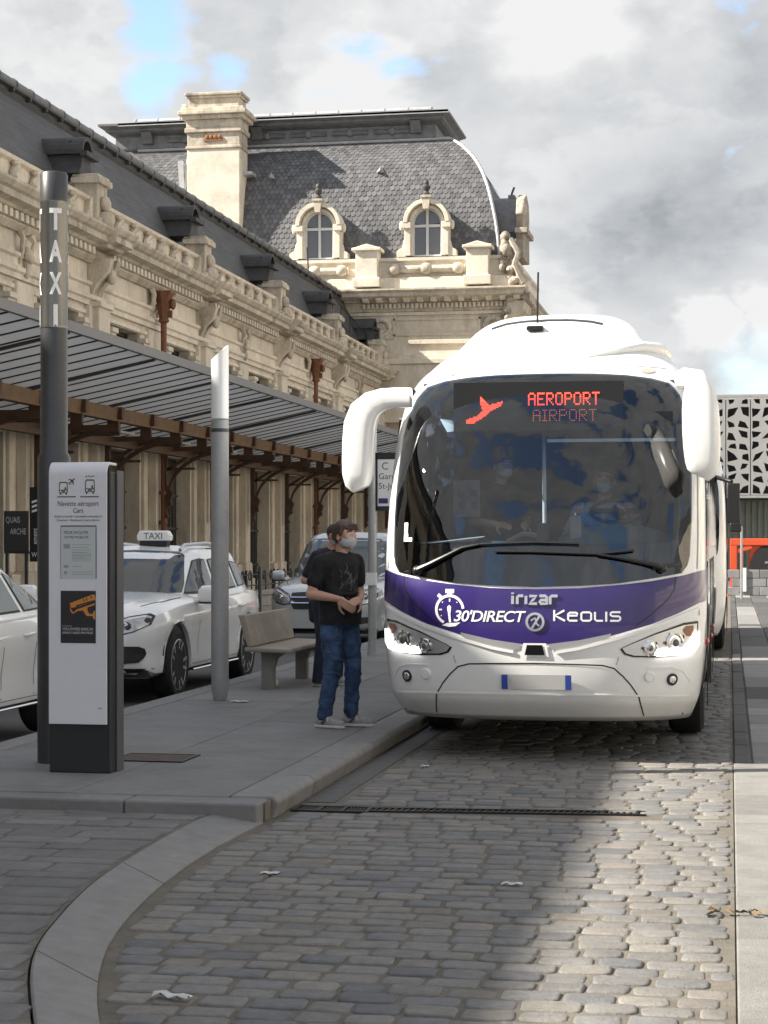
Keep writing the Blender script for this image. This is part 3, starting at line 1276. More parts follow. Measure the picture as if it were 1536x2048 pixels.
for k, p in enumerate(piers):
    if p < CY0 or p > CY1:
        continue
    b = MB()
    t_ = .07
    x0 = WX + .34
    # back bar with pointed drop, quarter arch, top bar, small scrolls
    poly = [(x0, 4.25), (x0, 2.3), (x0 + .05, 2.22), (x0 + .08, 2.3), (x0 + .16, 2.36), (x0 + .10, 2.48), (x0 + .14, 2.6), (x0 + .26, 2.66), (x0 + .24, 2.8), (x0 + .3, 3.0), (x0 + .22, 3.1), (x0 + .12, 3.2), (x0 + .12, 4.25)]
    b.pxz(poly, p - t_, p + t_)
    arc = []
    for q in range(11):
        t = math.pi / 2 * q / 10
        arc.append((x0 + .2 + 1.55 * (1 - math.cos(t)), 2.95 + 1.1 * math.sin(t)))
    for (a0, b0), (a1, b1) in zip(arc[:-1], arc[1:]):
        b.add([(a0, p - .05, b0), (a1, p - .05, b1), (a1, p + .05, b1), (a0, p + .05, b0), (a0 - .03, p - .05, b0 + .09), (a1 - .03, p - .05, b1 + .09), (a1 - .03, p + .05, b1 + .09), (a0 - .03, p + .05, b0 + .09)],
              [(0, 1, 2, 3), (4, 7, 6, 5), (0, 4, 5, 1), (3, 2, 6, 7)])
    b.box(x0, -13.2, p - .07, p + .07, 4.08, 4.24)
    b.obox((x0 + .5, p, 3.85), (.5, 0, .3), (0, .03, 0), (-.03, 0, .03))
    b.box(x0, x0 + .9, p - .03, p + .03, 3.62, 3.68)
    wb(b, 'bracket', RUST, can)
# cross ribs beneath panels every third bay
for k, p in enumerate(piers):
    if CY0 < p < CY1:
        m = MB()
        m.pxz([(CX0, CZ0 - .10), (CX1 - .1, CZ1 - .06), (CX1 - .1, CZ1 - .022), (CX0, CZ0 - .022)], p - .06, p + .06)
        wb(m, 'cross_rib', M('dark rib', (.05, .048, .046), .6), can)
# ---------------------------------------------------------------- pavilion
CARV = M('sooty carved stone', (.36, .315, .26), .9, var=.3, vs=3, bump=.6, bs=25, rnd=.2, spots=.9, ss=2.5, sc=(.10, .09, .08))
pav = thing('station_pavilion', 'limestone end pavilion with high curved slate roof, arched dormers and a tall stone chimney', 'building', (-19, 90, 0))
PX0, PX1, PY, PYB = -30.9, -9.75, 82.0, 92.4


def pb(mb, name, mat, parent=None, **k):
    return mb.build(name, mat, parent or pav, world=True, **k)


def ring(name, prof, mat, x0=PX0, x1=PX1, y0=PY, y1=PYB, parent=None, sm=False):
    """a moulding carried round the pavilion; prof = (outward, z)"""
    m = MB()
    rows = []
    for o, z in prof:
        rows.append([(x0 - o, y0 - o, z), (x1 + o, y0 - o, z), (x1 + o, y1 + o, z), (x0 - o, y1 + o, z)])
    m.grid(rows, 0, sm, True)
    m.fan(rows[-1])
    return pb(m, name, mat, parent)


ring('wall', [(0, 0), (0, 12.2)], STONE)
# strip and panel relief on the front wall
m = MB()
m.box(PX1 - 4.45, PX1 - .02, PY - .12, PY + .1, 10.55, 10.75)
m.box(-28, PX1 - .02, PY - .10, PY + .1, 9.9, 10.08)
m.box(-28, PX1 + .1, PY - .22, PY + .1, 8.85, 9.35)
m.box(-28, PX1 + .06, PY - .12, PY + .1, 7.3, 7.55)
m.box(-28, PX1 + .06, PY - .10, PY + .1, 11.86, 12.0)
pb(m, 'moulding', STONE, bevel=.02)
m = MB()
for x0, x1, z0, z1 in ((-14.9, -10.95, 10.95, 11.72), (-14.5, -9.95, 9.45 + .0, 9.85), (-14.9, -11, 7.8, 8.6)):
    for (a, b, c, d) in ((x0, x1, z0, z0 + .08), (x0, x1, z1 - .08, z1), (x0, x0 + .08, z0, z1), (x1 - .08, x1, z0, z1)):
        m.box(a, b, PY - .07, PY + .05, c, d)
pb(m, 'panel_frame', STONE)
# projecting block where the wing's cornice dies into the pavilion
m = MB()
m.box(-15.4, -9.4, PY - .75, PY, 7.2, 9.6)
m.box(-15.5, -9.3, PY - .85, PY, 9.6, 9.85)
m.box(-15.5, -9.3, PY - .85, PY, 7.0, 7.25)
pb(m, 'plinth_course', STONE, bevel=.03)
# carved shells on the frieze
for x in (-15.45, -10.35):
    c = MB()
    c.box(x - .55, x + .55, PY - .06, PY + .02, 10.8, 11.85)
    for i in range(7):
        t = math.pi * (i / 6)
        c.ball((x + .36 * math.cos(t), PY - .12, 11.35 + .34 * math.sin(t)), (.13, .1, .13), 4)
    for s in (-1, 1):
        c.tube([(x + s * .05, PY - .12, 11.75), (x + s * .3, PY - .14, 11.6), (x + s * .44, PY - .12, 11.35), (x + s * .3, PY - .12, 11.1), (x + s * .1, PY - .12, 10.98)], [.06, .06, .07, .06, .04], 6)
    pb(c, 'carving', STONED)
d = MB()
d.tube([(-15.45, PY - .2, 11.2), (-15.45, PY - .2, 8.8)], .11, 10)
pb(d, 'downpipe', PIPE)
# cornice: dentils, modillions, projecting slab
ring('cornice', [(.05, 12.0), (.12, 12.05), (.12, 12.42), (.3, 12.46), (.3, 12.5), (.72, 12.62), (.78, 12.66), (.78, 12.80), (.9, 12.9), (.9, 12.98), (.1, 13.06)], STONED)
dme = MB().box(-.06, .06, -.12, 0, 0, .2).mesh('dentil', STONE)
x = -16.2
while x < PX1 + .2:
    inst(dme, 'dentil', pav, Vector((x, PY - .13, 12.17)) - pav.location)
    x += .2
mme = MB().pyz([(-.02, .2), (-.5, .2), (-.5, .1), (-.36, 0), (-.02, 0)], -.13, .13).mesh('modillion', STONEL)
x = -16.1
while x < PX1 + .5:
    inst(mme, 'modillion', pav, Vector((x, PY - .12, 12.42)) - pav.location)
    x += .62
# parapet and pedestals
ring('parapet', [(.35, 13.0), (.42, 13.05), (.42, 13.5), (.3, 13.56), (.22, 13.6), (.22, 14.2), (.34, 14.28), (.34, 14.42), (-.2, 14.46)], STONEL)
for x0, x1 in ((-15.1, -11.6), (-20, -16.9)):
    m = MB()
    m.tube([(x0, PY - .34, 13.88), (x1, PY - .34, 13.88)], .17, 10)
    for q in (x0 + .3, (x0 + x1) / 2, x1 - .3):
        m.ball((q, PY - .38, 13.9), (.3, .22, .26), 6)
    pb(m, 'garland', STONED)
for x in (-16.0, -11.0):
    m = MB()
    m.box(x - .5, x + .5, PY - .72, PY + .1, 13.08, 14.75)
    m.box(x - .62, x + .62, PY - .82, PY + .1, 13.08, 13.5)
    m.box(x - .66, x + .66, PY - .86, PY + .12, 14.7, 14.85)
    m.prism([(x - .6, 14.85), (x + .6, 14.85), (x, 15.02)], lambda a, z: (a, PY - .8, z), lambda a, z: (a, PY + .1, z))
    pb(m, 'pedestal', STONEL, bevel=.03)
# curved slate roof: profile (inset, z)
RZ = [14.4, 15.25, 16.1, 17.0, 17.85, 18.65, 19.3, 19.85, 20.25, 20.45]
RI = [.42, .5, .62, .82, 1.06, 1.4, 1.82, 2.32, 2.8, 3.1]
RX0, RX1, RY0, RY1 = PX0, PX1, PY, PYB


def rin(z):
    return lin(z, RZ, RI)


ring('roof_core', [(-lint(z, RZ, RI) - .03, z) for z in RZ], SLATE, sm=False)
# scale slates: pointed plates in staggered courses on the front, plain courses on the side
s = MB()
z = 14.42
row = 0
P_ = .235
while z < 20.38:
    dz = .235 * max(.35, 1 - max(0, (z - 17.9)) * .22)
    i0, i1 = rin(z), rin(min(z + dz * 1.25, 20.43))
    xa, xb = RX0 + i0, RX1 - i0
    n = int((min(xb, RX1) - (-27)) / P_) + 1
    x = -29.6 + (row % 2) * P_ / 2
    while x < xb:
        l, r = x, min(x + P_, xb)
        w_ = (r - l) * .47
        c_ = (l + r) / 2
        yo = RY0 + i0 - .03
        yi = RY0 + i1 - .004
        t = R.uniform(-.006, .006)
        s.add([(c_ - w_, yo + (yi - yo) * .28 + t, z + dz * .33), (c_ - w_ * .45, yo + t, z), (c_ + w_ * .45, yo + t, z), (c_ + w_, yo + (yi - yo) * .28 + t, z + dz * .33), (c_ + w_, yi, z + dz * 1.25), (c_ - w_, yi, z + dz * 1.25),
               (c_ - w_ * .45, yo + .03, z + .002), (c_ + w_ * .45, yo + .03, z + .002)], [(0, 1, 2, 3, 4, 5), (1, 6, 7, 2)])
        x += P_
    # right flank
    yy = RY0 + i0
    while yy < RY1 - i0:
        s.add([(RX1 - i0 + .02, yy + .005, z), (RX1 - i0 + .02, yy + .29, z), (RX1 - i1 + .002, yy + .29, z + dz * 1.2), (RX1 - i1 + .002, yy + .005, z + dz * 1.2)], [(0, 1, 2, 3)])
        yy += .3
    z += dz
    row += 1
so = pb(s, 'slates', SLATE)
so['kind'] = 'stuff'
# bright zinc hip and top flashing
h = MB()
h.tube([(RX1 - rin(z) + .02, RY0 + rin(z) - .02, z) for z in np.linspace(14.4, 20.43, 24)], .075, 8)
hp_ = pb(h, 'hip_flashing', ZINCL)
i = rin(20.4)
h = MB()
h.tube([(RX0 + i, RY0 + i - .04, 20.41), (RX1 - i, RY0 + i - .04, 20.41), (RX1 - i + .04, RY1 - i, 20.41)], .085, 8)
pb(h, 'top_flashing', ZINCL)
# crown entablature in lead
i = 2.95
ring('crown', [(-i, 20.4), (-i + .05, 20.5), (-i + .02, 21.08), (-i + .3, 21.2), (-i + .42, 21.28), (-i + .42, 21.36), (-i + .7, 21.5), (-i + .7, 21.6), (-i + .2, 21.64)], ZINC, x0=PX0 - 1.0, x1=PX1 - .75)
RX1 -= .75
PXC = PX1 - .75
m = MB()
for x in (RX0 + i + .6, RX0 + i + 6, RX1 - i - .9):
    m.pyz([(PY + i - .5, 21.2), (PY + i, 21.2), (PY + i, 20.65), (PY + i - .2, 20.7), (PY + i - .28, 20.95)], x - .25, x + .25)
x = RX0 + i + 1.6
while x < RX1 - i - 1.6:
    m.tube([(x, PY + i - .02, 20.83), (x + 1.7, PY + i - .02, 20.83)], .13, 8)
    m.ball((x + .85, PY + i - .08, 20.83), (.18, .12, .2), 4)
    x += 2.0
pb(m, 'crown_ornament', ZINC)
h = MB()
h.tube([(RX0 + i + .2, PY + i - .2, 21.73), (RX1 - i - .1, PY + i - .2, 21.73)], .14, 8)
x = RX0 + i
while x < RX1 - i:
    h.tube([(x, PY + i - .2, 21.73), (x + .05, PY + i - .2, 21.73)], .17, 8)
    x += 1.1
h.box(RX0 + i - .7, RX1 - i + .72, PY + i - .70, PY + i - .66, 21.46, 21.62)
pb(h, 'crown_ridge', ZINCL)
# roof hooks
for x, z in ((-26.5, 18.1), (-20.9, 18.5), (-15.75, 18.6)):
    m = MB()
    y_ = RY0 + rin(z)
    m.add([(x - .2, y_ - .02, z), (x + .2, y_ - .02, z), (x, y_ - .3, z + .05), (x, y_ + .05, z + .32)], [(0, 1, 2), (0, 2, 3), (1, 3, 2)])
    pb(m, 'roof_vent', ZINCL)


def arch(cx, w, z0, zs, n=12):
    """outline: straight jambs to the springing, then a half circle"""
    return [(cx + w, z0)] + [(cx + w * math.cos(t), zs + w * math.sin(t)) for t in [math.pi * k / n for k in range(n + 1)]] + [(cx - w, z0)]


def dormer(cx, flip=None):
    m = MB()
    y0 = PY - .25
    yb = PY + 2.6

    def bandrow(w0, w1, zs, za, ya, mi=0):
        o = arch(cx, w0, za, zs)
        i_ = arch(cx, w1, za, zs)
        rows = [[(a, yb, z) for a, z in o], [(a, ya, z) for a, z in o], [(a, ya, z) for a, z in i_], [(a, ya + .35, z) for a, z in i_]]
        m.grid(rows, 0, False)
    bandrow(.98, .78, 15.98, 14.5, y0 + .12)
    bandrow(.80, .66, 15.98, 14.5, y0 + .02)
    # hood moulding over the arch, side pilasters, scroll feet, keystone and finial
    hood = [(cx + 1.04 * math.cos(t), 15.98 + 1.04 * math.sin(t)) for t in [math.pi * k / 14 for k in range(15)]]
    hin = [(cx + .86 * math.cos(t), 15.98 + .86 * math.sin(t)) for t in [math.pi * k / 14 for k in range(15)]]
    m.grid([[(a, yb, z) for a, z in hood], [(a, y0 - .22, z) for a, z in hood], [(a, y0 - .22, z) for a, z in hin], [(a, y0 + .2, z) for a, z in hin]], 0, False)
    for s in (-1, 1):
        m.box(cx + s * .86 - .13, cx + s * .86 + .13, y0 - .1, y0 + .4, 14.5, 15.75)
        m.box(cx + s * .9 - .2, cx + s * .9 + .2, y0 - .2, y0 + .4, 15.72, 15.98)
        m.prism([(cx + s * .95, 14.46), (cx + s * 1.36, 14.46), (cx + s * 1.34, 14.74), (cx + s * 1.12, 14.86), (cx + s * 1.04, 15.2), (cx + s * .95, 15.3)], lambda a, z: (a, y0 - .04, z), lambda a, z: (a, y0 + .5, z))
        m.ball((cx + s * 1.16, y0 + .05, 15.86), (.10, .1, .22), 5)
    dm = pb(m, 'dormer', STONEL, bevel=.012, seg=1)
    k_ = MB()
    k_.prism([(cx - .12, 16.55), (cx + .12, 16.55), (cx + .2, 17.08), (cx - .2, 17.08)], lambda a, z: (a, y0 - .3, z), lambda a, z: (a, y0 + .2, z))
    k_.box(cx - .24, cx + .24, y0 - .34, y0 + .2, 17.06, 17.16)
    pb(k_, 'keystone', STONED, dm)
    f = MB()
    f.lathe([(.2, 17.16), (.2, 17.24), (.12, 17.3), (.1, 17.36), (.17, 17.5), (.17, 17.58), (.1, 17.66), (.12, 17.72), (.10, 17.82), (.02, 17.9)], (cx, y0 - .06, 0), 10)
    pb(f, 'finial', LEAD, dm)
    wn_ = MB()
    fr = arch(cx, .66, 14.5, 15.98)
    fi = arch(cx, .58, 14.5, 15.98)
    wn_.grid([[(a, y0 + .3, z) for a, z in fr], [(a, y0 + .22, z) for a, z in fr], [(a, y0 + .22, z) for a, z in fi], [(a, y0 + .3, z) for a, z in fi]], 0, False)
    wn_.box(cx - .055, cx + .055, y0 + .20, y0 + .3, 14.5, 16.6)
    wn_.box(cx - .6, cx + .6, y0 + .205, y0 + .3, 15.80, 15.92)
    wn_.box(cx - .6, cx + .6, y0 + .21, y0 + .3, 14.5, 14.56)
    wf = pb(wn_, 'window', WFRAME, dm)
    for s in (-1, 1):
        p_ = MB()
        xa, xb = sorted((cx + s * .06, cx + s * .58))
        p_.add([(xa, y0 + .27, 14.56), (xb, y0 + .27, 14.56), (xb, y0 + .27, 15.8), (xa, y0 + .27, 15.8)], [(0, 1, 2, 3)])
        arc = [(cx + s * .06, 15.92)] + [(cx + s * .585 * math.cos(t), 15.98 + .585 * math.sin(t)) for t in [math.pi / 2 * q / 6 for q in range(6)]] + [(cx + s * .06, 16.56)]
        p_.fan([(a, y0 + .27, z) for a, z in arc])
        pb(p_, 'pane', M('dormer pane', (.13, .14, .165), .18, spec=.6), dm)
    back = MB()
    back.prism(arch(cx, .97, 14.4, 15.98), lambda a, z: (a, y0 + .6, z), lambda a, z: (a, yb, z))
    pb(back, 'dormer_roof', SLATE, dm)


dormer(-18.3)
dormer(-13.35)
# side dormer on the right flank: round zinc hood with a stone front looking along +X
m = MB()
yc = PY + 2.3
hd = [(yc + .95 * math.cos(t), 16.55 + .85 * math.sin(t)) for t in [math.pi * k / 10 for k in range(11)]]
m.grid([[(PX1 - 2.2, a, z) for a, z in hd], [(PX1 + .3, a, z) for a, z in hd]], 0, True)
m.box(PX1 - 2.0, PX1 + .3, yc - .95, yc + .95, 15.7, 16.58)
m.box(PX1 - .2, PX1 + .1, yc - .3, yc + .3, 17.36, 17.5)
pb(m, 'dormer_hood', ZINC)
m = MB()
m.prism([(yc - 1.2, 14.5), (yc + 1.2, 14.5), (yc + 1.05, 16.2), (yc + 1.2, 16.5), (yc + .9, 17.2), (yc, 17.55), (yc - .9, 17.2), (yc - 1.2, 16.5), (yc - 1.05, 16.2)], lambda a, z: (PX1 + .25, a, z), lambda a, z: (PX1 + .62, a, z))
m.box(PX1 + .2, PX1 + .8, yc - 1.3, yc + 1.3, 15.6, 15.85)
m.ball((PX1 + .55, yc - 1.0, 16.7), (.2, .25, .35), 5)
pb(m, 'dormer_front', CARV, bevel=.04)
m = MB()
m.tube([(PX1 - .1, yc, 17.45), (PX1 - .05, yc, 17.65), (PX1 + .05, yc, 17.9)], .05, 6)
pb(m, 'finial', LEAD)
# carved corner trophies over the cornice at the street corner
c = MB()
R2 = random.Random(5)
for q in range(70):
    z = 13.0 + R2.random() * 2.3
    o = .2 + (15.3 - z) * .38 * R2.random()
    x = PX1 - .3 + o + R2.uniform(-.2, .15)
    y = PY + R2.uniform(-.7, .9)
    rr = R2.uniform(.10, .24)
    c.ball((x, y, z), (rr, rr, rr * R2.uniform(.7, 1.6)), 5)
for q in range(3):
    c.box(PX1 + .1 + q * .32, PX1 + .4 + q * .32, PY - .55, PY - .1, 13.0 - q * .3, 13.3 - q * .3)
c.tube([(PX1 + .2, PY - .5, 15.1), (PX1 + .55, PY - .6, 14.4), (PX1 + .4, PY - .7, 13.9), (PX1 + .8, PY - .6, 13.1)], [.12, .18, .14, .2], 7)
pb(c, 'corner_carving', CARV)
m = MB()
m.pxz([(PX1, 12.3), (PX1 + .95, 12.5), (PX1 + .95, 12.75), (PX1 + .8, 13.0), (PX1, 13.05)], PY - .5, PY + 3)
m.pxz([(PX1, 11.3), (PX1 + .75, 12.0), (PX1 + .8, 12.4), (PX1, 12.4)], PY - .4, PY + 2.5)
pb(m, 'corner_cornice', STONED, bevel=.04)
c = MB()
for q in range(16):
    c.ball((PX1 + R2.uniform(-.3, .55), PY - R2.uniform(.05, .4), R2.uniform(11.2, 12.35)), R2.uniform(.1, .22), 5)
pb(c, 'corner_carving', CARV)
# chimney stack
CHX0, CHX1, CHY0, CHY1 = -24.58, -22.08, 82.1, 83.5
ch = MB()
ch.box(CHX0, CHX1, CHY0, CHY1, 9, 19.75)
chim = pb(ch, 'chimney', STONEL, bevel=.03)
ch = MB()
for z0, z1, o in ((19.75, 19.9, .06), (19.9, 20.5, .0), (20.5, 20.72, .10), (20.72, 21.1, .04), (21.1, 21.28, .22), (21.28, 21.46, .36), (21.46, 21.62, .24), (21.62, 22.1, -.06), (22.1, 22.2, .04), (22.2, 22.34, .10)):
    ch.box(CHX0 - o, CHX1 + o, CHY0 - o, CHY1 + o, z0, z1 - .002)
ch.box(CHX0 - .32, CHX0 - .1, CHY0 + .2, CHY0 + .6, 21.6, 21.9)
pb(ch, 'chimney_cap', STONED, chim, bevel=.03)
m = MB()
m.box(CHX0 + .8, CHX1 - .8, CHY0 - .06, CHY0 + .05, 20.1, 20.22)
for q in range(4):
    m.ball((CHX0 + .95 + q * .2, CHY0 - .05, 20.28), (.1, .06, .1), 4)
pb(m, 'terracotta_ornament', M('terracotta', (.30, .13, .06), .8), chim)
m = MB()
m.tube([(CHX0 - .25, CHY0 + 1.0, 19.6), (CHX0 - .5, CHY0 + .6, 16.5)], .07, 6)
m.obox((CHX0 - .45, CHY0 + .8, 17.8), (.12, 0, .0), (0, .1, 0), (-.1, 0, 1.6))
pb(m, 'chimney_flashing', ZINCL, chim)
m = MB()
m.box(CHX1 - .03, CHX1 + .45, CHY0 + .5, CHY1 + .3, 18.6, 18.75)
pb(m, 'chimney_flashing', ZINCL, chim)
# black roof-access stair rail in the angle of wing and pavilion
m = MB()
a, b = Vector((-17.0, 74.5, 12.0)), Vector((-15.1, 81.3, 11.1))
a, b = Vector((-17.2, 76.0, 12.9)), Vector((-15.9, 80.8, 10.9))
m.tube([a, b], .035, 6)
m.tube([b, b - Vector((0, 0, 1.3))], .05, 6)
for t in np.linspace(0, 1, 7):
    p = a.lerp(b, float(t))
    m.tube([p, p - Vector((0, 0, .95))], .022, 5)
m.obox((a + b) / 2 - Vector((0, 0, 1.0)), (b - a) / 2, (.15, 0, 0), (0, 0, .12))
pb(m, 'roof_stair', M('black ironwork', (.015, .015, .016), .5))
m = MB()
m.tube([(-17.2, 74.9, 12.9), (-17.25, 74.9, 13.9)], .03, 5)
pb(m, 'aerial', M('black ironwork', (.015, .015, .016), .5))
# ================================================================ COACH
PAINT = M('white coach paint', (.80, .80, .79), .22, coat=.6, var=.02, vs=3, spots=.16, ss=2.6, sc=(.55, .53, .49))
PURP = M('violet paint', (.026, .013, .125), .3, coat=.5, var=.05, vs=3)
BLK = M('black trim', (.012, .012, .013), .35)
BLKG = M('black glass frit', (.006, .006, .007), .08, coat=.3)
RUB = M('tyre rubber', (.016, .016, .016), .85, var=.2, vs=20)
CHROME = M('chrome', (.75, .75, .76), .12, 1.0)
SILV = M('silver paint', (.42, .42, .43), .35, .5)
LENSG = M('lamp bowl', (.62, .62, .63), .28, .7)
GREYM = M('grey metal', (.30, .30, .31), .4, .7)
DRL = M('running light', (1, .98, .95), .5, emit=2.2)
AMBER = M('amber lens', (.28, .12, .07), .25)
REDL = M('red lens', (.5, .03, .03), .25)
ORL = M('orange lens', (.75, .18, .04), .25)
LED = M('red led', (1.0, .06, .03), .5, emit=1.6)
WGRAPH = M('white lettering', (.8, .8, .8), .5)
TINT = glass('coach windscreen', (.66, .74, .82), 0, 1.5, 2.2, wob=.10)
SIDEG = M('dark side window', (.012, .013, .016), .04, spec=.8)
CABIN = M('cabin dark', (.020, .020, .022), .75)
DASH = M('dashboard', (.13, .165, .165), .6, var=.15, vs=5)

ZK = [.30, .45, .52, .80, 1.15, 1.35, 2.0, 2.5, 2.80, 2.98, 3.08, 3.16, 3.22, 3.30, 3.42, 3.52, 3.59, 3.63]
YN = [.26, .08, .04, .0, .0, .02, .19, .42, .62, .80, .98, 1.10, 1.16, 1.26, 1.44, 1.68, 2.0, 2.6]
WH = [1.13, 1.19, 1.205, 1.235, 1.25, 1.25, 1.24, 1.215, 1.175, 1.10, 1.02, .94, .84, .77, .67, .55, .38, .15]
DD, PP = .7, 2.6


def bw(z):
    return lin(z, ZK, WH)


def yfr(u, z):
    r = min(.9995, abs(u) / bw(z))
    d = DD * min(1, (3.9 - z) / .9)
    return lin(z, ZK, YN) + d * (1 - (1 - r**PP)**(1 / PP))


def sp(u, z, off=0.):
    """point on the coach's nose at (u, z), lifted off along its normal"""
    e = .004
    p = Vector((u, yfr(u, z), z))
    if off == 0:
        return p
    w_ = bw(z) * .999
    ua, ub = max(-w_, u - e), min(w_, u + e)
    a = Vector((ub - ua, yfr(ub, z) - yfr(ua, z), 0))
    b = Vector((0, yfr(u, z + e) - yfr(u, z - e), 2 * e))
    n = a.cross(b).normalized()
    if n.y > 0:
        n = -n
    return p + n * off


def sym(half):
    """close a right-hand outline (centre bottom .. centre top or the like) over the middle line"""
    l = [(-u, z) for u, z in half[::-1] if u > 1e-6]
    return half + l


def dens(poly, step=.04, closed=True):
    o = []
    n = len(poly)
    for i in range(n if closed else n - 1):
        a, b = poly[i], poly[(i + 1) % n]
        k = max(1, int(math.hypot(b[0] - a[0], b[1] - a[1]) / step))
        o += [(a[0] + (b[0] - a[0]) * q / k, a[1] + (b[1] - a[1]) * q / k) for q in range(k)]
    if not closed:
        o.append(poly[-1])
    return o


def patch(mb, poly, off, mi=0):
    """a filled outline wrapped on the nose"""
    bm = bmesh.new()
    P = dens(poly, .03)
    vs = [bm.verts.new((u, z, 0)) for u, z in P]
    es = [bm.edges.new((vs[i], vs[(i + 1) % len(vs)])) for i in range(len(vs))]
    bmesh.ops.triangle_fill(bm, use_beauty=True, edges=es)
    for _ in range(4):
        lg = [e for e in bm.edges if e.calc_length() > .05]
        if not lg:
            break
        bmesh.ops.subdivide_edges(bm, edges=lg, cuts=1)
        bmesh.ops.triangulate(bm, faces=bm.faces)
    bm.verts.index_update()
    mb.add([sp(v.co.x, v.co.y, off) for v in bm.verts], [tuple(v.index for v in f.verts) for f in bm.faces], mi, True)
    bm.free()
    return mb


def ribbon(mb, pts, wd, off, mi=0, closed=False, thick=0.):
    P = dens(pts, .03, closed)
    rows = []
    n = len(P)
    for i in range(n):
        a = P[(i - 1) % n if closed else max(i - 1, 0)]
        b = P[(i + 1) % n if closed else min(i + 1, n - 1)]
        d = Vector((b[0] - a[0], b[1] - a[1]))
        d.normalize()
        nx, nz = -d.y * wd / 2, d.x * wd / 2
        l, r = (P[i][0] + nx, P[i][1] + nz), (P[i][0] - nx, P[i][1] - nz)
        row = [sp(*l, off), sp(*r, off)]
        if thick:
            row = [sp(*l, off - thick), sp(*l, off), sp(*r, off), sp(*r, off - thick)]
        rows.append(row)
    if closed:
        rows.append(rows[0])
    mb.grid(rows, mi, False)
    if thick and not closed:
        mb.fan(rows[0], mi)
        mb.fan(rows[-1], mi)
    return mb


def radial(poly, c, n):
    """radius of an outline seen from c at n equal angles"""
    out = []
    for k in range(n):
        t = 2 * math.pi * k / n
        dx, dz = math.cos(t), math.sin(t)
        best = 0
        for i in range(len(poly)):
            x1, z1 = poly[i][0] - c[0], poly[i][1] - c[1]
            x2, z2 = poly[(i + 1) % len(poly)][0] - c[0], poly[(i + 1) % len(poly)][1] - c[1]
            ex, ez = x2 - x1, z2 - z1
            den = dx * ez - dz * ex
            if abs(den) < 1e-9:
                continue
            tt = (x1 * ez - z1 * ex) / den
            ss = (x1 * dz - z1 * dx) / den
            if tt > 0 and -1e-6 <= ss <= 1 + 1e-6:
                best = max(best, tt)
        out.append((c[0] + dx * best, c[1] + dz * best))
    return out


WIND = sym([(0.0, 1.318), (.34, 1.328), (.60, 1.344), (.87, 1.383), (1.10, 1.425), (1.13, 1.55), (1.14, 1.785), (1.14, 2.1), (1.13, 2.4), (1.10, 2.6), (1.05, 2.79), (.97, 2.895), (.82, 2.935), (.62, 2.96), (.37, 2.973), (0, 2.978)])
CLEAR = sym([(0, 1.613), (.46, 1.622), (1.03, 1.65), (1.045, 1.8), (1.045, 2.15), (1.03, 2.45), (1.01, 2.65), (.97, 2.77), (.88, 2.835), (.68, 2.864), (.38, 2.877), (0, 2.882)])


def wheel(parent, x, y, r, wd, side, rimmat=SILV, spokes=0, hub=.3, name='wheel', rr=.62):
    """tyre, rim and hub; side = +1 faces +x"""
    t = MB()
    w2 = wd / 2
    t.lathe([(r * rr, -w2 + .01), (r * .9, -w2), (r * .985, -w2 + .03), (r, -w2 + .06), (r, w2 - .06), (r * .985, w2 - .03), (r * .9, w2), (r * rr, w2 - .01)], (0, 0, 0), 36, axis='x')
    o = t.build(name, RUB, parent)
    o.location = (x, y, r)
    rm = MB()
    s = side
    if spokes:
        rm.lathe([(r * rr, s * (w2 - .012)), (r * (rr - .035), s * (w2 - .005)), (r * (rr - .06), s * (w2 - .03)), (r * (rr - .07), s * (-w2 * .3))], (0, 0, 0), 36, axis='x')
        for k in range(spokes):
            for dlt in (-.13, .13):
                a = 2 * math.pi * k / spokes + dlt
                b = 2 * math.pi * k / spokes + dlt * 1.7
                p0 = Vector((s * (w2 - .035), math.cos(a) * r * .12, math.sin(a) * r * .12))
                p1 = Vector((s * (w2 - .012), math.cos(b) * r * (rr - .03), math.sin(b) * r * (rr - .03)))
                d = (p1 - p0)
                n = Vector((1, 0, 0)).cross(d).normalized()
                rm.obox((p0 + p1) / 2, d / 2, n * .016, (.012, 0, 0))
        rm.lathe([(r * .17, s * (w2 - .06)), (r * .17, s * (w2 - .03)), (r * .10, s * (w2 - .02)), (.001, s * (w2 - .02))], (0, 0, 0), 16, axis='x')
        dk = MB()
        dk.lathe([(r * (rr - .01), s * (-w2 * .2)), (r * .3, s * (w2 * .1)), (.001, s * (w2 * .1))], (0, 0, 0), 24, axis='x')
        dk.build('brake_disc', M('brake dark', (.02, .02, .02), .6), o)
    else:
        rm.lathe([(r * rr, s * (w2 - .012)), (r * (rr - .05), s * (w2 - .01)), (r * (rr - .09), s * (w2 - .08)), (r * .34, s * (w2 - .11)), (r * .3, s * (w2 - .02)), (r * .2, s * (w2 + .0)), (.001, s * (w2 + .0))], (0, 0, 0), 28, axis='x')
    rm.build('rim', rimmat, o, auto=30)
    return o


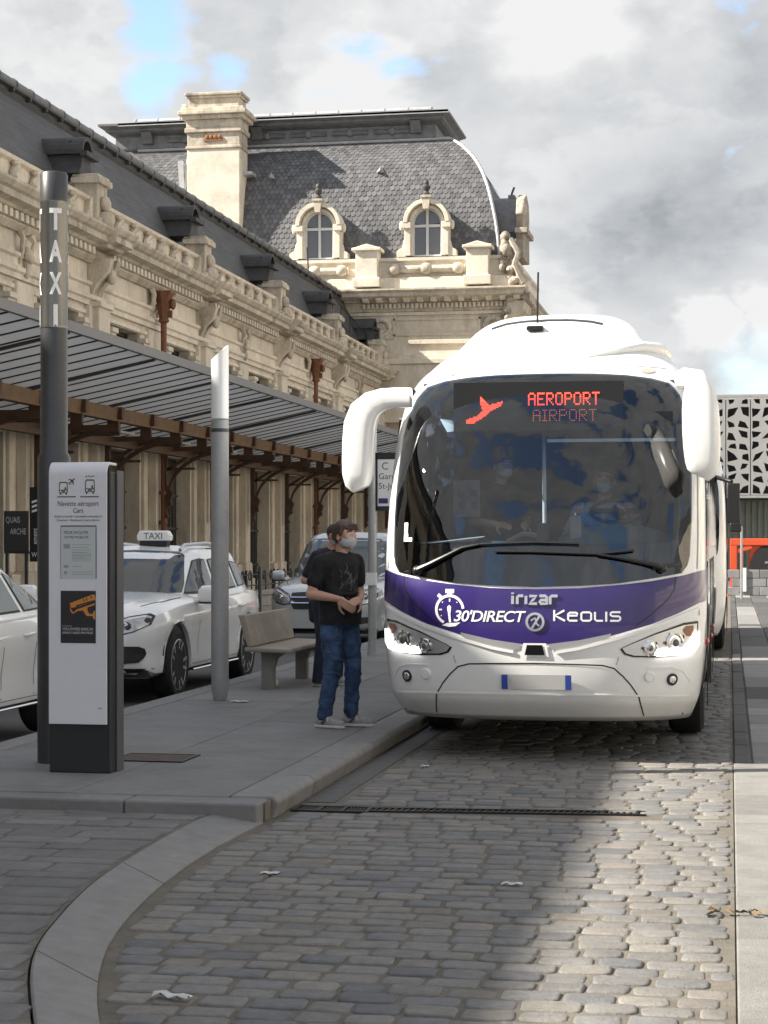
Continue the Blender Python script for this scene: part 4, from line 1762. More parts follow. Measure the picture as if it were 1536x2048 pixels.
def coach(name, label, loc, length, full=True, group=None):
    C = thing(name, label, 'coach', loc, group=group)
    WY = [2.55, length - 3.2]
    WRR, WZ = .60, .50

    def zb(y):
        z = .30
        for c in WY:
            d = abs(y - c)
            if d < WRR:
                z = max(z, WZ + math.sqrt(WRR**2 - d * d))
        return z
    # ---- shell
    zs = list(np.linspace(.30, .52, 6)) + list(np.linspace(.56, 2.98, 62)) + list(np.linspace(3.0, 3.62, 26))
    ts = [math.pi / 2 * (-1 + 2 * k / 70) for k in range(71)]
    sy = sorted(set([round(.78 + .0 + q, 3) for q in np.linspace(.3, length - .8, 24)] + [c + WRR * math.cos(math.pi * q / 14) for c in WY for q in range(15)]))
    m = MB()
    rows = []
    info = []
    for z in zs:
        z = float(z)
        w_, y0 = bw(z), lin(z, ZK, YN)
        d = DD * min(1, (3.9 - z) / .9)
        row, inf = [], []

        def side(sg, order):
            for y in order:
                yy = max(y, y0 + d + .01)
                b = zb(yy)
                zz = z if z > 1.3 else b + (z - .30) / 1.0 * (1.3 - b)
                row.append((sg * bw(max(z, .30)), yy, zz))
                inf.append(None)
        side(-1, sy[::-1])
        for t in ts:
            r = abs(math.sin(t))**(2 / PP)
            u = w_ * r * (1 if t > 0 else -1)
            y = y0 + d * (1 - abs(math.cos(t))**(2 / PP))
            row.append((u, y, z))
            inf.append((u, z))
        side(1, sy)
        rows.append(row)
        info.append(inf)
    n = len(rows[0])
    hole = [(u * 1.035, 2.25 + (z - 2.25) * 1.03) for u, z in CLEAR]
    vs = [p for r in rows for p in r]
    fs = []
    for i in range(len(rows) - 1):
        for j in range(n - 1):
            a, b = info[i][j], info[i + 1][j + 1]
            if a and b:
                cu, cz_ = (a[0] + b[0]) / 2, (a[1] + b[1]) / 2
                if inpoly(cu, cz_, hole):
                    continue
            fs.append((i * n + j, i * n + j + 1, (i + 1) * n + j + 1, (i + 1) * n + j))
    m.add(vs, fs, 0, True)
    m.fan([rows[i][0] for i in range(len(rows))] + [rows[i][-1] for i in range(len(rows) - 1, -1, -1)])
    m.fan(rows[-1])
    body = m.build('body', PAINT, C, auto=50)
    sl = body.modifiers.new('skin', 'SOLIDIFY')
    sl.thickness = .012
    sl.offset = -1
    # wheel housings, underside, wheels
    u_ = MB()
    u_.box(-1.08, 1.08, .55, length - .1, .34, .42)
    for c in WY:
        u_.box(-1.12, -.6, c - .64, c + .64, .42, 1.12)
        u_.box(.6, 1.12, c - .64, c + .64, .42, 1.12)
    u_.build('underbody', BLK, C)
    for c in WY:
        for s in (-1, 1):
            wheel(C, s * 1.06, c, .5, .30, s)
            f = MB()
            arc = [(c + (WRR + .0) * math.cos(t), WZ + (WRR + .0) * math.sin(t)) for t in [math.pi * q / 16 for q in range(-1, 18)]]
            f.tube([(s * lin(max(z, .3), ZK, WH), y, max(z, .3)) for y, z in arc], .022, 6)
            f.build('wheel_arch', BLK, C)
    # ---- glazing
    fr = MB()
    c0 = (0, 2.2)
    N = 120
    A = radial(WIND, c0, N)
    B = radial(CLEAR, c0, N)
    if full:
        rws = []
        for q in range(7):
            rws.append([sp(a[0] + (b[0] - a[0]) * q / 6, a[1] + (b[1] - a[1]) * q / 6, .004) for a, b in zip(A, B)])
        fr.grid(rws, 0, True, True)
        fr.build('windscreen_border', BLKG, C)
    rws = []
    for q in range(15):
        f = 1 - q / 14 * .995
        rws.append([sp(c0[0] + (a[0] - c0[0]) * f, c0[1] + (a[1] - c0[1]) * f, .010) for a in A])
    gm = MB().grid(rws, 0, True, True)
    gm.build('windscreen', TINT if full else BLKG, C, auto=60)
    for s in (-1, 1):
        g = MB()
        g.grid([[(s * (bw(z) + .006), y, z) for y in np.linspace(1.75, length - 1.2, 14)] for z in np.linspace(1.62, 2.72, 8)], 0, True)
        g.build('side_window', SIDEG, C)
        for y in (3.4, 5.0, 6.6, 8.2, 9.8):
            if y < length - 1.3:
                MB().box(s * 1.232 - .012, s * 1.232 + .012, y - .012, y + .012, 1.62, 2.72).build('window_bar', BLK, C)
        g = MB()
        g.grid([[(s * (bw(z) + .006), y, z) for y in np.linspace(1.02, 1.68, 6)] for z in np.linspace(1.55, 2.66, 8)], 0, True)
        g.build('cab_window', SIDEG, C)
        # panel seams and side markers
        sm = MB()
        for y in (1.35, 3.7, 5.3, 6.9):
            sm.box(s * 1.252 - .004, s * 1.252 + .004, y - .008, y + .008, .34, 1.5)
        sm.build('panel_seam', BLK, C)
        for y, z in ((1.25, .86), (4.4, .75), (6.4, .75)):
            MB().ball((s * 1.25, y, z), (.02, .05, .03), 5).build('side_marker', REDL if full else ORL, C)
    if not full:
        for s in (-1, 1):
            mm = MB()
            mm.tube([(s * 1.05, .9, 2.62), (s * 1.22, .55, 2.56), (s * 1.33, .45, 2.52)], .035, 8)
            mm.box(s * 1.36 - .10, s * 1.36 + .08, .36, .5, 1.92, 2.5)
            mm.box(s * 1.38 - .08, s * 1.38 + .08, .34, .47, 1.80, 1.93)
            bv(mm.build('wing_mirror', BLK, C), .03)
        pm = MB()
        pm.tube([sp(.9, z, .03) for z in np.linspace(1.4, 2.8, 12)], .03, 6)
        pm.build('wiper', BLK, C)
        return C
    # ---- violet band round the nose
    pk_t = [0, .33, .46, .65, .85, 1.09, 1.2, 1.3, 2.4]
    pv_t = [1.302, 1.310, 1.322, 1.338, 1.362, 1.405, 1.435, 1.45, 1.50]
    pk_b = [0, .1, .33, .56, .85, 1.045, 1.2, 1.3, 2.4]
    pv_b = [.893, .894, .92, .956, 1.04, 1.12, 1.195, 1.22, 1.30]
    m = MB()
    colsP = []
    for t in ts:
        r = abs(math.sin(t))**(2 / PP)
        colsP.append(('f', (1 if t > 0 else -1) * r, r * 1.25))
    for q in range(7):
        colsP.append(('s', 1, 1.25 + .1 * q, .72 + .18 * q))
    colsP = [('s', -1, c[2], c[3]) for c in colsP[::-1] if c[0] == 's'] + colsP
    rows = []
    for q in range(13):
        row = []
        for cc in colsP:
            k = cc[2]
            zt, zb_ = lint(k, pk_t, pv_t), lint(k, pk_b, pv_b)
            z = zb_ + (zt - zb_) * q / 12
            if cc[0] == 'f':
                u = cc[1] * bw(z)
                p = Vector((u, yfr(u, z) if abs(cc[1]) < .999 else lin(z, ZK, YN) + DD, z))
                nrm = Vector((math.copysign(abs(cc[1])**3, cc[1]), -(1 - abs(cc[1])**6 * .9), 0)).normalized()
                row.append(p + nrm * .004)
            else:
                row.append(Vector((cc[1] * (bw(z) + .004), max(cc[3], .7) + .02 + lin(z, ZK, YN), z)))
        rows.append(row)
    m.grid(rows, 0, True)
    m.build('violet_band', PURP, C, auto=60)
    # seam of the front flap
    m = MB()
    for s in (-1, 1):
        ribbon(m, [(s * 1.03, 1.39), (s * 1.02, 1.30), (s * .97, 1.22), (s * .86, 1.12), (s * .74, 1.03)], .008, .0055)
    m.build('flap_seam', BLK, C)
    # ---- smile slots with the camera nest between
    for s in (-1, 1):
        P = [(s * u, z) for u, z in ((.565, .975), (.326, .924), (.1, .894), (.116, .858), (.153, .845), (.308, .872), (.5, .92), (.55, .945))]
        patch(MB(), P, .006).build('grille_slot', SILV, C)
        rb = MB()
        ribbon(rb, [(s * 1.19, 1.150), (s * .85, 1.015), (s * .56, .925), (s * .32, .862), (s * .16, .834)], .022, .014, 0, False, .014)
        rb.build('brow_edge', PAINT, C)
    patch(MB(), [(-.085, .90), (.085, .90), (.105, .80), (-.105, .80)], .010).build('camera_frame', PAINT, C)
    patch(MB(), [(-.058, .887), (.058, .887), (.075, .812), (-.075, .812)], .014).build('camera_window', BLKG, C)
    # ---- head lamps
    for s in (-1, 1):
        HL = [(s * u, z) for u, z in ((1.19, 1.06), (1.09, 1.05), (.88, .975), (.68, .888), (.628, .86), (.655, .82), (.72, .80), (.87, .795), (1.045, .805), (1.15, .825), (1.19, .885))]
        h = patch(MB(), HL, .006).build('headlamp', BLKG, C)
        cx = s * .95
        HI = [(cx + (u - cx) * .95, .90 + (z - .90) * .88) for u, z in HL]
        patch(MB(), HI, .010).build('lamp_bowl', LENSG, h)
        for (u, z, r) in ((1.018, .905, .075), (.842, .868, .058)):
            k = MB()
            nrm = (sp(s * u, z, .1) - sp(s * u, z, 0)).normalized()
            q = nrm.to_track_quat('Z', 'Y')
            o0 = sp(s * u, z, .004)
            b2 = MB().lathe([(r, 0), (r, .016), (r * .86, .02), (r * .7, .010), (r * .5, .012), (r * .46, .022), (r * .40, .024)], (0, 0, 0), 20)
            k.add([o0 + q @ Vector(v) for v in b2.v], b2.f, 0, True)
            ob = k.build('reflector', CHROME, h)
            k = MB()
            b2 = MB().lathe([(r * .40, .016), (r * .36, .028), (r * .2, .036), (.001, .038)], (0, 0, 0), 16)
            k.add([o0 + q @ Vector(v) for v in b2.v], b2.f, 0, True)
            k.build('lamp_lens', M('grey lens', (.10, .10, .105), .1), h)
            for t in range(5):
                a = t * 1.25 + .5
                k = MB()
                pu, pz = s * u + math.cos(a) * r * .86, z + math.sin(a) * r * .86
                ribbon(k, [(pu, pz), (pu + math.cos(a + 1.2) * r * .34, pz + math.sin(a + 1.2) * r * .34)], .012, .024)
                k.build('lamp_facet', CHROME if t % 2 else BLK, h)
        patch(MB(), [(s * u, z) for u, z in ((1.150, 1.03), (1.10, 1.025), (1.075, .995), (1.105, .95), (1.13, .945), (1.152, .975))], .014).build('indicator', AMBER, h)
        patch(MB(), [(s * u, z) for u, z in ((1.182, .985), (1.150, .98), (1.138, .915), (1.095, .873), (.889, .856), (.872, .832), (.884, .806), (1.045, .812), (1.149, .833), (1.182, .884))], .026).build('running_light', DRL, h)
        # fog lamp and tow cap
        for (u, z, r, mt, nm) in ((1.003, .628, .046, BLK, 'fog_lamp'), (.84, .653, .040, PAINT, 'tow_cap')):
            nrm = (sp(s * u, z, .1) - sp(s * u, z, 0)).normalized()
            q = nrm.to_track_quat('Z', 'Y')
            o0 = sp(s * u, z, 0)
            b2 = MB().lathe([(r, -.01), (r, .012), (r * .82, .016), (r * .78, .008 if nm == 'fog_lamp' else .014), (.001, .006 if nm == 'fog_lamp' else .016)], (0, 0, 0), 22)
            k = MB().add([o0 + q @ Vector(v) for v in b2.v], b2.f, 0, True)
            fo_ = k.build(nm, mt, C)
            if nm == 'fog_lamp':
                b2 = MB().lathe([(r * .78, .006), (r * .6, .016), (.001, .022)], (0, 0, 0), 16)
                MB().add([o0 + q @ Vector(v) for v in b2.v], b2.f, 0, True).build('lamp_lens', CHROME, fo_)
        rb = MB()
        ribbon(rb, [(s * 1.14, .60), (s * 1.08, .69), (s * 1.0, .72), (s * .82, .72)], .010, .004, 0, False, .006)
        rb.build('lamp_recess', PAINT, C)
    # ---- bumper flap seam, crease, plate
    half = [(.79, .345), (.762, .50), (.705, .59), (.65, .655), (.585, .715), (.5, .738), (.26, .745), (0, .749)]
    m = MB()
    ribbon(m, half + [(-u, z) for u, z in half[-2::-1]], .010, .003)
    m.build('bumper_seam', BLK, C)
    m = MB()
    ribbon(m, [(-1.12, .49), (-.7, .512), (0, .518), (.7, .512), (1.12, .49)], .014, .004, 0, False, .006)
    m.build('bumper_crease', PAINT, C)
    pl = MB()
    pl.add([sp(u, z, .012) for u, z in ((-.25, .555), (.27, .555), (.27, .665), (-.25, .665))], [(0, 1, 2, 3)])
    plo = pl.build('number_plate', M('plate white', (.48, .48, .47), .5), C)
    for u0, u1 in ((-.25, -.205), (.225, .27)):
        MB().add([sp(u, z, .015) for u, z in ((u0, .555), (u1, .555), (u1, .665), (u0, .665))], [(0, 1, 2, 3)]).build('plate_band', M('plate blue', (.03, .07, .35), .5), plo)
    # ---- lettering
    m = MB()
    V, Fc = text_mesh("30'DIRECT", 1, shear=.22, off=.012, sp=.92)
    x0, x1 = min(v[0] for v in V), max(v[0] for v in V)
    h1 = max(v[1] for v in V)
    m.add([sp(-.615 + (v[0] - x0) / (x1 - x0) * .55, 1.058 + v[1] / h1 * .084, .008) for v in V], Fc)
    # stop watch: broken ring, crown, pusher, ticks, tower hand on a leaf-shaped foot
    cu, cz0, rr = -.647, 1.143, .105
    ring_ = [(cu + rr * math.cos(rad(a)), cz0 + rr * math.sin(rad(a))) for a in range(5, 246, 8)]
    ribbon(m, ring_, .020, .008)
    patch(m, [(cu - .034, 1.268), (cu + .034, 1.268), (cu + .034, 1.298), (cu - .034, 1.298)], .008)
    patch(m, [(cu - .018, 1.25), (cu + .018, 1.25), (cu + .018, 1.27), (cu - .018, 1.27)], .008)
    patch(m, [(cu - .10, 1.245), (cu - .075, 1.225), (cu - .06, 1.245), (cu - .085, 1.266)], .008)
    for a in (45, 90, 135, 180, 215):
        l = .022 if a in (90, 180) else .007
        ribbon(m, [(cu + (rr - .022) * math.cos(rad(a)), cz0 + (rr - .022) * math.sin(rad(a))), (cu + (rr - .022 - l) * math.cos(rad(a)), cz0 + (rr - .022 - l) * math.sin(rad(a)))], .010, .008)
    patch(m, [(cu - .02, cz0 + .02), (cu - .012, cz0 - .03), (cu - .004, cz0 - .095), (cu + .012, cz0 - .095), (cu + .006, cz0 - .03), (cu + .012, cz0 + .02), (cu - .003, cz0 + .036)], .008)
    patch(m, [(cu - .06, cz0 - .118), (cu - .02, cz0 - .10), (cu + .05, cz0 - .098), (cu + .085, cz0 - .094), (cu + .05, cz0 - .122), (cu, cz0 - .130)], .008)
    m.build('lettering', WGRAPH, C)
    m = MB()
    # rounded wide-stroke operator name
    X, hgt = .145, .078
    Z = 1.068

    def st(pts, dx):
        ribbon(m, [(X + dx + a, Z + b * hgt) for a, b in pts], .0145, .008)
    st([(0, -.02), (0, 1.02)], 0)
    st([(.075, 1.0), (.005, .5), (.08, 0.0)], 0)
    st([(.0, .5), (.062, .5), (.066, .72), (.055, .78), (.01, .78), (-.002, .66), (-.002, .14), (.01, .02), (.066, .02)], .105)
    st([(.012, .82), (.06, .82), (.072, .7), (.072, .14), (.06, .02), (.012, .02), (0, .14), (0, .7), (.012, .84)], .20)
    st([(0, .86), (0, .14), (.012, .02), (.058, .02)], .30)
    st([(0, -.06), (0, .88)], .382)
    st([(.075, .84), (.014, .84), (.004, .74), (.004, .56), (.016, .46), (.062, .44), (.074, .34), (.074, .14), (.062, .02), (0, .02)], .41)
    m.build('lettering', WGRAPH, C)
    # maker's chrome letters and round emblem
    m = MB()

    def cs(pts, dx, w_=.021):
        ribbon(m, [(-.165 + dx + a, 1.19 + b * .085) for a, b in pts], w_, .016, 0, False, .014)
    cs([(0, 0), (0, .72)], .0)
    cs([(0, .86), (0, 1.0)], .0)
    cs([(0, 0), (0, .62), (.012, .72), (.045, .72)], .035)
    cs([(0, 0), (0, .72)], .10)
    cs([(0, .70), (.055, .70), (0, .05), (.058, .05)], .125)
    cs([(.0, .72), (.045, .72), (.055, .6), (.055, .05), (.012, .05), (.002, .2), (.012, .36), (.05, .36)], .20)
    cs([(0, 0), (0, .62), (.012, .72), (.055, .72)], .28)
    m.build('chrome_lettering', CHROME, C)
    m = MB()
    ec = (.003, 1.058)
    ribbon(m, [(ec[0] + .062 * math.cos(rad(a)), ec[1] + .062 * math.sin(rad(a))) for a in range(0, 360, 15)], .018, .016, 0, True, .012)
    ribbon(m, [(ec[0] - .025, ec[1] - .05), (ec[0] + .035, ec[1] + .048)], .016, .016, 0, False, .012)
    ribbon(m, [(ec[0] - .03, ec[1] + .01), (ec[0] + .0, ec[1] + .03), (ec[0] + .01, ec[1] - .01), (ec[0] + .03, ec[1] - .03)], .012, .016, 0, False, .012)
    m.build('emblem', CHROME, C)
    # ---- wipers
    for nm, P in (('wiper', [(-.90, 1.43), (-.80, 1.475), (-.55, 1.60), (-.42, 1.625)]), ('wiper', [(.92, 1.455), (.84, 1.48), (.62, 1.525), (.46, 1.55)])):
        m = MB()
        m.tube([sp(u, z, .045) for u, z in P], [.022, .018, .012, .010], 8)
        m.ball(sp(*P[0], .03), .04, 6)
        if P[0][0] < 0:
            bl = [(-.62, 1.585), (-.42, 1.628), (0, 1.642), (.32, 1.632)]
        else:
            bl = [(.72, 1.585), (.46, 1.556), (0, 1.572), (-.30, 1.575)]
        m.tube([sp(u, z, .035) for u, z in dens(bl, .06, False)], .011, 6)
        m.build(nm, BLK, C)
    patch(MB(), [(.86, 1.44), (1.06, 1.475), (1.05, 1.50), (.85, 1.47)], .02).build('wiper_cover', BLK, C)
    # ---- mirrors on drooping arms

    def swept(secs, yc, depth):
        mm = MB()
        rows = []
        for i, (u, z, r) in enumerate(secs):
            a, b = secs[max(i - 1, 0)], secs[min(i + 1, len(secs) - 1)]
            d = Vector((b[0] - a[0], b[1] - a[1])).normalized()
            nx = Vector((-d.y, d.x))
            row = []
            for k in range(18):
                t = 2 * math.pi * k / 18
                c_, s_ = math.cos(t), math.sin(t)
                ca = math.copysign(abs(c_)**.6, c_)
                sa = math.copysign(abs(s_)**.55, s_)
                row.append((u + nx.x * r * ca, yc + sa * r * depth, z + nx.y * r * ca))
            rows.append(row)
        mm.grid(rows, 0, True, True)
        mm.fan(rows[0])
        mm.fan(rows[-1])
        return mm
    L = [(-1.06, 2.80, .080), (-1.18, 2.80, .082), (-1.28, 2.79, .088), (-1.367, 2.755, .104), (-1.435, 2.69, .120), (-1.470, 2.59, .127), (-1.482, 2.45, .127), (-1.488, 2.30, .124), (-1.490, 2.19, .118), (-1.484, 2.12, .104), (-1.465, 2.075, .070)]
    Rr = [(1.02, 2.86, .06), (1.09, 2.89, .08), (1.16, 2.87, .105), (1.20, 2.79, .122), (1.210, 2.66, .138), (1.216, 2.52, .142), (1.222, 2.38, .140), (1.226, 2.26, .130), (1.222, 2.18, .112), (1.205, 2.145, .075)]
    for S, yc in ((L, .72), (Rr, .38)):
        mo = swept(S, yc, .95).build('wing_mirror', PAINT, C, auto=50)
        gl_ = MB()
        u, z = S[7][0], S[7][1]
        gl_.box(u - .09, u + .09, yc + .125, yc + .14, z - .08, z + .22)
        gl_.build('mirror_glass', CHROME, mo)
    # roof markers, aerial, camera pod, air-con lip, shoulder crease
    for s in (-1, 1):
        o_ = [(s * .79 + .055 * math.cos(t), 3.0 + .020 * math.sin(t)) for t in [2 * math.pi * k / 16 for k in range(16)]]
        patch(MB(), o_, .006).build('roof_marker', M('clear marker', (.5, .40, .33), .3), C)
    MB().tube([(-.14, 1.55, 3.46), (-.14, 1.62, 3.9)], .008, 6).build('aerial', BLK, C)
    p0 = sp(-.14, 3.40, .02)
    bv(MB().box(p0.x - .07, p0.x + .07, p0.y - .06, p0.y + .12, 3.385, 3.425).build('camera_pod', BLK, C), .012)
    m = MB()
    ribbon(m, [(-.52, 3.425), (-.4, 3.468), (-.25, 3.488), (-.05, 3.496), (.15, 3.49), (.3, 3.472), (.40, 3.445)], .022, .004)
    m.build('vent_slot', BLK, C)
    for s in (1,):
        m = MB()
        m.tube([sp(s * .30, 3.13, .0), sp(s * .5, 3.175, .01), sp(s * .72, 3.21, .02), Vector((s * .86, 1.5, 3.22)), Vector((s * .90, 2.2, 3.22))], [.012, .03, .05, .06, .06], 10)
        m.build('roof_shoulder', PAINT, C)
    m = MB()
    ribbon(m, [(-.93, 3.035), (-.6, 3.052), (0, 3.062), (.6, 3.052), (.93, 3.035)], .005, .003)
    m.build('roof_cap_seam', M('seam grey', (.30, .30, .30), .5), C)
    for s in (-1, 1):
        m = MB()
        ribbon(m, [(s * 1.185, 1.45), (s * 1.19, 1.7), (s * 1.185, 2.1), (s * 1.17, 2.5), (s * 1.12, 2.78)], .006, .004)
        m.build('pillar_seam', M('seam grey', (.30, .30, .30), .5), C)
        m = MB()
        ribbon(m, [(s * 1.20, 1.15), (s * 1.20, 1.10)], .006, .004)
        ribbon(m, [(s * .62, .80), (s * .60, .742)], .006, .004)
        m.build('bumper_corner_seam', M('seam grey', (.30, .30, .30), .5), C)
    # stickers on the glass
    for (a, b, c_, d) in ((-1.035, -1.005, 1.72, 1.80), (-1.035, -1.0, 1.655, 1.715), (-.995, -.965, 1.655, 1.685)):
        patch(MB(), [(a, c_), (b, c_), (b, d), (a, d)], .014).build('sticker', WGRAPH, C)
    # ---- cab interior
    m = MB()
    m.box(-1.12, 1.12, .75, 4.2, .9, 1.0)
    m.box(-1.12, 1.12, 4.1, 4.2, 1.0, 2.9)
    m.box(-1.13, -1.10, 1.0, 4.2, 1.0, 2.9)
    m.box(1.10, 1.13, 1.0, 4.2, 1.0, 2.9)
    m.box(-1.0, 1.0, .98, 4.2, 2.88, 2.93)
    m.build('dark_cab_box', CABIN, C)  # near-black box added so the cab looks dark behind the glass
    m = MB()
    m.pyz([(.32, 1.2), (.34, 1.60), (.62, 1.66), (1.0, 1.62), (1.02, 1.2)], -1.05, 1.05)
    dsh = m.build('dashboard', DASH, C, bevel=.03)
    m = MB()
    rows = []
    for i in range(9):
        t = i / 8
        rows.append([(.12 + .86 * q / 8, .50 + .42 * t, 1.60 + .20 * math.sin(math.pi * min(1, t * .75)) * (math.sin(math.pi * (q + .5) / 9)**.4)) for q in range(9)])
    m.grid(rows, 0, True)
    m.build('instrument_hood', DASH, dsh)
    m = MB()
    cpt = Vector((.56, 1.02, 1.90))
    t1 = []
    ax = Vector((0, -.42, .9)).normalized()
    ex, ey = Vector((1, 0, 0)), ax.cross(Vector((1, 0, 0)))
    for k in range(25):
        t = 2 * math.pi * k / 24
        t1.append(cpt + ex * .22 * math.cos(t) + ey * .22 * math.sin(t))
    m.tube(t1, .017, 8)
    m.obox(cpt, ex * .2, ey * .03, ax * .012)
    m.ball(cpt, .06, 6)
    m.tube([cpt, cpt - ax * .35], .03, 8)
    m.build('steering_wheel', BLK, C)
    m = MB()
    m.box(.18, .68, 1.62, 1.76, 1.5, 2.36)
    m.box(.28, .58, 1.62, 1.74, 2.36, 2.62)
    m.box(.16, .70, 1.2, 1.7, 1.3, 1.46)
    bv(m.build('driver_seat', M('seat cloth', (.02, .02, .024), .8), C), .05, 3)
    MB().tube([(-.02, .95, 1.62), (-.02, .9, 2.6)], .016, 8).build('grab_pole', M('pale pole', (.75, .75, .72), .4), C)
    m = MB().box(.04, 1.0, .64, .652, 2.46, 2.66)
    m.build('sun_blind', glass('blind film', (.45, .5, .5), .3, 1.4, .8), C)
    MB().box(.03, 1.02, .63, .655, 2.43, 2.455).build('blind_bar', M('pale pole', (.75, .75, .72), .4), C)
    m = MB().add([(-.83, .72, 2.63), (-.66, .62, 2.60), (-.62, .62, 2.53), (-.76, .66, 2.52)], [(0, 1, 2, 3)])
    m.build('paper_card', M('pale card', (.55, .65, .66), .6), C)
    m = MB().box(-.80, -.58, 1.25, 1.27, 1.86, 2.16)
    nb = m.build('notice_board', M('notice grey', (.16, .16, .16), .6), C)
    for i in range(2):
        for j in range(2):
            x, z = -.75 + i * .1, 2.03 - j * .10
            MB().box(x, x + .05, 1.235, 1.25, z, z + .05).build('notice_symbol', BLK, nb)
    # ticket machine and papers by the windscreen
    m = MB().box(.20, .30, .60, .72, 1.64, 1.86)
    bv(m.build('ticket_machine', M('machine grey', (.30, .28, .27), .4), C), .02)
    m = MB().box(-.03, .06, .45, .5, 1.62, 1.80)
    m.build('phone_holder', BLK, C)
    m = MB()
    m.add([(-1.0, .42, 1.64), (-.5, .30, 1.66), (-.45, .6, 1.70), (-.9, .7, 1.66)], [(0, 1, 2, 3)])
    m.build('paper_sheet', M('pale card', (.55, .65, .66), .6), C)
    m = MB().tube([(-.26, .5, 1.66), (-.14, .48, 1.72), (.0, .5, 1.70)], .02, 6)
    m.build('microphone', M('machine grey', (.30, .28, .27), .4), C)
    # ---- destination display
    m = MB().box(-.70, .62, .60, .72, 2.52, 2.90)
    ds = m.build('destination_display', M('display black', (.008, .008, .009), .4), C)
    FONT = {'A': '01110 10001 10001 11111 10001 10001 10001', 'E': '11111 10000 10000 11110 10000 10000 11111', 'R': '11110 10001 10001 11110 10100 10010 10001',
            'O': '01110 10001 10001 10001 10001 10001 01110', 'P': '11110 10001 10001 11110 10000 10000 10000', 'T': '11111 00100 00100 00100 00100 00100 00100', 'I': '111 010 010 010 010 010 111'}

    def leds(txt, x0, x1, z0, z1, bold=1.):
        colsn = sum(len(FONT[c].split()[0]) + 1 for c in txt) - 1
        px_ = (x1 - x0) / colsn
        pz = (z1 - z0) / 7
        x = x0
        mm = MB()
        for c in txt:
            g_ = FONT[c].split()
            for r_, line in enumerate(g_):
                for q, b in enumerate(line):
                    if b == '1':
                        a, zz = x + q * px_, z1 - (r_ + 1) * pz
                        e = .12 * bold
                        mm.add([(a + px_ * e, .594, zz + pz * e), (a + px_ * (1 - e), .594, zz + pz * e), (a + px_ * (1 - e), .594, zz + pz * (1 - e)), (a + px_ * e, .594, zz + pz * (1 - e))], [(0, 1, 2, 3)])
            x += (len(g_[0]) + 1) * px_
        return mm
    leds('AEROPORT', -.115, .44, 2.715, 2.815).build('led_text', LED, ds)
    leds('AIRPORT', -.08, .42, 2.59, 2.685, 2.4).build('led_text', M('dim red led', (.8, .16, .12), .5, emit=.75), ds)
    ic = [(-.49, 2.79), (-.43, 2.72), (-.36, 2.735), (-.315, 2.75), (-.33, 2.715), (-.40, 2.68), (-.46, 2.63), (-.55, 2.575), (-.60, 2.58), (-.60, 2.61), (-.52, 2.635), (-.475, 2.675), (-.50, 2.745)]
    mm = MB()
    p_ = .011
    for i in range(30):
        for j in range(22):
            a, zz = -.61 + i * p_, 2.57 + j * p_
            if inpoly(a, zz, ic):
                mm.add([(a, .594, zz), (a + p_ * .9, .594, zz), (a + p_ * .9, .594, zz + p_ * .72), (a, .594, zz + p_ * .72)], [(0, 1, 2, 3)])
    mm.build('led_symbol', LED, ds)
    return C


BUS = coach('airport_coach', 'white and violet airport coach with drooping white mirrors and a lit red destination sign', (-1.43, 13.76, 0), 11.8)
BUS2 = coach('white_coach', 'second white coach with a black wing mirror, mostly hidden behind the airport coach', (-1.30, 26.6, 0), 9.2, full=False)
# ================================================================ STREET FURNITURE
ALU = M('brushed aluminium', (.52, .53, .54), .34, .85, var=.08, vs=3)
ALUD = M('grey post paint', (.34, .345, .35), .45, .4, var=.12, vs=3, spots=.3, ss=3, sc=(.22, .22, .22))
POLE = M('dark grey pole', (.055, .057, .062), .38, .3, var=.12, vs=4)
POLEB = M('pole sleeve satin', (.17, .17, .165), .26, .9)
TWHITE = M('totem white', (.60, .61, .66), .35, var=.03, vs=2, spots=.18, ss=2.2, sc=(.42, .42, .44))
TDARK = M('totem black', (.014, .015, .019), .5, var=.1, vs=5)
TGREY = M('totem grey', (.075, .077, .08), .5)
INK = M('dark print', (.06, .06, .07), .6)
GREENP = M('green print', (.10, .19, .05), .6)
CONC = M('bench concrete', (.30, .262, .215), .85, var=.16, vs=5, bump=.35, bs=70, spots=.5, ss=3.5, sc=(.18, .15, .125))
CONCG = M('bench leg concrete', (.20, .195, .185), .85, var=.15, vs=6, bump=.3, bs=70)

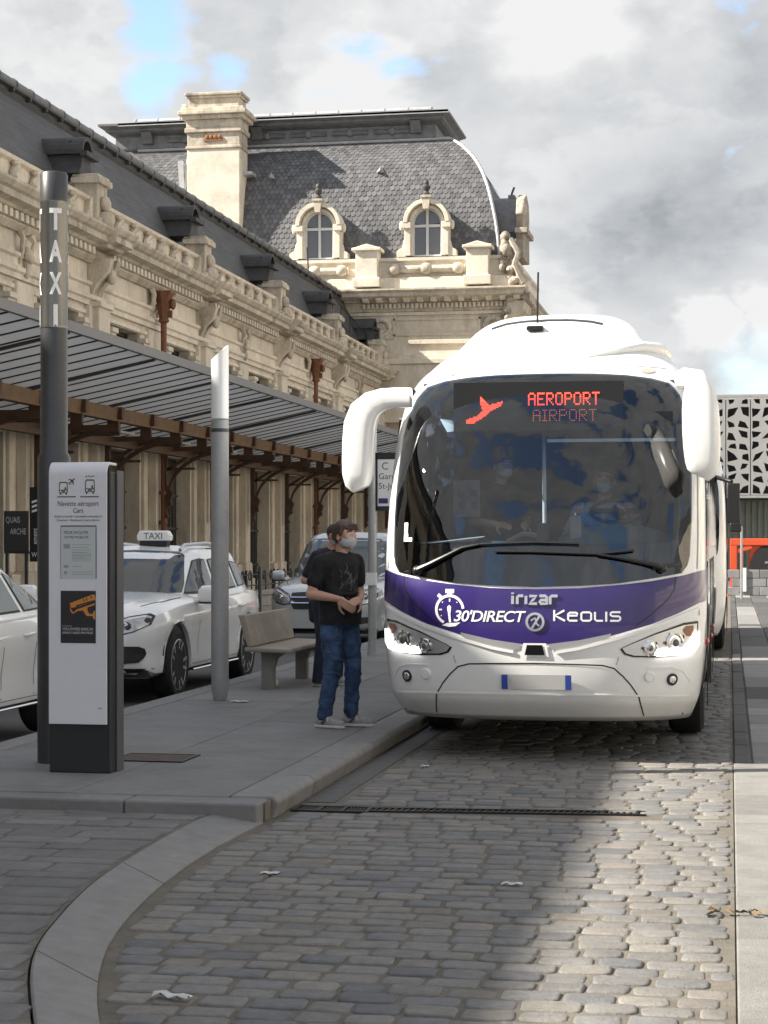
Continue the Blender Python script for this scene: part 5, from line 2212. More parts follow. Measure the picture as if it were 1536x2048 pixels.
# ---- TAXI pole
TP = thing('taxi_pole', 'tall dark cylindrical pole with white vertical TAXI lettering behind the white information totem', 'sign pole', (-4.63, 12.25, PZ))
m = MB()
m.lathe([(.115, 0), (.115, 2.12), (.094, 2.16), (.094, 3.02)], (0, 0, 0), 32)
m.build('pole', POLE, TP)
m = MB()
m.lathe([(.097, 3.02), (.097, 3.04), (.0955, 3.05), (.0955, 3.87), (.097, 3.88), (.097, 3.90)], (0, 0, 0), 32)
m.build('lettering_sleeve', POLEB, TP)
MB().lathe([(.0955, 3.90), (.0955, 4.09), (.085, 4.105), (.001, 4.105)], (0, 0, 0), 32).build('pole_cap', POLE, TP)
for base in (-63, -155, 27, 117):
    m = MB()
    for i, chh in enumerate('TAXI'):
        V, Fc = text_mesh(chh, 1, off=.04)
        x0, x1 = min(v[0] for v in V), max(v[0] for v in V)
        y1 = max(v[1] for v in V)
        wd = .030 if chh == 'I' else .088
        for f in Fc:
            pass
        bm = bmesh.new()
        vs_ = [bm.verts.new((((v[0] - x0) / (x1 - x0) - .5) * wd, v[1] / y1 * .145, 0)) for v in V]
        for f in Fc:
            bm.faces.new([vs_[k] for k in f])
        bmesh.ops.subdivide_edges(bm, edges=[e for e in bm.edges if e.calc_length() > .03], cuts=2)
        bmesh.ops.triangulate(bm, faces=bm.faces)
        bm.verts.index_update()
        zz = 3.70 - i * .222
        m.add([(.0975 * math.cos(rad(base) + v.co.x / .0975), .0975 * math.sin(rad(base) + v.co.x / .0975), zz + v.co.y) for v in bm.verts], [tuple(v.index for v in f.verts) for f in bm.faces])
        bm.free()
    m.build('lettering', M('white letters', (.85, .85, .82), .4), TP)

# ---- information totem
TT = thing('information_totem', 'white and black information totem for the airport shuttle with timetable and orange camera notice', 'totem', (-4.455, 11.68, PZ))
TW = .425
bv(MB().box(.0, TW, .02, .26, 0, 2.0).build('body', TDARK, TT), .008)
bv(MB().box(TW + .0, TW + .012, .13, .262, .0, 2.01).build('side_cover', TGREY, TT), .004)
bv(MB().box(-.03, .03, .24, .36, .02, 2.0).build('rear_post', TDARK, TT), .006)
prof = [(-.004, .325), (-.004, 1.98)] + [(.066 - .07 * math.cos(t), 1.98 + .085 * math.sin(t)) for t in [math.pi / 2 * q / 8 for q in range(1, 9)]] + [(.20, 2.062)]
inn = [(a + .016, b) if i < 2 else ((a + .012, b - .014) if i < 8 else (a, b - .018)) for i, (a, b) in enumerate(prof)]
m = MB()
m.pyz(prof + inn[::-1], .004, TW - .018, 0, False)
bv(m.build('front_panel', TWHITE, TT), .010, 3, 60)


def tf(px_, py_, off=-.0065):
    return (.004 + (px_ - 92) / 295, off, (1545 - py_) / 300)


def tquad(mb, x0, x1, y0, y1, off=-.0065):
    return mb.add([tf(x0, y1, off), tf(x1, y1, off), tf(x1, y0, off), tf(x0, y0, off)], [(0, 1, 2, 3)])


def bus_icon(cx, cy, s):
    a = MB()
    for (x0, x1, y0, y1) in ((-9, -7.5, -8, 10), (7.5, 9, -8, 10), (-7, 7, -12, -10), (-8, 8, 4, 5.5)):
        tquad(a, cx + x0 * s, cx + x1 * s, cy + y0 * s, cy + y1 * s)
    for sx in (-1, 1):
        a.add([tf(cx + sx * 9 * s, cy - 8 * s), tf(cx + sx * 7 * s, cy - 12 * s), tf(cx + sx * 6 * s, cy - 10 * s), tf(cx + sx * 7.5 * s, cy - 7.5 * s)], [(0, 1, 2, 3)])
        tquad(a, cx + (sx * 6 - 1.5) * s, cx + (sx * 6 + 1.5) * s, cy + 10 * s, cy + 14 * s)
    a.add([tf(cx + 2 * s, cy + 3.5 * s), tf(cx + 6 * s, cy + 3.5 * s), tf(cx + 5.5 * s, cy - 1 * s), tf(cx + 3.5 * s, cy - 2 * s)], [(0, 1, 2, 3)])
    a.build('pictogram', INK, TT)
    a = MB()
    tquad(a, cx - 7.5 * s, cx + 7.5 * s, cy + 5.5 * s, cy + 10.5 * s, -.0062)
    a.build('pictogram', GREENP, TT)
    a = MB()
    for sx in (-1, 1):
        a.fan([tf(cx + sx * 5.5 * s + 1.6 * s * math.cos(t), cy + 7.6 * s + 1.6 * s * math.sin(t), -.0075) for t in [2 * math.pi * k / 10 for k in range(10)]])
    a.build('pictogram', WGRAPH, TT)


bus_icon(122.5, 977, .98)
bus_icon(177, 974, 1.1)
a = MB()
P = [(0, -9), (1.2, -7), (1.2, -3), (8, 1.5), (8, 3), (1.2, 1), (1, 5.5), (3.2, 7.5), (3.2, 8.5), (0, 7.6), (-3.2, 8.5), (-3.2, 7.5), (-1, 5.5), (-1.2, 1), (-8, 3), (-8, 1.5), (-1.2, -3), (-1.2, -7)]
ang = rad(48)
a.fan([tf(140 + .95 * (x * math.cos(ang) - y * math.sin(ang)), 964 + .95 * (x * math.sin(ang) + y * math.cos(ang))) for x, y in P])
for k in range(4):
    tquad(a, 168 + k * 5, 171 + k * 5, 954 - (k % 2), 956 - (k % 2))
tquad(a, 110, 148, 994, 996)
tquad(a, 157, 195, 994, 996)
a.build('pictogram', INK, TT)


def ttext(txt, cx, base, wpx, hpx, mat=INK, nm='lettering', off=-.0066, **k):
    V, Fc = text_mesh(txt, 1, **k)
    x0, x1 = min(v[0] for v in V), max(v[0] for v in V)
    y1 = max(v[1] for v in V)
    mm = MB().add([tf(cx + ((v[0] - x0) / (x1 - x0) - .5) * wpx, base - v[1] / y1 * hpx, off) for v in V], Fc)
    return mm.build(nm, mat, TT)


ttext('Navette a\u00e9roport', 153, 1013, 84, 9.5, off=-.0066)
ttext('Cars', 153, 1026.5, 21, 9)
ttext('Airport shuttle \u2022 Lanzadera aeropuerto', 153, 1036, 98, 4.6, shear=.2)
ttext('Coaches \u2022 Autobuses interurbanos', 153, 1043.5, 88, 4.6, shear=.2)
a = MB()
tquad(a, 117, 190, 1053, 1158, -.0055)
a.build('timetable', M('timetable paper', (.44, .48, .49), .4), TT)
a = MB()
for (x0, x1, y0, y1) in ((117, 190, 1052, 1054.5), (188.8, 190.5, 1054, 1158), (116.5, 117.3, 1054, 1158)):
    tquad(a, x0, x1, y0, y1)
a.build('timetable_frame', TGREY, TT)
ttext('POUR FACILITER', 149, 1069, 50, 6)
ttext('VOTRE MOBILIT\u00c9', 149, 1078, 50, 6)
a = MB()
tquad(a, 123, 136, 1089, 1098)
for i, wd in enumerate((40, 34, 38, 30, 40, 26)):
    tquad(a, 140, 140 + wd, 1090 + i * 5.2, 1091 + i * 5.2)
for (x0, x1, y0, y1) in ((123, 133, 1131, 1136), (124, 130, 1143, 1149), (141, 160, 1133, 1134), (141, 183, 1144, 1145), (141, 183, 1149, 1150)):
    tquad(a, x0, x1, y0, y1)
a.build('lettering', M('grey print', (.26, .28, .30), .6), TT)
a = MB()
tquad(a, 140, 180, 1104, 1124, -.0058)
a.build('timetable_map', M('map tint', (.38, .43, .43), .5), TT)
a = MB()
tquad(a, 117, 189, 1182, 1286, -.0058)
a.build('camera_notice', M('notice black', (.018, .018, .022), .4), TT)
ORN = M('orange print', (.52, .20, .035), .5)
a = MB()
a.fan([tf(x, y) for x, y in ((135, 1207), (183, 1189), (187, 1190), (189, 1199), (186, 1202), (155, 1213), (139, 1216))])
a.fan([tf(x, y, -.0066) for x, y in ((136, 1212), (140, 1222), (144, 1225), (150, 1219), (165, 1214), (187, 1206), (187, 1210), (172, 1215), (172, 1221), (176, 1228), (184, 1227), (184, 1222), (188, 1222), (188, 1238), (184, 1238), (183, 1232), (170, 1232), (163, 1221), (152, 1222), (142, 1228), (137, 1222))])
a.build('camera_symbol', ORN, TT)
a = MB()
a.fan([tf(x, y, -.0072) for x, y in ((148, 1211), (186, 1200), (186, 1202), (150, 1214))])
for (x0, x1, y0, y1) in ((163.5, 165.5, 1198, 1204), (169.5, 171.5, 1196, 1202), (178, 181, 1193, 1196)):
    tquad(a, x0, x1, y0, y1, -.0072)
a.build('camera_symbol_detail', M('notice black', (.018, .018, .022), .4), TT)
ttext('ATTENTION', 130, 1254, 20, 3.5, M('grey print', (.26, .28, .30), .6))
ttext('VOUS ENTREZ DANS UN', 152, 1260.5, 62, 5, M('pale print', (.55, .55, .55), .5))
ttext('ESPACE VID\u00c9O-PROT\u00c9G\u00c9', 152, 1267.5, 62, 5.2, M('pale print', (.55, .55, .55), .5))
tquad(MB(), 0, 0, 0, 0)
a = MB()
a.fan([tf(198 + 4 * math.cos(t), 1415 + 1.6 * math.sin(t), -.0062) for t in [2 * math.pi * k / 12 for k in range(12)]])
a.build('scuff', M('scuff', (.30, .30, .31), .6), TT)

# ---- slanted lamp column
LP = thing('lamp_column', 'slim aluminium lamp column with an obliquely cut bright top, standing on the platform', 'lamp post', (-4.87, 17.37, PZ))
m = MB()
m.lathe([(.06, 0), (.083, .1), (.086, .35), (.086, 2.72)], (0, 0, 0), 28)
m.build('column', ALUD, LP)
m = MB()
rows = []
for i in range(3):
    row = []
    for k in range(28):
        t = 2 * math.pi * k / 28
        z = 2.73 if i == 0 else (3.37 + .075 * math.cos(t - .2) if i == 1 else 3.37 + .075 * math.cos(t - .2))
        r = .086 if i < 2 else .074
        row.append((r * math.cos(t), r * math.sin(t), z))
    rows.append(row)
rows.append([(.074 * math.cos(2 * math.pi * k / 28), .074 * math.sin(2 * math.pi * k / 28), 2.9) for k in range(28)])
m.grid(rows, 0, True, True)
m.build('lamp_head', M('opal lamp tube', (.78, .79, .80), .25, .15), LP)
MB().lathe([(.0865, 2.60), (.0875, 2.61), (.0875, 2.625), (.0865, 2.635)], (0, 0, 0), 28).build('joint_ring', POLE, LP)

# ---- stop sign pole by the coach
SP = thing('bus_stop_sign', 'grey stop pole with a white name panel, half hidden behind the coach mirror', 'sign', (-4.78, 24.7, PZ))
MB().lathe([(.075, 0), (.058, .15), (.058, 3.3), (.001, 3.3)], (0, 0, 0), 20).build('pole', ALUD, SP)
bv(MB().box(.075, .55, -.03, .03, 2.02, 2.66).build('panel', M('sign white', (.72, .72, .71), .4), SP), .008)
m = MB()
m.box(.06, .56, -.035, .035, 2.66, 2.75)
m.box(.06, .56, -.035, .035, 1.96, 2.02)
m.box(.05, .075, -.035, .035, 1.96, 2.75)
m.build('frame', TDARK, SP)
a = MB()
for t_, z_, h_ in (('Gare', 2.39, .085), ('St-Jean', 2.26, .085)):
    V, Fc = text_mesh(t_, .115)
    MB().add([(.09 + v[0], -.032, z_ + v[1]) for v in V], Fc).build('lettering', INK, SP)
V, Fc = text_mesh('C', .14)
a.add([(.13 + v[0], -.032, 2.52 + v[1]) for v in V], Fc)
a.build('lettering', INK, SP)
a = MB().box(.09, .22, -.033, -.030, 2.06, 2.13)
a.build('logo', M('logo blue', (.03, .03, .16), .5), SP)
MB().box(-.075, .06, -.09, .02, .95, 1.12).build('clamp', M('sign white', (.72, .72, .71), .4), SP)

# ---- concrete bench
BN = thing('concrete_bench', 'weathered concrete bench with a leaning back panel beside the white taxi', 'bench', (-4.70, 19.5, PZ))
bv(MB().pxz([(-.24, .40), (.24, .385), (.24, .43), (-.24, .445)], -.95, 1.0).build('seat', CONC, BN), .014)
bv(MB().pxz([(-.215, .448), (-.155, .448), (-.245, .78), (-.315, .78)], -.93, .98).build('backrest', CONC, BN), .014)
for y in (-.74, .80):
    P = [(-.10, 0), (.03, 0), (.03, .22), (.06, .32), (.14, .375), (.22, .384), (-.22, .396), (-.10, .39)]
    bv(MB().pxz(P, y - .055, y + .055).build('leg', CONCG, BN), .012)

# ---- low wall with iron rail in the forecourt
LW = thing('forecourt_wall', 'low grey stone wall with a scrolled black iron rail in the station forecourt', 'wall', (-10.2, 46, 0))
y = 33.0
k = 0
while y < 60:
    L = R.choice([1.6, 2.0, 1.3])
    for z0, z1 in ((0, .26), (.26, .5)):
        bv(MB().box(-.16, .16, y - 46 + .006, y + L - 46 - .006, z0, z1 - .006).build('wall_stone', M('forecourt stone', (.24, .23, .215), .85, var=.2, vs=3, rnd=.12), LW), .012)
    bv(MB().box(-.2, .2, y - 46 + .004, y + L - 46 - .004, .5, .6).build('coping', M('forecourt stone', (.24, .23, .215), .85, var=.2, vs=3, rnd=.12), LW), .015)
    y += L
IRB = M('black ironwork', (.015, .015, .016), .5)
m = MB()
for z in (.72, .95):
    m.tube([(0, -13, z), (0, 14, z)], .016, 6)
m.build('rail', IRB, LW)
y = -12.8
sc = MB()
pth = []
for q in range(22):
    t = q / 21 * 2 * math.pi * 1.25
    r = .13 - .07 * q / 21
    pth.append((0, r * math.cos(t), .92 + r * math.sin(t)))
sc.tube(pth, .016, 5)
sc.tube([(0, .13, .92), (0, .14, .6)], .016, 5)
scm = sc.mesh('rail_scroll', IRB)
while y < 14:
    inst(scm, 'rail_scroll', LW, (0, y, 0))
    y += .62
y = -12.5
bar_ = MB().tube([(0, 0, .55), (0, 0, 1.05)], .03, 8).mesh('rail_post', IRB)
while y < 14:
    inst(bar_, 'rail_post', LW, (0, y, 0))
    y += 2.48
PST = M('grey post paint', (.34, .345, .35), .45)
for i, (x, y) in enumerate(((-8.9, 34.6), (-9.2, 43.0))):
    m = MB().lathe([(.035, 0), (.035, 1.15), (.02, 1.19), (.001, 1.19)], (0, 0, 0), 10)
    o = m.build('forecourt_post', POLE)
    o.location = (x, y, 0)
    tag(o, ('thin dark post between the white taxi and the bench, standing before the low wall', 'thin dark post farther back along the low forecourt wall')[i], 'post', 'thin posts before the forecourt wall')

# ---- dark station board and vertical banner by the arcade
SB = thing('station_board', 'dark rectangular board with pale lettering standing before the arcade at the edge of view', 'sign', (-12.02, 30.0, 0))
MB().box(-.215, .215, -.03, .03, 1.5, 2.19).build('panel', M('board dark', (.035, .036, .038), .5), SB)
m = MB()
for x in (-.2, .15):
    m.box(x, x + .05, .0, .05, 0, 1.50)
m.box(-.23, .23, .02, .05, 1.46, 1.50)
m.build('leg', POLE, SB)
a = MB()
for t_, x_, z_ in (('QUAIS', -.18, 1.99), ('ARCHE', -.10, 1.79)):
    V, Fc = text_mesh(t_, .145)
    MB().add([(x_ + v[0] * .62, -.034, z_ + v[1] * 1.0) for v in V], Fc).build('lettering', M('pale print', (.55, .55, .55), .5), SB)
BNR = thing('vertical_banner', 'narrow black vertical banner with white lettering beside the dark taxi pole', 'banner', (-11.72, 30.1, 0))
MB().box(-.09, .065, -.02, .02, 1.32, 2.6).build('panel', M('banner black', (.012, .012, .013), .6), BNR)
MB().lathe([(.03, 0), (.03, 2.8)], (.09, .03, 0), 8).build('pole', POLE, BNR)
a = MB()
V, Fc = text_mesh('ement', .12)
a.add([(.045 - v[1], -.024, 1.62 + v[0] * .9) for v in V], Fc)
a.build('lettering', WGRAPH, BNR)
a = MB()
for k in range(3):
    a.add([(-.05, -.024, 2.16 + k * .08), (.045, -.024, 2.19 + k * .08), (.045, -.024, 2.23 + k * .08), (-.05, -.024, 2.20 + k * .08)], [(0, 1, 2, 3)])
a.build('stripe', WGRAPH, BNR)
a = MB()
V, Fc = text_mesh('W', .12)
a.add([(-.055 + v[0] * .8, -.024, 1.40 + v[1]) for v in V], Fc)
a.build('lettering', WGRAPH, BNR)

# ================================================================ FAR END OF THE STREET
PB = thing('perforated_building', 'building with white perforated leaf-pattern facade panels over a ribbed grey-green ground floor', 'building', (4, 92, 0))
WPAN = M('white perforated panel', (.80, .79, .76), .6, var=.06, vs=1.5)
BX0, BX1, BY = -6.0, 13.0, 90.0
MB().box(BX0, BX1, BY + .7, BY + 14, 3.7, 8.55).build('upper_storey', M('building shade', (.05, .052, .055), .8), PB).location = -PB.location
MB().box(BX0, BX1, BY + 1.4, BY + 14, 0, 3.7).build('ground_floor', M('green grey cladding', (.20, .215, .185), .6, var=.1, vs=2), PB).location = -PB.location
RP = random.Random(11)
x = BX0
PW = 1.16
rib = MB().box(-.06, .06, -.05, .05, 0, 3.6).mesh('cladding_rib', M('green grey cladding', (.20, .215, .185), .6))
while x < BX1 - .2:
    nx_, nz_ = 2, 9
    z0, z1 = 3.92, 8.62
    V = {}
    for i in range(nx_ + 1):
        for j in range(nz_ + 1):
            ji = 0 if i in (0, nx_) else RP.uniform(-.15, .15)
            jj = 0 if j in (0, nz_) else RP.uniform(-.13, .13)
            V[i, j] = Vector((.02 + (PW - .04) * i / nx_ + ji, 0, z0 + (z1 - z0) * j / nz_ + jj))
    m = MB()
    for i in range(nx_):
        for j in range(nz_):
            q = [V[i, j], V[i + 1, j], V[i + 1, j + 1], V[i, j + 1]]
            c_ = sum(q, Vector()) / 4
            kx = [RP.uniform(.55, .86) for _ in range(4)]
            weak = RP.randrange(4)
            kx[weak] *= .35
            if j == nz_ - 1:
                kx = [k * .8 for k in kx]
            h = [c_ + (v - c_) * k for v, k in zip(q, kx)]
            b = [v + Vector((0, .10, 0)) for v in h]
            m.add(q + h + b, [(0, 1, 5, 4), (1, 2, 6, 5), (2, 3, 7, 6), (3, 0, 4, 7), (4, 5, 9, 8), (5, 6, 10, 9), (6, 7, 11, 10), (7, 4, 8, 11)])
    o = m.build('facade_panel', WPAN, PB)
    o.location = Vector((x, BY, 0)) - PB.location
    for q in range(4):
        inst(rib, 'cladding_rib', PB, Vector((x + .15 + q * .29, BY + 1.36, 0)) - PB.location)
    x += PW
m = MB()
m.box(BX0, BX1, BY - .05, BY + .7, 8.62, 8.72)
m.box(BX0, BX1, BY - .03, BY + .7, 3.78, 3.90)
m.build('edge_trim', WPAN, PB).location = -PB.location

RED = M('orange red paint', (.62, .085, .030), .4, var=.06, vs=3)
RK = thing('red_kiosk', 'orange red kiosk with a big round black front panel at the end of the street', 'kiosk', (1.35, 62, 0))
m = MB()
m.box(-1.35, 1.6, .0, 1.6, 1.55, 1.78)
m.box(-1.35, -1.12, .0, 1.6, 0, 1.55)
m.box(1.4, 1.6, .0, 1.6, 0, 1.55)
arc = [(.12 + .82 * math.cos(t), .82 + .82 * math.sin(t)) for t in [math.pi * k / 14 for k in range(15)]]
m.prism([(-.74, 1.56), (-.74, .82)] + arc[::-1] + [(1.4, .82), (1.4, 1.56)], lambda a, z: (a, .1, z), lambda a, z: (a, .3, z))
m.build('frame', RED, RK, bevel=.02)
d = MB()
d.prism([(.12 + .80 * math.cos(t), .84 + .80 * math.sin(t)) for t in [2 * math.pi * k / 30 for k in range(30)]], lambda a, z: (a, .04, z), lambda a, z: (a, .2, z))
dd = d.build('round_panel', M('panel black', (.015, .015, .017), .6), RK)
d = MB()
d.box(-.22, .62, .03, .038, .96, 1.03)
d.box(-.12, .62, .03, .038, .80, .87)
d.build('panel_lettering', M('grey strip', (.22, .22, .22), .6), dd)
m = MB()
m.obox((-.95, .05, 1.42), (.3, 0, .1), (0, .03, 0), (-.02, 0, .06))
m.obox((-.98, .05, .85), (.05, 0, 0), (0, .05, 0), (0, 0, .55))
m.build('brace', RED, RK)
MB().box(.3, 1.7, .3, 1.6, 1.84, 1.95).build('roof_box', M('pink red paint', (.55, .10, .10), .5), RK)
BW = thing('block_barrier', 'low barrier of grey concrete blocks with a white painted end below the red kiosk', 'barrier', (1.2, 59, 0))
for r_ in range(3):
    x = -1.35 + (.2 if r_ == 1 else 0)
    k = 0
    while x < 3:
        L = .62 if k else .45
        if abs(x - .0) > .01:
            bv(MB().box(x + .01, x + L - .01, -.16, .16, r_ * .27, r_ * .27 + .255).build('block', M('grey concrete block', (.20, .20, .205), .85, var=.12, vs=3, rnd=.22), BW), .015)
        x += L
        k += 1
MB().box(-.86, -.70, -.22, -.17, .12, .86).build('white_marker', M('sign white', (.72, .72, .71), .4), BW)
o = MB().lathe([(.035, 0), (.035, 2.1), (.001, 2.12)], (0, 0, 0), 8).build('steel_post', ALUD)
o.location = (.33, 55.0, 0)
tag(o, 'thin grey steel post standing just right of the red kiosk frame, behind the second coach', 'post')

# houses added outside the view to bounce sunlight onto the shaded station front
OB = thing('bounce_terrace', 'row of pale houses added out of view to bounce light onto the station', 'building', (46, 30, 0))
OBS = M('terrace stone', (.62, .56, .46), .85, var=.12, vs=.6)
for k in range(9):
    y = -62 + 18 * k
    hh = 13 + (k * 37 % 5) * .9
    MB().box(0, 12, y, y + 17.9, 0, hh).build('house_wall', OBS, OB)
    MB().pxz([(-.2, hh), (12, hh), (9, hh + 3), (2.5, hh + 3)], y, y + 17.9).build('roof', SLATE, OB)
    wme = MB().box(-.02, .02, -.6, .6, 0, 2.1).mesh('house_window', WIN)
    for i in range(6):
        for z in (1.0, 4.6, 8.3):
            inst(wme, 'house_window', OB, (0, y + 1.9 + i * 2.85, z))
# ================================================================ CARS
from mathutils.bvhtree import BVHTree
CARW = M('white car paint', (.78, .78, .77), .2, coat=.8, var=.01)
CARG = M('silver grey van paint', (.46, .48, .49), .26, .35, coat=.7)
CGLASS = M('car window', (.020, .024, .026), .04, spec=.9)
CGLASS2 = M('car window pale', (.10, .125, .125), .06, spec=.8)
PLAST = M('black car plastic', (.016, .016, .017), .55)
HLG = glass('lamp cover', (.85, .87, .88), .02, 1.45, 1)
HLB = M('headlamp inner', (.40, .40, .41), .2, .85)
TAILR = M('tail lamp red', (.35, .015, .015), .2)


def bvh_of(*mbs):
    V, Fc = [], []
    for mb in mbs:
        o = len(V)
        V += [Vector(v) for v in mb.v]
        Fc += [tuple(i + o for i in f) for f in mb.f]
    return BVHTree.FromPolygons(V, Fc)


def proj(bvh, poly, axis, off, fine=.06, start=6):
    """outline laid on a hull: axis 'y' looks along +y (x,z pairs), axis '+x'/'-x' looks from that side (y,z pairs)"""
    bm = bmesh.new()
    P = dens(poly, fine)
    vs = [bm.verts.new((a, b, 0)) for a, b in P]
    es = [bm.edges.new((vs[i], vs[(i + 1) % len(vs)])) for i in range(len(vs))]
    bmesh.ops.triangle_fill(bm, use_beauty=True, edges=es)
    for _ in range(4):
        lg = [e for e in bm.edges if e.calc_length() > fine * 2.2]
        if not lg:
            break
        bmesh.ops.subdivide_edges(bm, edges=lg, cuts=1)
        bmesh.ops.triangulate(bm, faces=bm.faces)
    bm.verts.index_update()
    out = []
    for v in bm.verts:
        a, b = v.co.x, v.co.y
        if axis == 'y':
            o_, d = Vector((a, -start, b)), Vector((0, 1, 0))
        else:
            s = 1 if axis == '+x' else -1
            o_, d = Vector((s * start, a, b)), Vector((-s, 0, 0))
        h = bvh.ray_cast(o_, d)
        if h[0] is None:
            h = bvh.find_nearest(o_ + d * (start - .9))
        n = h[1]
        if n.dot(d) > 0:
            n = -n
        out.append(h[0] + (n * .6 - d * .4).normalized() * off)
    m = MB().add(out, [tuple(v.index for v in f.verts) for f in bm.faces], 0, True)
    bm.free()
    return m


def car(name, label, cat, loc, p, paint, rz=0, group=None):
    C = thing(name, label, cat, loc, rz, group)
    L, W = p['L'], p['W'] / 2
    ax, r = p['axles'], p['r']
    ra = r + .065
    ky, kw = zip(*p['plan'])
    hy, hz = zip(*p['hood'])
    by, bz_ = zip(*p['belt'])

    def za(y):
        z = p['sill']
        for c in ax:
            d = abs(y - c)
            if d < ra:
                z = max(z, r + math.sqrt(ra * ra - d * d))
        return z
    ys = sorted(set([round(q, 4) for q in list(np.linspace(0, .5, 11)) + list(np.linspace(.55, L - .4, 36)) + list(np.linspace(L - .35, L, 8)) + [c + ra * math.cos(math.pi * k / 16) for c in ax for k in range(17)]]))
    body = MB()
    rows = []
    for y in ys:
        w_ = lin(y, ky, kw)
        zh = lin(y, hy, hz)
        zb_ = min(lin(y, by, bz_), zh - .02)
        zs = p['sill'] + (.10 * max(0, 1 - y / .3) if y < .3 else 0) + (.12 * max(0, 1 - (L - y) / .3) if L - y < .3 else 0)
        A_ = za(y)
        H = zb_ - zs
        half = [(0, zs), (w_ * .86, zs), (w_ * .97, zs + .06), (w_ * .985, zs + .16), (w_ * .965, zs + H * .34), (w_ * .985, zs + H * .55), (w_, zs + H * .76), (w_ * .985, zs + H * .86), (w_ * .955, zb_ - .02), (w_ * .90, zb_ + .01 if zh > zb_ + .05 else zb_),
                (w_ * .80, zb_ + (zh - zb_) * .75), (w_ * .5, zh), (0, zh + .012)]
        hh = []
        for i, (x, z) in enumerate(half):
            if 1 <= i <= 8:
                z = max(z, A_ + .004 * i) if A_ > p['sill'] + .001 else z
                z = min(z, zb_ + .0) if i == 8 else z
            hh.append((x, z))
        rows.append([(-x, y, z) for x, z in hh[::-1]] + [(x, y, z) for x, z in hh[1:]])
    body.grid(rows, 0, True)
    body.fan(rows[0], 0)
    body.fan(rows[-1], 0)
    # greenhouse
    gh = MB()
    rows = []
    n = 44
    for q in range(13):
        f = q / 12
        z = p['gz'][0] + (p['gz'][1] - p['gz'][0]) * f
        yf_, yr_ = lint(f, [0, .82, 1], p['gf']), lint(f, [0, .8, 1], p['gr'])
        hw = lint(f, [0, .85, 1], p['gw'])
        row = []
        for k in range(n):
            t = 2 * math.pi * k / n
            c_, s_ = math.cos(t), math.sin(t)
            e = .34
            x = hw * math.copysign(abs(c_)**e, c_)
            yy = math.copysign(abs(s_)**e, s_)
            bow = .10 * (x / hw)**2
            yv = (yf_ + yr_) / 2 + (yr_ - yf_) / 2 * yy
            yv += bow * (1 if yy < 0 else -.5) * abs(yy)
            zc = z - (.05 * (x / hw)**2 if q == 12 else 0)
            row.append((x, yv, zc))
        rows.append(row)
    gh.grid(rows, 0, True, True)
    gh.fan(rows[-1])
    hull = bvh_of(body)
    gl = bvh_of(gh)
    body.build('body', paint, C, auto=32)
    gh.build('cabin', paint, C, auto=40)
    if p.get('darkroof'):
        z1 = p['gz'][1]
        m = MB().grid([[(x, y, z1 + .004 - .05 * (x / p['gw'][2])**2 * .5) for x in np.linspace(-.44, .44, 5)] for y in np.linspace(2.62, 3.9, 4)], 0, True)
        m.build('glass_roof', CGLASS, C)
    proj(gl, p['wind'], 'y', .008, .07).build('windscreen', p.get('glass', CGLASS), C)
    for s in ('+x', '-x'):
        for w in p['side']:
            fr = proj(gl, w, s, .006, .07)
            cx_ = sum(a for a, b in w) / len(w)
            cz__ = sum(b for a, b in w) / len(w)
            fo_ = fr.build('window_frame', PLAST, C)
            wi = [(cx_ + (a - cx_) * .94, cz__ + (b - cz__) * .90) for a, b in w]
            proj(gl, wi, s, .010, .07).build('window', p.get('sglass', CGLASS), fo_)
    # underside, wheel wells, wheels
    u = MB()
    u.box(-W * .84, W * .84, .15, L - .2, p['sill'] + .02, p['sill'] + .10)
    for c in ax:
        for s in (-1, 1):
            u.box(min(s * W * .55, s * (W - .06)), max(s * W * .55, s * (W - .06)), c - ra * .98, c + ra * .98, p['sill'] + .05, r + ra * .98)
    u.build('underbody', PLAST, C)
    for c in ax:
        for s in (-1, 1):
            wheel(C, s * (W - .135), c, r, .235, s, p.get('rim', SILV), 5, rr=.74)
    # sill trim and door seams
    hw_ = bvh_of(body)
    for s, sx in (('+x', 1), ('-x', -1)):
        proj(hw_, [(ax[0] + ra + .05, p['sill'] + .005), (ax[1] - ra - .05, p['sill'] + .005), (ax[1] - ra - .03, p['sill'] + .10), (ax[0] + ra + .03, p['sill'] + .10)], s, .006, .12).build('sill_trim', PLAST, C)
        MB().tube([(sx * W * .985, ax[0] + ra + .05, p['sill'] + .03), (sx * W * .985, ax[1] - ra - .05, p['sill'] + .03)], .012, 6).build('sill_strip', CHROME, C)
        for d in p['doors']:
            z0, z1 = p['sill'] + .11, lin(d, by, bz_) - .01
            m = proj(hw_, [(d - .005, z0), (d + .005, z0), (d + .055, z1), (d + .045, z1)], s, .003, .2)
            m.build('door_seam', PLAST, C)
        for hy_, hz_ in p['handles']:
            h = bvh_of(body).ray_cast(Vector((sx * 5, hy_, hz_)), Vector((-sx, 0, 0)))[0]
            m = MB().tube([h + Vector((sx * .0, -.10, 0)), h + Vector((sx * .03, -.07, .005)), h + Vector((sx * .03, .07, .012)), h + Vector((0, .10, .012))], .014, 6)
            m.build('door_handle', paint, C)
        # wing mirror
        my, mz = p['mirror']
        mm = MB()
        mm.tube([(sx * (W - .09), my + .10, mz - .08), (sx * (W + .03), my + .03, mz - .06)], .035, 8)
        rowsm = []
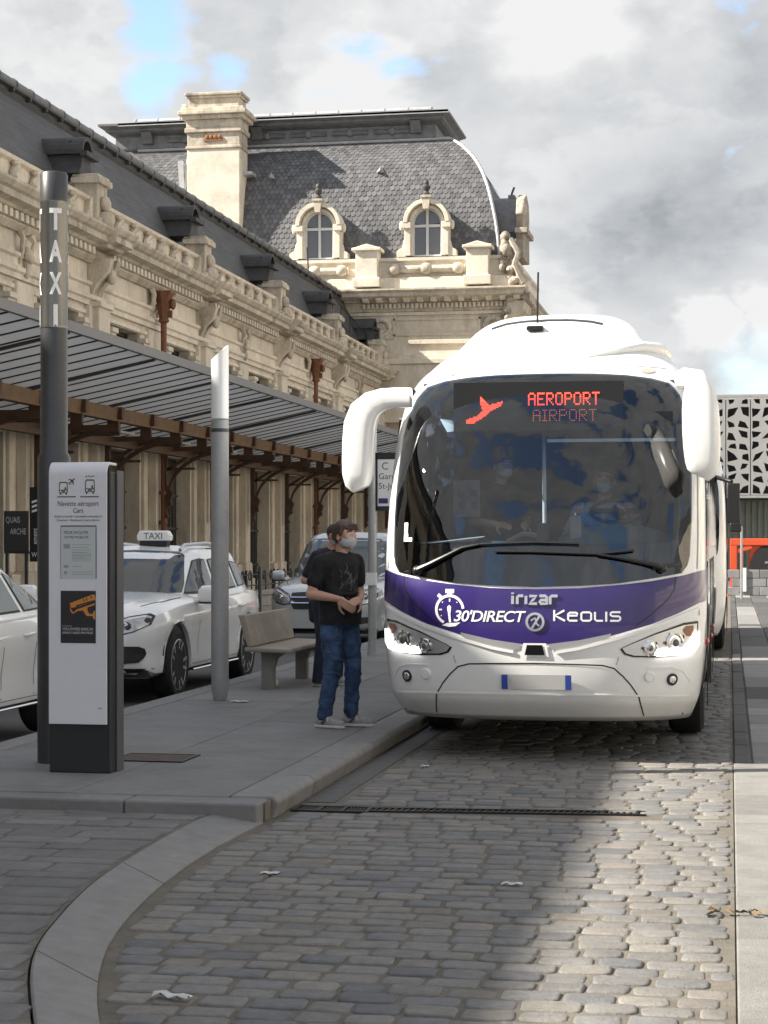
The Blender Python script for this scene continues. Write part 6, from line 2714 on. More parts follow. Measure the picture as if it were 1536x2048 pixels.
        for q, (px_, s1) in enumerate(((.0, .6), (.03, .95), (.12, 1.0), (.19, .9), (.215, .55))):
            row = []
            for k in range(14):
                t = 2 * math.pi * k / 14
                c_, s_ = math.cos(t), math.sin(t)
                ms = p.get('msize', 1)
                row.append((sx * (W + .0 + px_ * ms), my + .02 + .075 * s1 * math.copysign(abs(c_)**.6, c_), mz + .085 * ms * s1 * math.copysign(abs(s_)**.6, s_)))
            rowsm.append(row)
        mm.grid(rowsm, 0, True, True)
        mm.fan(rowsm[0])
        mm.fan(rowsm[-1])
        mo = mm.build('wing_mirror', paint, C)
        MB().box(min(sx * (W + .01), sx * (W + .2)), max(sx * (W + .01), sx * (W + .2)), my - .05, my + .09, mz - .098, mz - .078).build('mirror_base', PLAST, mo)
        if 'rail' in p:
            y0, y1, zr = p['rail']
            m = MB().tube([(sx * p['gw'][2] * .93, y0, zr - .05), (sx * p['gw'][2] * .95, y0 + .12, zr + .01), (sx * p['gw'][2] * .95, (y0 + y1) / 2, zr + .03), (sx * p['gw'][2] * .95, y1 - .15, zr), (sx * p['gw'][2] * .93, y1, zr - .06)], .022, 8)
            m.build('roof_rail', ALU, C)
        P = [(sx * a, b) for a, b in p['lamp']]
        h = proj(hull, P, 'y', .006, .05).build('headlamp', PLAST, C)
        cx_ = sum(a for a, b in P) / len(P)
        cz__ = sum(b for a, b in P) / len(P)
        proj(hull, [(cx_ + (a - cx_) * .9, cz__ + (b - cz__) * .86) for a, b in P], 'y', .010, .05).build('lamp_bowl', HLB, h)
        for k, (fa, rr_) in enumerate(((.35, .042), (-.25, .036))):
            bx = cx_ + fa * (p['lamp'][1][0] - p['lamp'][0][0]) * sx * .5
            hp = hull.ray_cast(Vector((bx, -5, cz__)), Vector((0, 1, 0)))[0]
            MB().lathe([(rr_, 0), (rr_, -.025), (rr_ * .8, -.03), (rr_ * .6, -.02), (.001, -.035)], hp, 14, axis='y').build('lamp_lens', CHROME if k else M('grey lens', (.10, .10, .105), .1), h)
        P = [(sx * a, b) for a, b in p['lamp_strip']]
        proj(hull, P, 'y', .014, .04).build('lamp_strip', M('lamp strip', (.75, .75, .75), .3), h)
        if 'intake' in p:
            proj(hull, [(sx * a, b) for a, b in p['intake']], 'y', .016, .03).build('air_intake', PLAST, C)
    if 'grille' in p:
        g = proj(hull, p['grille'], 'y', .008, .06).build('grille', PLAST, C)
        for z in p['slats']:
            x1 = max(a for a, b in p['grille']) * .97
            pts = [hull.ray_cast(Vector((x, -5, z)), Vector((0, 1, 0)))[0] + Vector((0, -.02, 0)) for x in np.linspace(-x1, x1, 9)]
            MB().tube(pts, .012, 6).build('slat', CHROME, g)
        pts = [hull.ray_cast(Vector((0, -5, p['slats'][0])), Vector((0, 1, 0)))[0] + Vector((0, -.03, .0))]
        MB().lathe([(.085, 0), (.085, -.02), (.07, -.025), (.07, -.01), (.001, -.01)], pts[0], 20, axis='y').build('badge', CHROME, g)
    if 'lip' in p:
        proj(hull, p['lip'], 'y', .008, .08).build('bumper_lip', PLAST, C)
    if 'seam' in p:
        for s in (-1, 1):
            pts = [(s * a, b) for a, b in p['seam']]
            bb = [Vector((x, y, 0)) for x, y in dens(pts, .08, False)]
            m = MB()
            pp_ = []
            for v in bb:
                h = hull.ray_cast(Vector((v.x, v.y, 5)), Vector((0, 0, -1)))
                if h[0]:
                    pp_.append(h[0] + Vector((0, 0, .002)))
            m.tube(pp_, .005, 5)
            m.build('bonnet_seam', PLAST, C)
    return C


SUV = dict(L=4.82, W=1.93, axles=(.90, 3.82), r=.385, sill=.27,
           plan=[(0, .60), (.08, .74), (.25, .87), (.55, .935), (1.1, .96), (2.4, .965), (3.8, .965), (4.4, .93), (4.7, .86), (4.82, .76)],
           hood=[(0, .80), (.06, .93), (.18, 1.00), (.5, 1.06), (1.0, 1.12), (1.5, 1.16), (2.5, 1.14), (4.4, 1.14), (4.7, 1.10), (4.82, .95)],
           belt=[(0, .78), (.1, .88), (.4, .97), (1.0, 1.04), (1.6, 1.07), (2.6, 1.085), (4.0, 1.11), (4.6, 1.10), (4.82, .92)],
           darkroof=True, gz=(1.04, 1.69), gf=(1.28, 2.08, 2.42), gr=(4.72, 4.32, 4.05), gw=(.885, .70, .60),
           wind=[(-.74, 1.15), (0, 1.135), (.74, 1.15), (.72, 1.25), (.60, 1.57), (.52, 1.61), (0, 1.63), (-.52, 1.61), (-.60, 1.57), (-.72, 1.25)],
           side=[[(1.66, 1.13), (2.62, 1.14), (2.62, 1.52), (2.45, 1.535), (2.25, 1.51), (1.95, 1.32)], [(2.72, 1.14), (3.62, 1.165), (3.52, 1.51), (3.0, 1.535), (2.72, 1.52)], [(3.72, 1.17), (4.40, 1.21), (4.12, 1.46), (3.64, 1.50)]],
           doors=(1.62, 2.67, 3.55), handles=((2.45, .93), (3.42, .95)), mirror=(1.58, 1.13), msize=1.28, rail=(2.2, 4.2, 1.68),
           lamp=[(.40, .77), (.47, .88), (.64, .94), (.80, .965), (.855, .94), (.84, .85), (.70, .775), (.52, .725), (.41, .73)],
           lamp_strip=[(.47, .865), (.64, .925), (.78, .945), (.78, .925), (.64, .90), (.48, .842)],
           intake=[(.44, .585), (.47, .615), (.56, .63), (.74, .625), (.79, .60), (.80, .55), (.78, .49), (.74, .455), (.60, .445), (.54, .46), (.48, .52)],
           grille=[(-.36, .60), (.36, .60), (.42, .76), (.36, .84), (0, .855), (-.36, .84), (-.42, .76)], slats=(.72, .79),
           lip=[(-.80, .345), (.80, .345), (.86, .385), (.5, .40), (-.5, .40), (-.86, .385)],
           seam=[(.66, .42), (.78, .8), (.82, 1.35)])
taxi = car('taxi', 'white taxi SUV with a TAXI sign on its roof, waiting behind the information totem', 'taxi', (-6.865, 18.58, -.07), SUV, CARW, group='cars in the taxi lane')
ts_ = thing('taxi_sign', 'white TAXI roof sign with black base on the roof of the white SUV', 'taxi sign', (-6.70, 21.05, 1.60))
bv(MB().box(-.17, .17, -.07, .07, 0, .07).build('base', PLAST, ts_), .015)
bv(MB().pxz([(-.20, .07), (.20, .07), (.205, .13), (.17, .19), (-.17, .19), (-.205, .13)], -.075, .075).build('lamp_box', M('sign plastic', (.80, .80, .78), .35), ts_), .018, 3)
V, Fc = text_mesh('TAXI', .105)
x1 = max(v[0] for v in V)
MB().add([((v[0] - x1 / 2) * 1.0, -.0765, .092 + v[1]) for v in V], Fc).build('lettering', INK, ts_)
P2 = dict(SUV)
P2.update(L=4.40, W=1.88, axles=(.95, 3.74), r=.36, sglass=CGLASS2,
          plan=[(0, .60), (.08, .74), (.25, .85), (.55, .91), (1.1, .935), (2.4, .94), (3.6, .94), (4.1, .91), (4.3, .84), (4.40, .74)],
          hood=[(0, .78), (.06, .90), (.18, .96), (.5, 1.0), (1.0, 1.06), (1.5, 1.10), (2.5, 1.08), (4.0, 1.09), (4.3, 1.06), (4.40, .9)],
          belt=[(0, .76), (.1, .86), (.4, .93), (1.0, .99), (1.6, 1.02), (2.6, 1.04), (3.8, 1.06), (4.2, 1.05), (4.40, .88)],
          gz=(1.0, 1.60), gf=(.95, 1.6, 1.9), gr=(4.32, 3.25, 2.7), gw=(.865, .70, .60),
          side=[[(1.30, 1.07), (2.42, 1.08), (2.22, 1.46), (1.9, 1.46), (1.6, 1.28)], [(2.52, 1.08), (3.12, 1.09), (2.86, 1.45), (2.32, 1.465)], [(3.2, 1.09), (3.85, 1.11), (3.35, 1.32), (2.95, 1.44)]],
          doors=(1.28, 2.48, 3.2), handles=((2.30, .88), (3.05, .90)), mirror=(1.38, 1.08), rail=(1.7, 2.9, 1.58))
suv2 = car('parked_car', 'white SUV cut by the edge of the picture, its rear door and rear wheel showing', 'car', (-6.85, 11.98, -.04), P2, CARW, group='cars in the taxi lane')
VAN = dict(L=5.14, W=1.93, axles=(.90, 4.1), r=.35, sill=.26,
           plan=[(0, .62), (.08, .76), (.25, .88), (.55, .94), (1.1, .96), (2.4, .965), (4.5, .965), (4.95, .94), (5.14, .88)],
           hood=[(0, .78), (.06, .92), (.2, 1.0), (.6, 1.08), (1.0, 1.14), (1.4, 1.18), (2.5, 1.15), (4.9, 1.15), (5.14, 1.1)],
           belt=[(0, .76), (.1, .88), (.4, .98), (1.0, 1.05), (1.6, 1.08), (2.6, 1.09), (4.9, 1.10), (5.14, 1.05)],
           gz=(1.04, 1.90), gf=(.98, 1.85, 2.2), gr=(5.1, 5.04, 4.95), gw=(.90, .76, .68),
           wind=[(-.78, 1.15), (0, 1.13), (.78, 1.15), (.76, 1.3), (.66, 1.73), (.56, 1.78), (0, 1.80), (-.56, 1.78), (-.66, 1.73), (-.76, 1.3)],
           side=[[(1.5, 1.14), (2.45, 1.15), (2.45, 1.68), (2.2, 1.70), (1.95, 1.62), (1.65, 1.36)], [(2.56, 1.15), (3.85, 1.16), (3.85, 1.68), (2.56, 1.69)], [(3.96, 1.16), (4.95, 1.17), (4.90, 1.66), (3.96, 1.68)]],
           doors=(1.45, 2.5, 3.9), handles=((2.3, .95), (2.75, .95)), mirror=(1.48, 1.17), glass=M('van windscreen', (.06, .075, .072), .05, spec=.8),
           lamp=[(.50, .80), (.54, .90), (.68, .97), (.80, 1.0), (.85, .97), (.86, .86), (.78, .76), (.62, .72), (.52, .74)],
           lamp_strip=[(.56, .86), (.68, .93), (.78, .96), (.78, .945), (.68, .91), (.57, .845)],
           grille=[(-.46, .66), (.46, .66), (.52, .78), (.50, .92), (0, .95), (-.50, .92), (-.52, .78)], slats=(.76, .85),
           intake=[(.55, .42), (.80, .46), (.82, .54), (.58, .54)],
           lip=[(-.80, .30), (.80, .30), (.86, .35), (.5, .36), (-.5, .36), (-.86, .35)],
           seam=[(.60, .30), (.74, .7), (.80, 1.2)])
van = car('parked_van', 'silver grey van facing the camera behind the two standing people', 'van', (-6.35, 28.6, -.07), VAN, CARG, group='cars in the taxi lane')
# ================================================================ PEOPLE
SKIN = M('skin', (.46, .27, .195), .55, var=.05, vs=20)
SKINP = M('skin paler', (.50, .31, .235), .55, var=.05, vs=20)
HAIR = M('brown hair', (.040, .020, .014), .55, var=.4, vs=60, bump=.6, bs=140)
HAIRG = M('grey hair', (.14, .12, .11), .6, var=.3, vs=60)
MASKM = M('grey face mask', (.38, .385, .40), .8)
MASKB = M('pale blue face mask', (.30, .50, .55), .8)
BTEE = M('black t-shirt', (.006, .006, .008), .85, var=.2, vs=9, bump=.3, bs=14)
PRINT = M('faded print', (.14, .145, .16), .8)
JEANS = M('blue jeans', (.032, .066, .140), .85, var=.5, vs=9, bump=.9, bs=18)
JEANSD = M('dark jeans', (.014, .018, .034), .85, var=.25, vs=7, bump=.5, bs=16)
SHOE = M('grey canvas shoe', (.30, .29, .28), .8, var=.12, vs=25)
SOLE = M('shoe sole', (.50, .49, .47), .7)
LACE = M('white lace', (.62, .61, .6), .7)
SHIRT = M('light blue shirt', (.25, .38, .55), .8, var=.15, vs=9)
NAVY = M('navy cloth', (.018, .028, .085), .85, var=.2, vs=9)
EYE = M('eye dark', (.02, .015, .012), .3)
EYEW = M('eye white', (.6, .58, .56), .3)


def capsule(m, a, b, ra, rb, sq=(1, 1, 1), n=14):
    """rounded, tapering limb from a to b"""
    a, b = Vector(a), Vector(b)
    d = b - a
    L = d.length
    d = d.normalized() if L > 1e-6 else Vector((0, 0, 1))
    x = d.orthogonal().normalized()
    y = d.cross(x)
    rows = []
    for q in range(5):
        t = -math.pi / 2 + math.pi / 2 * q / 4
        rows.append((a + d * (ra * math.sin(t)), max(ra * math.cos(t), .0005)))
    for q in range(1, 6):
        t = math.pi / 2 * q / 5
        rows.append((b + d * (rb * math.sin(t)), max(rb * math.cos(t), .0005)))
    o = len(m.v)
    m.grid([[c + x * (r * math.cos(2 * math.pi * k / n)) + y * (r * math.sin(2 * math.pi * k / n)) for k in range(n)] for c, r in rows], 0, True, True)
    m.fan([m.v[o + k] for k in range(n)][::-1])
    l = len(m.v) - n * 1
    m.fan([Vector(m.v[o + 9 * n + k]) for k in range(n)])
    if sq != (1, 1, 1):
        c = (a + b) / 2
        for i in range(o, len(m.v)):
            v = Vector(m.v[i]) - c
            m.v[i] = tuple(c + Vector((v.x * sq[0], v.y * sq[1], v.z * sq[2])))
    return m


def chain(m, pts, rs, **k):
    for i in range(len(pts) - 1):
        capsule(m, pts[i], pts[i + 1], rs[i], rs[i + 1], **k)
    return m


def fused(m, name, mat, parent, voxel=.011, sm=4, label=None, cut=None):
    """union of overlapping volumes as one continuous smooth skin"""
    me = m.mesh('tmp', mat)
    o = bpy.data.objects.new('tmp', me)
    col.objects.link(o)
    r = o.modifiers.new('r', 'REMESH')
    r.mode = 'VOXEL'
    r.voxel_size = voxel
    s = o.modifiers.new('s', 'SMOOTH')
    s.iterations = sm
    s.factor = .5
    dg = bpy.context.evaluated_depsgraph_get()
    dg.update()
    me2 = bpy.data.meshes.new_from_object(o.evaluated_get(dg))
    me2.name = name
    bpy.data.objects.remove(o)
    me2.materials.clear()
    me2.materials.append(mat)
    if cut:
        bm = bmesh.new()
        bm.from_mesh(me2)
        for co, no in cut:
            bmesh.ops.bisect_plane(bm, geom=bm.verts[:] + bm.edges[:] + bm.faces[:], plane_co=co, plane_no=no, clear_outer=True)
        bm.to_mesh(me2)
        bm.free()
    me2.polygons.foreach_set('use_smooth', [True] * len(me2.polygons))
    o2 = bpy.data.objects.new(name, me2)
    col.objects.link(o2)
    o2.parent = parent
    return o2


CLOUD = {}


def crease(o, sc, st):
    """soft irregular creases in cloth"""
    if sc not in CLOUD:
        t = bpy.data.textures.new('cloth', 'CLOUDS')
        t.noise_scale = sc
        t.noise_depth = 3
        CLOUD[sc] = t
    d = o.modifiers.new('creases', 'DISPLACE')
    d.texture = CLOUD[sc]
    d.strength = st
    d.mid_level = .5
    return o


def hand(m, wrist, d, palm_n, size=1., curl=.5, thumb=1):
    """palm, four unequal bent fingers and a side thumb; d = pointing way, palm_n = palm facing"""
    d = Vector(d).normalized()
    n = Vector(palm_n)
    n = (n - d * n.dot(d)).normalized()
    s = d.cross(n).normalized() * thumb
    w_ = Vector(wrist)
    S = size
    for q in (-.028, -.009, .010, .028):
        capsule(m, w_ + s * q * .7 * S + d * .012 * S, w_ + d * .088 * S + s * q * S, .016 * S, .0125 * S, n=10)
    for q, L in ((-.029, .058), (-.0095, .070), (.0105, .076), (.029, .068)):
        p = w_ + d * .092 * S + s * q * S
        dd = d
        rr = .0098 * S
        for k in range(3):
            a = curl * (.35 + .35 * k)
            dd = (d * math.cos(a) + n * math.sin(a)).normalized()
            e = p + dd * L * S * (.45, .32, .25)[k]
            capsule(m, p, e, rr, rr * .93, n=8)
            p = e
            rr *= .93
    p = w_ + d * .025 * S + s * .030 * S
    for k in range(3):
        dd = (d * (.55 + .2 * k) + s * (.75 - .25 * k) + n * (.25 + .15 * k)).normalized()
        e = p + dd * (.042, .032, .026)[k] * S
        capsule(m, p, e, (.0165, .013, .011)[k] * S, (.013, .011, .0095)[k] * S, n=8)
        p = e


def head(m, c, yaw=0, s=1.):
    """skull, jaw, nose, brow and ears; returns a placer for face features"""
    c = Vector(c)
    q = Matrix.Rotation(yaw, 3, 'Z')

    def at(x, y, z):
        return c + q @ Vector((x * s, y * s, z * s))
    capsule(m, at(-.018, 0, .025), at(.012, 0, .035), .083 * s, .080 * s)
    capsule(m, at(.030, 0, -.01), at(.052, 0, -.075), .064 * s, .040 * s)
    capsule(m, at(.03, -.03, -.06), at(.06, -.008, -.085), .03 * s, .028 * s)
    capsule(m, at(.03, .03, -.06), at(.06, .008, -.085), .03 * s, .028 * s)
    capsule(m, at(.082, 0, .018), at(.108, 0, -.022), .010 * s, .017 * s, n=8)
    for e in (-1, 1):
        capsule(m, at(-.006, e * .078, .012), at(-.012, e * .082, -.022), .017 * s, .013 * s, n=8)
        capsule(m, at(.068, e * .018, .034), at(.055, e * .05, .03), .016 * s, .014 * s, n=8)
        capsule(m, at(.055, e * .04, -.01), at(.06, e * .03, -.03), .026 * s, .022 * s, n=8)
    return at


def face(at, parent, mat_mask, s=1.):
    for e in (-1, 1):
        MB().ball(at(.076, e * .033, .008), .0115 * s, 6).build('eye', EYEW, parent)
        MB().ball(at(.0845, e * .034, .008), .006 * s, 5).build('eye', EYE, parent)
        m = MB()
        m.tube([at(.083, e * .016, .034), at(.085, e * .034, .040), at(.07, e * .058, .032)], .006 * s, 6)
        m.build('eyebrow', HAIR, parent)
    if mat_mask:
        m = MB()
        rows = []
        for i in range(7):
            z = -.004 - .0155 * i
            fwd = (.106, .115, .117, .112, .105, .097, .086)[i]
            half = (.052, .062, .067, .068, .064, .056, .045)[i]
            rows.append([at(fwd * math.cos(t) * 1.0 + .0, half * math.sin(t) * 1.08, z) for t in [math.pi * .5 * (k / 8 - 1) * .95 for k in range(17)]])
        m.grid(rows, 0, True)
        for e in (-1, 1):
            m.tube([at(.02, e * .072, -.01), at(.0, e * .084, .006), at(-.016, e * .087, .01)], .002, 5)
            m.tube([at(.02, e * .07, -.08), at(.0, e * .08, -.04), at(-.014, e * .087, -.02)], .002, 5)
        o = m.build('face_mask', mat_mask, parent, auto=60)
        sl = o.modifiers.new('t', 'SOLIDIFY')
        sl.thickness = .004
    else:
        MB().tube([at(.088, -.024, -.062), at(.096, 0, -.060), at(.088, .024, -.062)], .006, 6).build('mouth', M('lips', (.34, .15, .12), .5), parent)


def shoes(parent, ank, yaw, stripe=True):
    q = Matrix.Rotation(yaw, 3, 'Z')
    a = Vector(ank)

    def at(x, y, z):
        v = a + q @ Vector((x, y, 0))
        return Vector((v.x, v.y, z))
    m = MB()
    capsule(m, at(-.045, 0, .055), at(.06, 0, .06), .040, .042)
    capsule(m, at(.05, 0, .05), at(.165, .0, .038), .043, .034)
    capsule(m, at(-.04, 0, .06), at(-.01, 0, .105), .038, .040)
    o = fused(m, 'shoe', SHOE, parent, .008, 3)
    m = MB()
    outl = [(-.09, 0), (-.08, .032), (-.03, .04), (.06, .045), (.14, .046), (.19, .03), (.208, 0), (.19, -.03), (.14, -.046), (.06, -.045), (-.03, -.04), (-.08, -.032)]
    m.prism(outl, lambda x, y: at(x, y, .002), lambda x, y: at(x, y, .026))
    m.build('sole', SOLE, o, bevel=.006)
    m = MB()
    for k in range(4):
        x = .045 + .022 * k
        m.tube([at(x, -.030, .082 - .006 * k), at(x + .008, 0, .100 - .010 * k), at(x, .030, .082 - .006 * k)], .004, 5)
    m.tube([at(.03, 0, .108), at(.05, .035, .085), at(.055, .05, .05)], .0035, 5)
    m.tube([at(.03, 0, .108), at(.06, -.035, .085), at(.07, -.05, .055)], .0035, 5)
    m.build('lace', LACE, o)
    if stripe:
        for e in (-1, 1):
            m = MB()
            m.tube([at(.0, e * .041, .036), at(.04, e * .042, .07)], .009, 6)
            m.build('stripe', M('shoe stripe', (.06, .055, .055), .7), o)
    return o


def folds(m, a, b, r, n, amp, seed):
    """a few raised ridges wrapped partly round a limb, so that cloth reads as creased"""
    rr = random.Random(seed)
    a, b = Vector(a), Vector(b)
    d = (b - a).normalized()
    x = d.orthogonal().normalized()
    y = d.cross(x)
    for i in range(n):
        t = (i + .5 + rr.uniform(-.3, .3)) / n
        a0 = rr.uniform(0, 6.28)
        sp_ = rr.uniform(1.2, 2.4)
        tl = rr.uniform(-.035, .035)
        pts = []
        for k in range(6):
            an = a0 + sp_ * k / 5
            c = a.lerp(b, t) + d * tl * (k / 5 - .5) * 2
            pts.append(c + (x * math.cos(an) + y * math.sin(an)) * r)
        for p, q in zip(pts[:-1], pts[1:]):
            capsule(m, p, q, amp, amp, n=6)


# ---- the boy waiting at the kerb
boy = thing('person', 'person in black printed t-shirt, blue jeans, grey trainers and face mask waiting at the kerb', 'person', (-3.19, 15.03, PZ), rad(-36), 'people at the coach')
m = MB()
HC = (.075, .0, 1.585)
at = head(m, HC, rad(8))
capsule(m, (.02, 0, 1.40), (.045, 0, 1.52), .056, .052)
chain(m, [(0, 0, 1.33), (.01, 0, 1.12), (0, 0, .95)], [.12, .115, .125], sq=(.8, 1.15, 1))
# right arm bent across the belly, left arm behind
SR, ER, WR = Vector((-.02, -.185, 1.365)), Vector((-.055, -.262, 1.105)), Vector((.165, -.165, 1.07))
SL, EL, WL = Vector((.0, .185, 1.365)), Vector((.01, .222, 1.10)), Vector((.19, .06, 1.06))
chain(m, [SR, ER], [.052, .043])
chain(m, [ER, ER.lerp(WR, .35), WR], [.045, .042, .027])
chain(m, [SL, EL], [.052, .042])
chain(m, [EL, EL.lerp(WL, .35), WL], [.044, .04, .027])
hand(m, WR + Vector((.01, .006, -.004)), Vector((.62, .42, -.55)), Vector((-.1, .85, -.2)), 1.0, .75, -1)
hand(m, WL, Vector((.25, -.92, -.2)), Vector((-.6, -.1, -.5)), .95, .7, 1)
HR, KR, AR = Vector((0, -.10, .90)), Vector((.055, -.125, .50)), Vector((-.035, -.135, .10))
HL_, KL, AL = Vector((0, .10, .90)), Vector((.075, .085, .50)), Vector((.03, .105, .10))
chain(m, [HR, KR, AR], [.075, .055, .035])
chain(m, [HL_, KL, AL], [.075, .055, .035])
fused(m, 'body', SKIN, boy, .0062, 3)
face(at, boy, MASKM)
h = MB()
for i in range(70):
    a1, a2 = R.uniform(-2.6, 2.6), R.uniform(-.3, 1.45)
    r0 = .088
    x, y, z = math.cos(a2) * math.cos(math.pi + a1 * .74), math.cos(a2) * math.sin(math.pi + a1 * .74), math.sin(a2)
    p = at(-.008 + r0 * x, r0 * .98 * y, .032 + r0 * 1.02 * z)
    q = at(-.008 + r0 * x * 1.14, r0 * y * 1.12, .032 + r0 * z * 1.1 - .034)
    capsule(h, p, q, .020, .012, n=6)
capsule(h, at(-.02, 0, .04), at(.0, 0, .05), .088, .085)
for k in range(7):
    yy = -.055 + .018 * k
    capsule(h, at(.066, yy, .085), at(.088, yy * 1.05, .048 + .008 * (k % 2)), .018, .009, n=6)
for e in (-1, 1):
    capsule(h, at(-.02, e * .078, .02), at(-.03, e * .074, -.05), .024, .016, n=6)
capsule(h, at(-.06, 0, -.01), at(-.055, 0, -.07), .05, .03, n=8)
fused(h, 'hair', HAIR, boy, .008, 1)
t = MB()
capsule(t, (.0, -.10, 1.36), (.0, .10, 1.36), .093, .093)
chain(t, [(0, 0, 1.33), (.012, 0, 1.15), (.012, 0, .93)], [.150, .142, .148], sq=(.86, 1.20, 1))
capsule(t, (.015, 0, 1.02), (.015, 0, .88), .158, .168, sq=(.92, 1.26, 1))
capsule(t, (.005, -.06, 1.40), (.0, -.17, 1.375), .07, .068)
capsule(t, (.005, .06, 1.40), (.0, .17, 1.375), .07, .068)
capsule(t, SR, SR.lerp(ER, .60), .070, .068)
capsule(t, SL, SL.lerp(EL, .60), .070, .068)
folds(t, (.01, 0, 1.12), (.01, 0, .9), .150, 5, .012, 3)
tee = fused(t, 't_shirt', BTEE, boy, .010, 4, cut=[((0, 0, .855), (0, 0, -1)), ((.045, 0, 1.455), (.25, 0, 1))])
crease(tee, .09, .028)
# pale shield-like print on the chest
bv_ = BVHTree.FromPolygons([v.co.copy() for v in tee.data.vertices], [tuple(p.vertices) for p in tee.data.polygons])
pm = MB()
R3 = random.Random(4)
for i in range(46):
    y0, z0 = R3.gauss(-.0, .045), R3.gauss(1.20, .065)
    a = R3.uniform(.6, 2.6)
    L = R3.uniform(.015, .06)
    pts = []
    for q in range(3):
        yy, zz = y0 + math.cos(a) * L * (q / 2 - .5), z0 + math.sin(a) * L * (q / 2 - .5)
        hh = bv_.ray_cast(Vector((3, yy, zz)), Vector((-1, 0, 0)))
        if hh[0]:
            pts.append(hh[0] + Vector((.004, 0, 0)))
    if len(pts) == 3:
        pm.tube(pts, [.001, R3.uniform(.002, .004), .001], 5)
pm.build('print', PRINT, tee)
j = MB()
capsule(j, (.0, -.06, .92), (.0, .06, .92), .118, .118)
chain(j, [HR + Vector((0, .012, 0)), HR.lerp(KR, .5), KR, KR.lerp(AR, .5), AR + Vector((0, 0, .01))], [.100, .088, .072, .066, .062])
chain(j, [HL_ - Vector((0, .012, 0)), HL_.lerp(KL, .5), KL, KL.lerp(AL, .5), AL + Vector((0, 0, .01))], [.100, .088, .072, .066, .062])
folds(j, KR + Vector((0, 0, .09)), KR - Vector((0, 0, .09)), .066, 7, .0105, 1)
folds(j, KR.lerp(AR, .65), AR + Vector((0, 0, .02)), .054, 6, .0115, 2)
folds(j, KL + Vector((0, 0, .09)), KL - Vector((0, 0, .09)), .066, 6, .0105, 5)
folds(j, KL.lerp(AL, .65), AL + Vector((0, 0, .02)), .054, 6, .0115, 6)
folds(j, HR, KR, .086, 3, .010, 8)
crease(fused(j, 'jeans', JEANS, boy, .0095, 2, cut=[((0, 0, .995), (0, 0, 1)), ((0, 0, .055), (0, 0, -1))]), .075, .034)
shoes(boy, AR, rad(14))
shoes(boy, AL, rad(-10 + 40))

# ---- the person behind, looking down, dark clothes
man = thing('person', 'second person in dark top and dark jeans standing behind the one in the printed t-shirt', 'person', (-4.215, 19.3, PZ), rad(-28), 'people at the coach')
m = MB()
at = head(m, (.11, 0, 1.60), rad(0))
capsule(m, (.03, 0, 1.42), (.08, 0, 1.54), .055, .052)
chain(m, [(0, 0, 1.33), (0, 0, .95)], [.12, .125], sq=(.8, 1.15, 1))
SR, ER, WR = Vector((.0, -.19, 1.38)), Vector((-.10, -.27, 1.13)), Vector((.15, -.16, 1.08))
SL, EL, WL = Vector((.0, .19, 1.38)), Vector((.03, .25, 1.12)), Vector((.2, .08, 1.06))
for a, b, c, th in ((SR, ER, WR, -1), (SL, EL, WL, 1)):
    chain(m, [a, b, c], [.052, .043, .028])
    hand(m, c, (.7, -.3 * th, -.4), (0, .6 * -th, -.5), 1., .6, th)
HR, KR, AR = Vector((0, -.1, .92)), Vector((.03, -.11, .5)), Vector((-.02, -.12, .1))
HL_, KL, AL = Vector((0, .1, .92)), Vector((.04, .1, .5)), Vector((.0, .12, .1))
chain(m, [HR, KR, AR], [.075, .055, .035])
chain(m, [HL_, KL, AL], [.075, .055, .035])
fused(m, 'body', SKIN, man, .010, 2)
face(at, man, MASKM)
h = MB()
capsule(h, at(-.02, 0, .045), at(.01, 0, .052), .090, .086)
capsule(h, at(-.06, 0, 0), at(-.05, 0, -.05), .05, .035)
fused(h, 'hair', HAIR, man, .01, 1)
t = MB()
capsule(t, (.0, -.11, 1.38), (.0, .11, 1.38), .093, .093)
chain(t, [(0, 0, 1.33), (.01, 0, 1.1), (.0, 0, .86)], [.155, .15, .165], sq=(.9, 1.18, 1))
capsule(t, SR, SR.lerp(ER, .72), .072, .066)
capsule(t, SL, SL.lerp(EL, .72), .072, .066)
folds(t, (.0, 0, 1.3), (.0, 0, .9), .16, 6, .018, 9)
capsule(t, (-.14, -.05, .86), (-.12, -.1, .72), .08, .05)
fused(t, 'top', M('dark violet top', (.014, .011, .020), .85, var=.2, vs=9), man, .012, 3)
j = MB()
capsule(j, (0, -.07, .92), (0, .07, .92), .12, .12)
chain(j, [HR, KR, AR + Vector((0, 0, -.03))], [.118, .085, .085])
chain(j, [HL_, KL, AL + Vector((0, 0, -.03))], [.118, .085, .085])
fused(j, 'jeans', JEANSD, man, .012, 2, cut=[((0, 0, .045), (0, 0, -1))])
for a in (AR, AL):
    shoes(man, a, rad(5), False)

# ---- driver at the wheel
drv = thing('person', 'driver in a light blue shirt and pale blue mask seated behind the coach steering wheel', 'person', (-1.43 + .42, 15.26, 1.38), rad(-90), 'people aboard the coach')
m = MB()
at = head(m, (.06, 0, .77), 0)
capsule(m, (0, 0, .58), (.03, 0, .70), .058, .055)
chain(m, [(0, 0, .5), (.02, 0, .2), (.04, 0, .1)], [.13, .13, .13], sq=(.85, 1.2, 1))
for s in (-1, 1):
    S_, E_, W_ = Vector((0, s * .20, .53)), Vector((.14, s * .28, .30)), Vector((.42, s * .19, .49))
    chain(m, [S_, E_, W_], [.052, .045, .03])
    hand(m, W_, (.75, -.1 * s, .55), (0, -s * .8, -.3), 1., 1.1, s)
    chain(m, [(.06, s * .1, .12), (.40, s * .13, .14), (.46, s * .13, -.28)], [.08, .06, .045])
fused(m, 'body', SKINP, drv, .010, 2)
face(at, drv, MASKB)
h = MB()
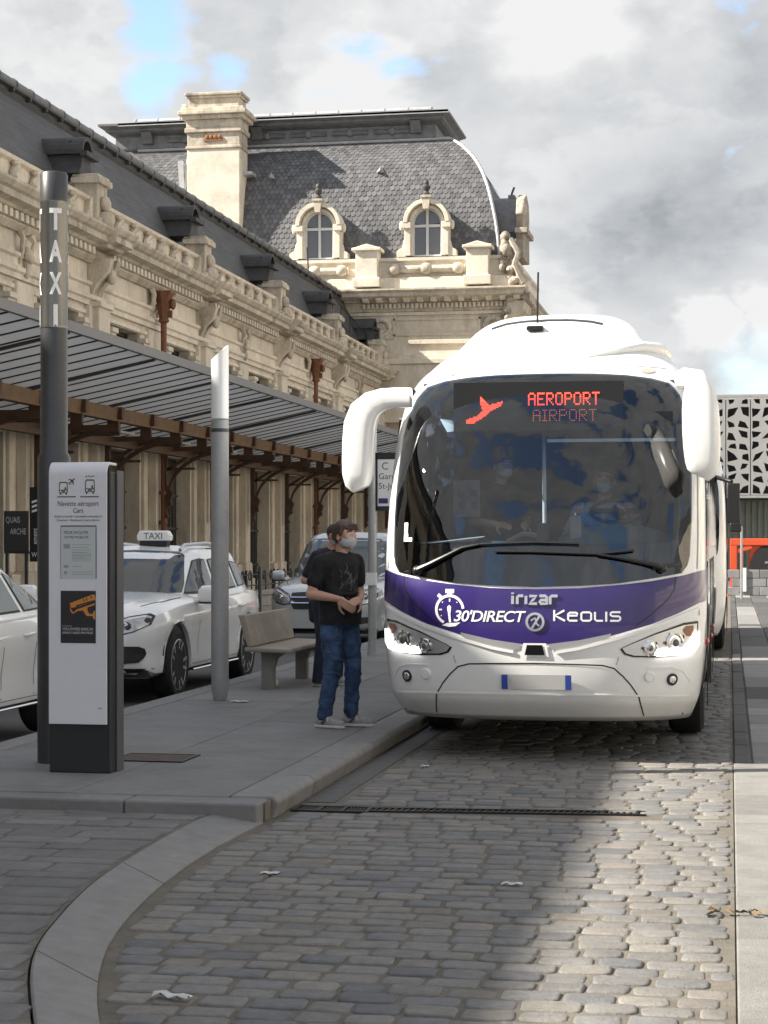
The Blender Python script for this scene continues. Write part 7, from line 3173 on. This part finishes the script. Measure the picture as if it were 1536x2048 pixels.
capsule(h, at(-.022, 0, .05), at(.0, 0, .055), .088, .084)
capsule(h, at(-.055, 0, .0), at(-.05, 0, -.04), .05, .035)
fused(h, 'hair', HAIRG, drv, .01, 1)
t = MB()
capsule(t, (0, -.12, .52), (0, .12, .52), .098, .098)
chain(t, [(0, 0, .48), (.03, 0, .22), (.05, 0, .08)], [.16, .165, .16], sq=(.9, 1.22, 1))
for s in (-1, 1):
    S_, E_, W_ = Vector((0, s * .20, .53)), Vector((.14, s * .28, .30)), Vector((.42, s * .19, .49))
    chain(t, [S_, E_, E_.lerp(W_, .25)], [.075, .068, .062])
folds(t, (.02, 0, .45), (.04, 0, .1), .17, 6, .016, 12)
crease(fused(t, 'shirt', SHIRT, drv, .011, 3, cut=[((.02, 0, .60), (.1, 0, 1))]), .08, .03)
j = MB()
for s in (-1, 1):
    chain(j, [(.04, s * .1, .10), (.40, s * .13, .14), (.47, s * .13, -.30)], [.11, .085, .07])
fused(j, 'trousers', NAVY, drv, .012, 2)

# ---- passenger standing by the door
pas = thing('person', 'passenger in black top and blue trousers standing inside the coach beside the pale grab pole', 'person', (-1.43 - .46, 15.35, 1.0), rad(-60), 'people aboard the coach')
m = MB()
at = head(m, (.08, 0, 1.28), 0, .95)
capsule(m, (.01, 0, 1.10), (.05, 0, 1.22), .052, .05)
chain(m, [(0, 0, 1.03), (0, 0, .68)], [.115, .12], sq=(.8, 1.15, 1))
for s in (-1, 1):
    S_, E_, W_ = Vector((0, s * .18, 1.06)), Vector((.0, s * .25, .83)), Vector((.24, s * .13, .80))
    chain(m, [S_, E_, W_], [.05, .042, .028])
    hand(m, W_, (.8, -.4 * s, -.1), (0, -s * .5, -.6), .95, .6, s)
    chain(m, [(0, s * .1, .62), (.02, s * .11, .32), (0, s * .11, .02)], [.08, .06, .045])
fused(m, 'body', SKINP, pas, .010, 2)
face(at, pas, MASKM)
h = MB()
capsule(h, at(-.022, 0, .045), at(.0, 0, .05), .090, .085)
capsule(h, at(-.055, 0, .0), at(-.05, 0, -.06), .055, .04)
fused(h, 'hair', HAIR, pas, .01, 1)
t = MB()
capsule(t, (0, -.10, 1.05), (0, .10, 1.05), .09, .09)
chain(t, [(0, 0, 1.02), (.01, 0, .8), (0, 0, .62)], [.145, .14, .15], sq=(.88, 1.2, 1))
for s in (-1, 1):
    S_, E_ = Vector((0, s * .18, 1.06)), Vector((.0, s * .25, .83))
    capsule(t, S_, S_.lerp(E_, .65), .068, .066)
fused(t, 't_shirt', BTEE, pas, .011, 3, cut=[((.02, 0, 1.15), (.2, 0, 1))])
j = MB()
capsule(j, (0, -.07, .62), (0, .07, .62), .115, .115)
for s in (-1, 1):
    chain(j, [(0, s * .1, .60), (.02, s * .11, .32), (0, s * .11, .02)], [.115, .09, .075])
fused(j, 'trousers', M('blue trousers', (.03, .05, .16), .85), pas, .012, 2)
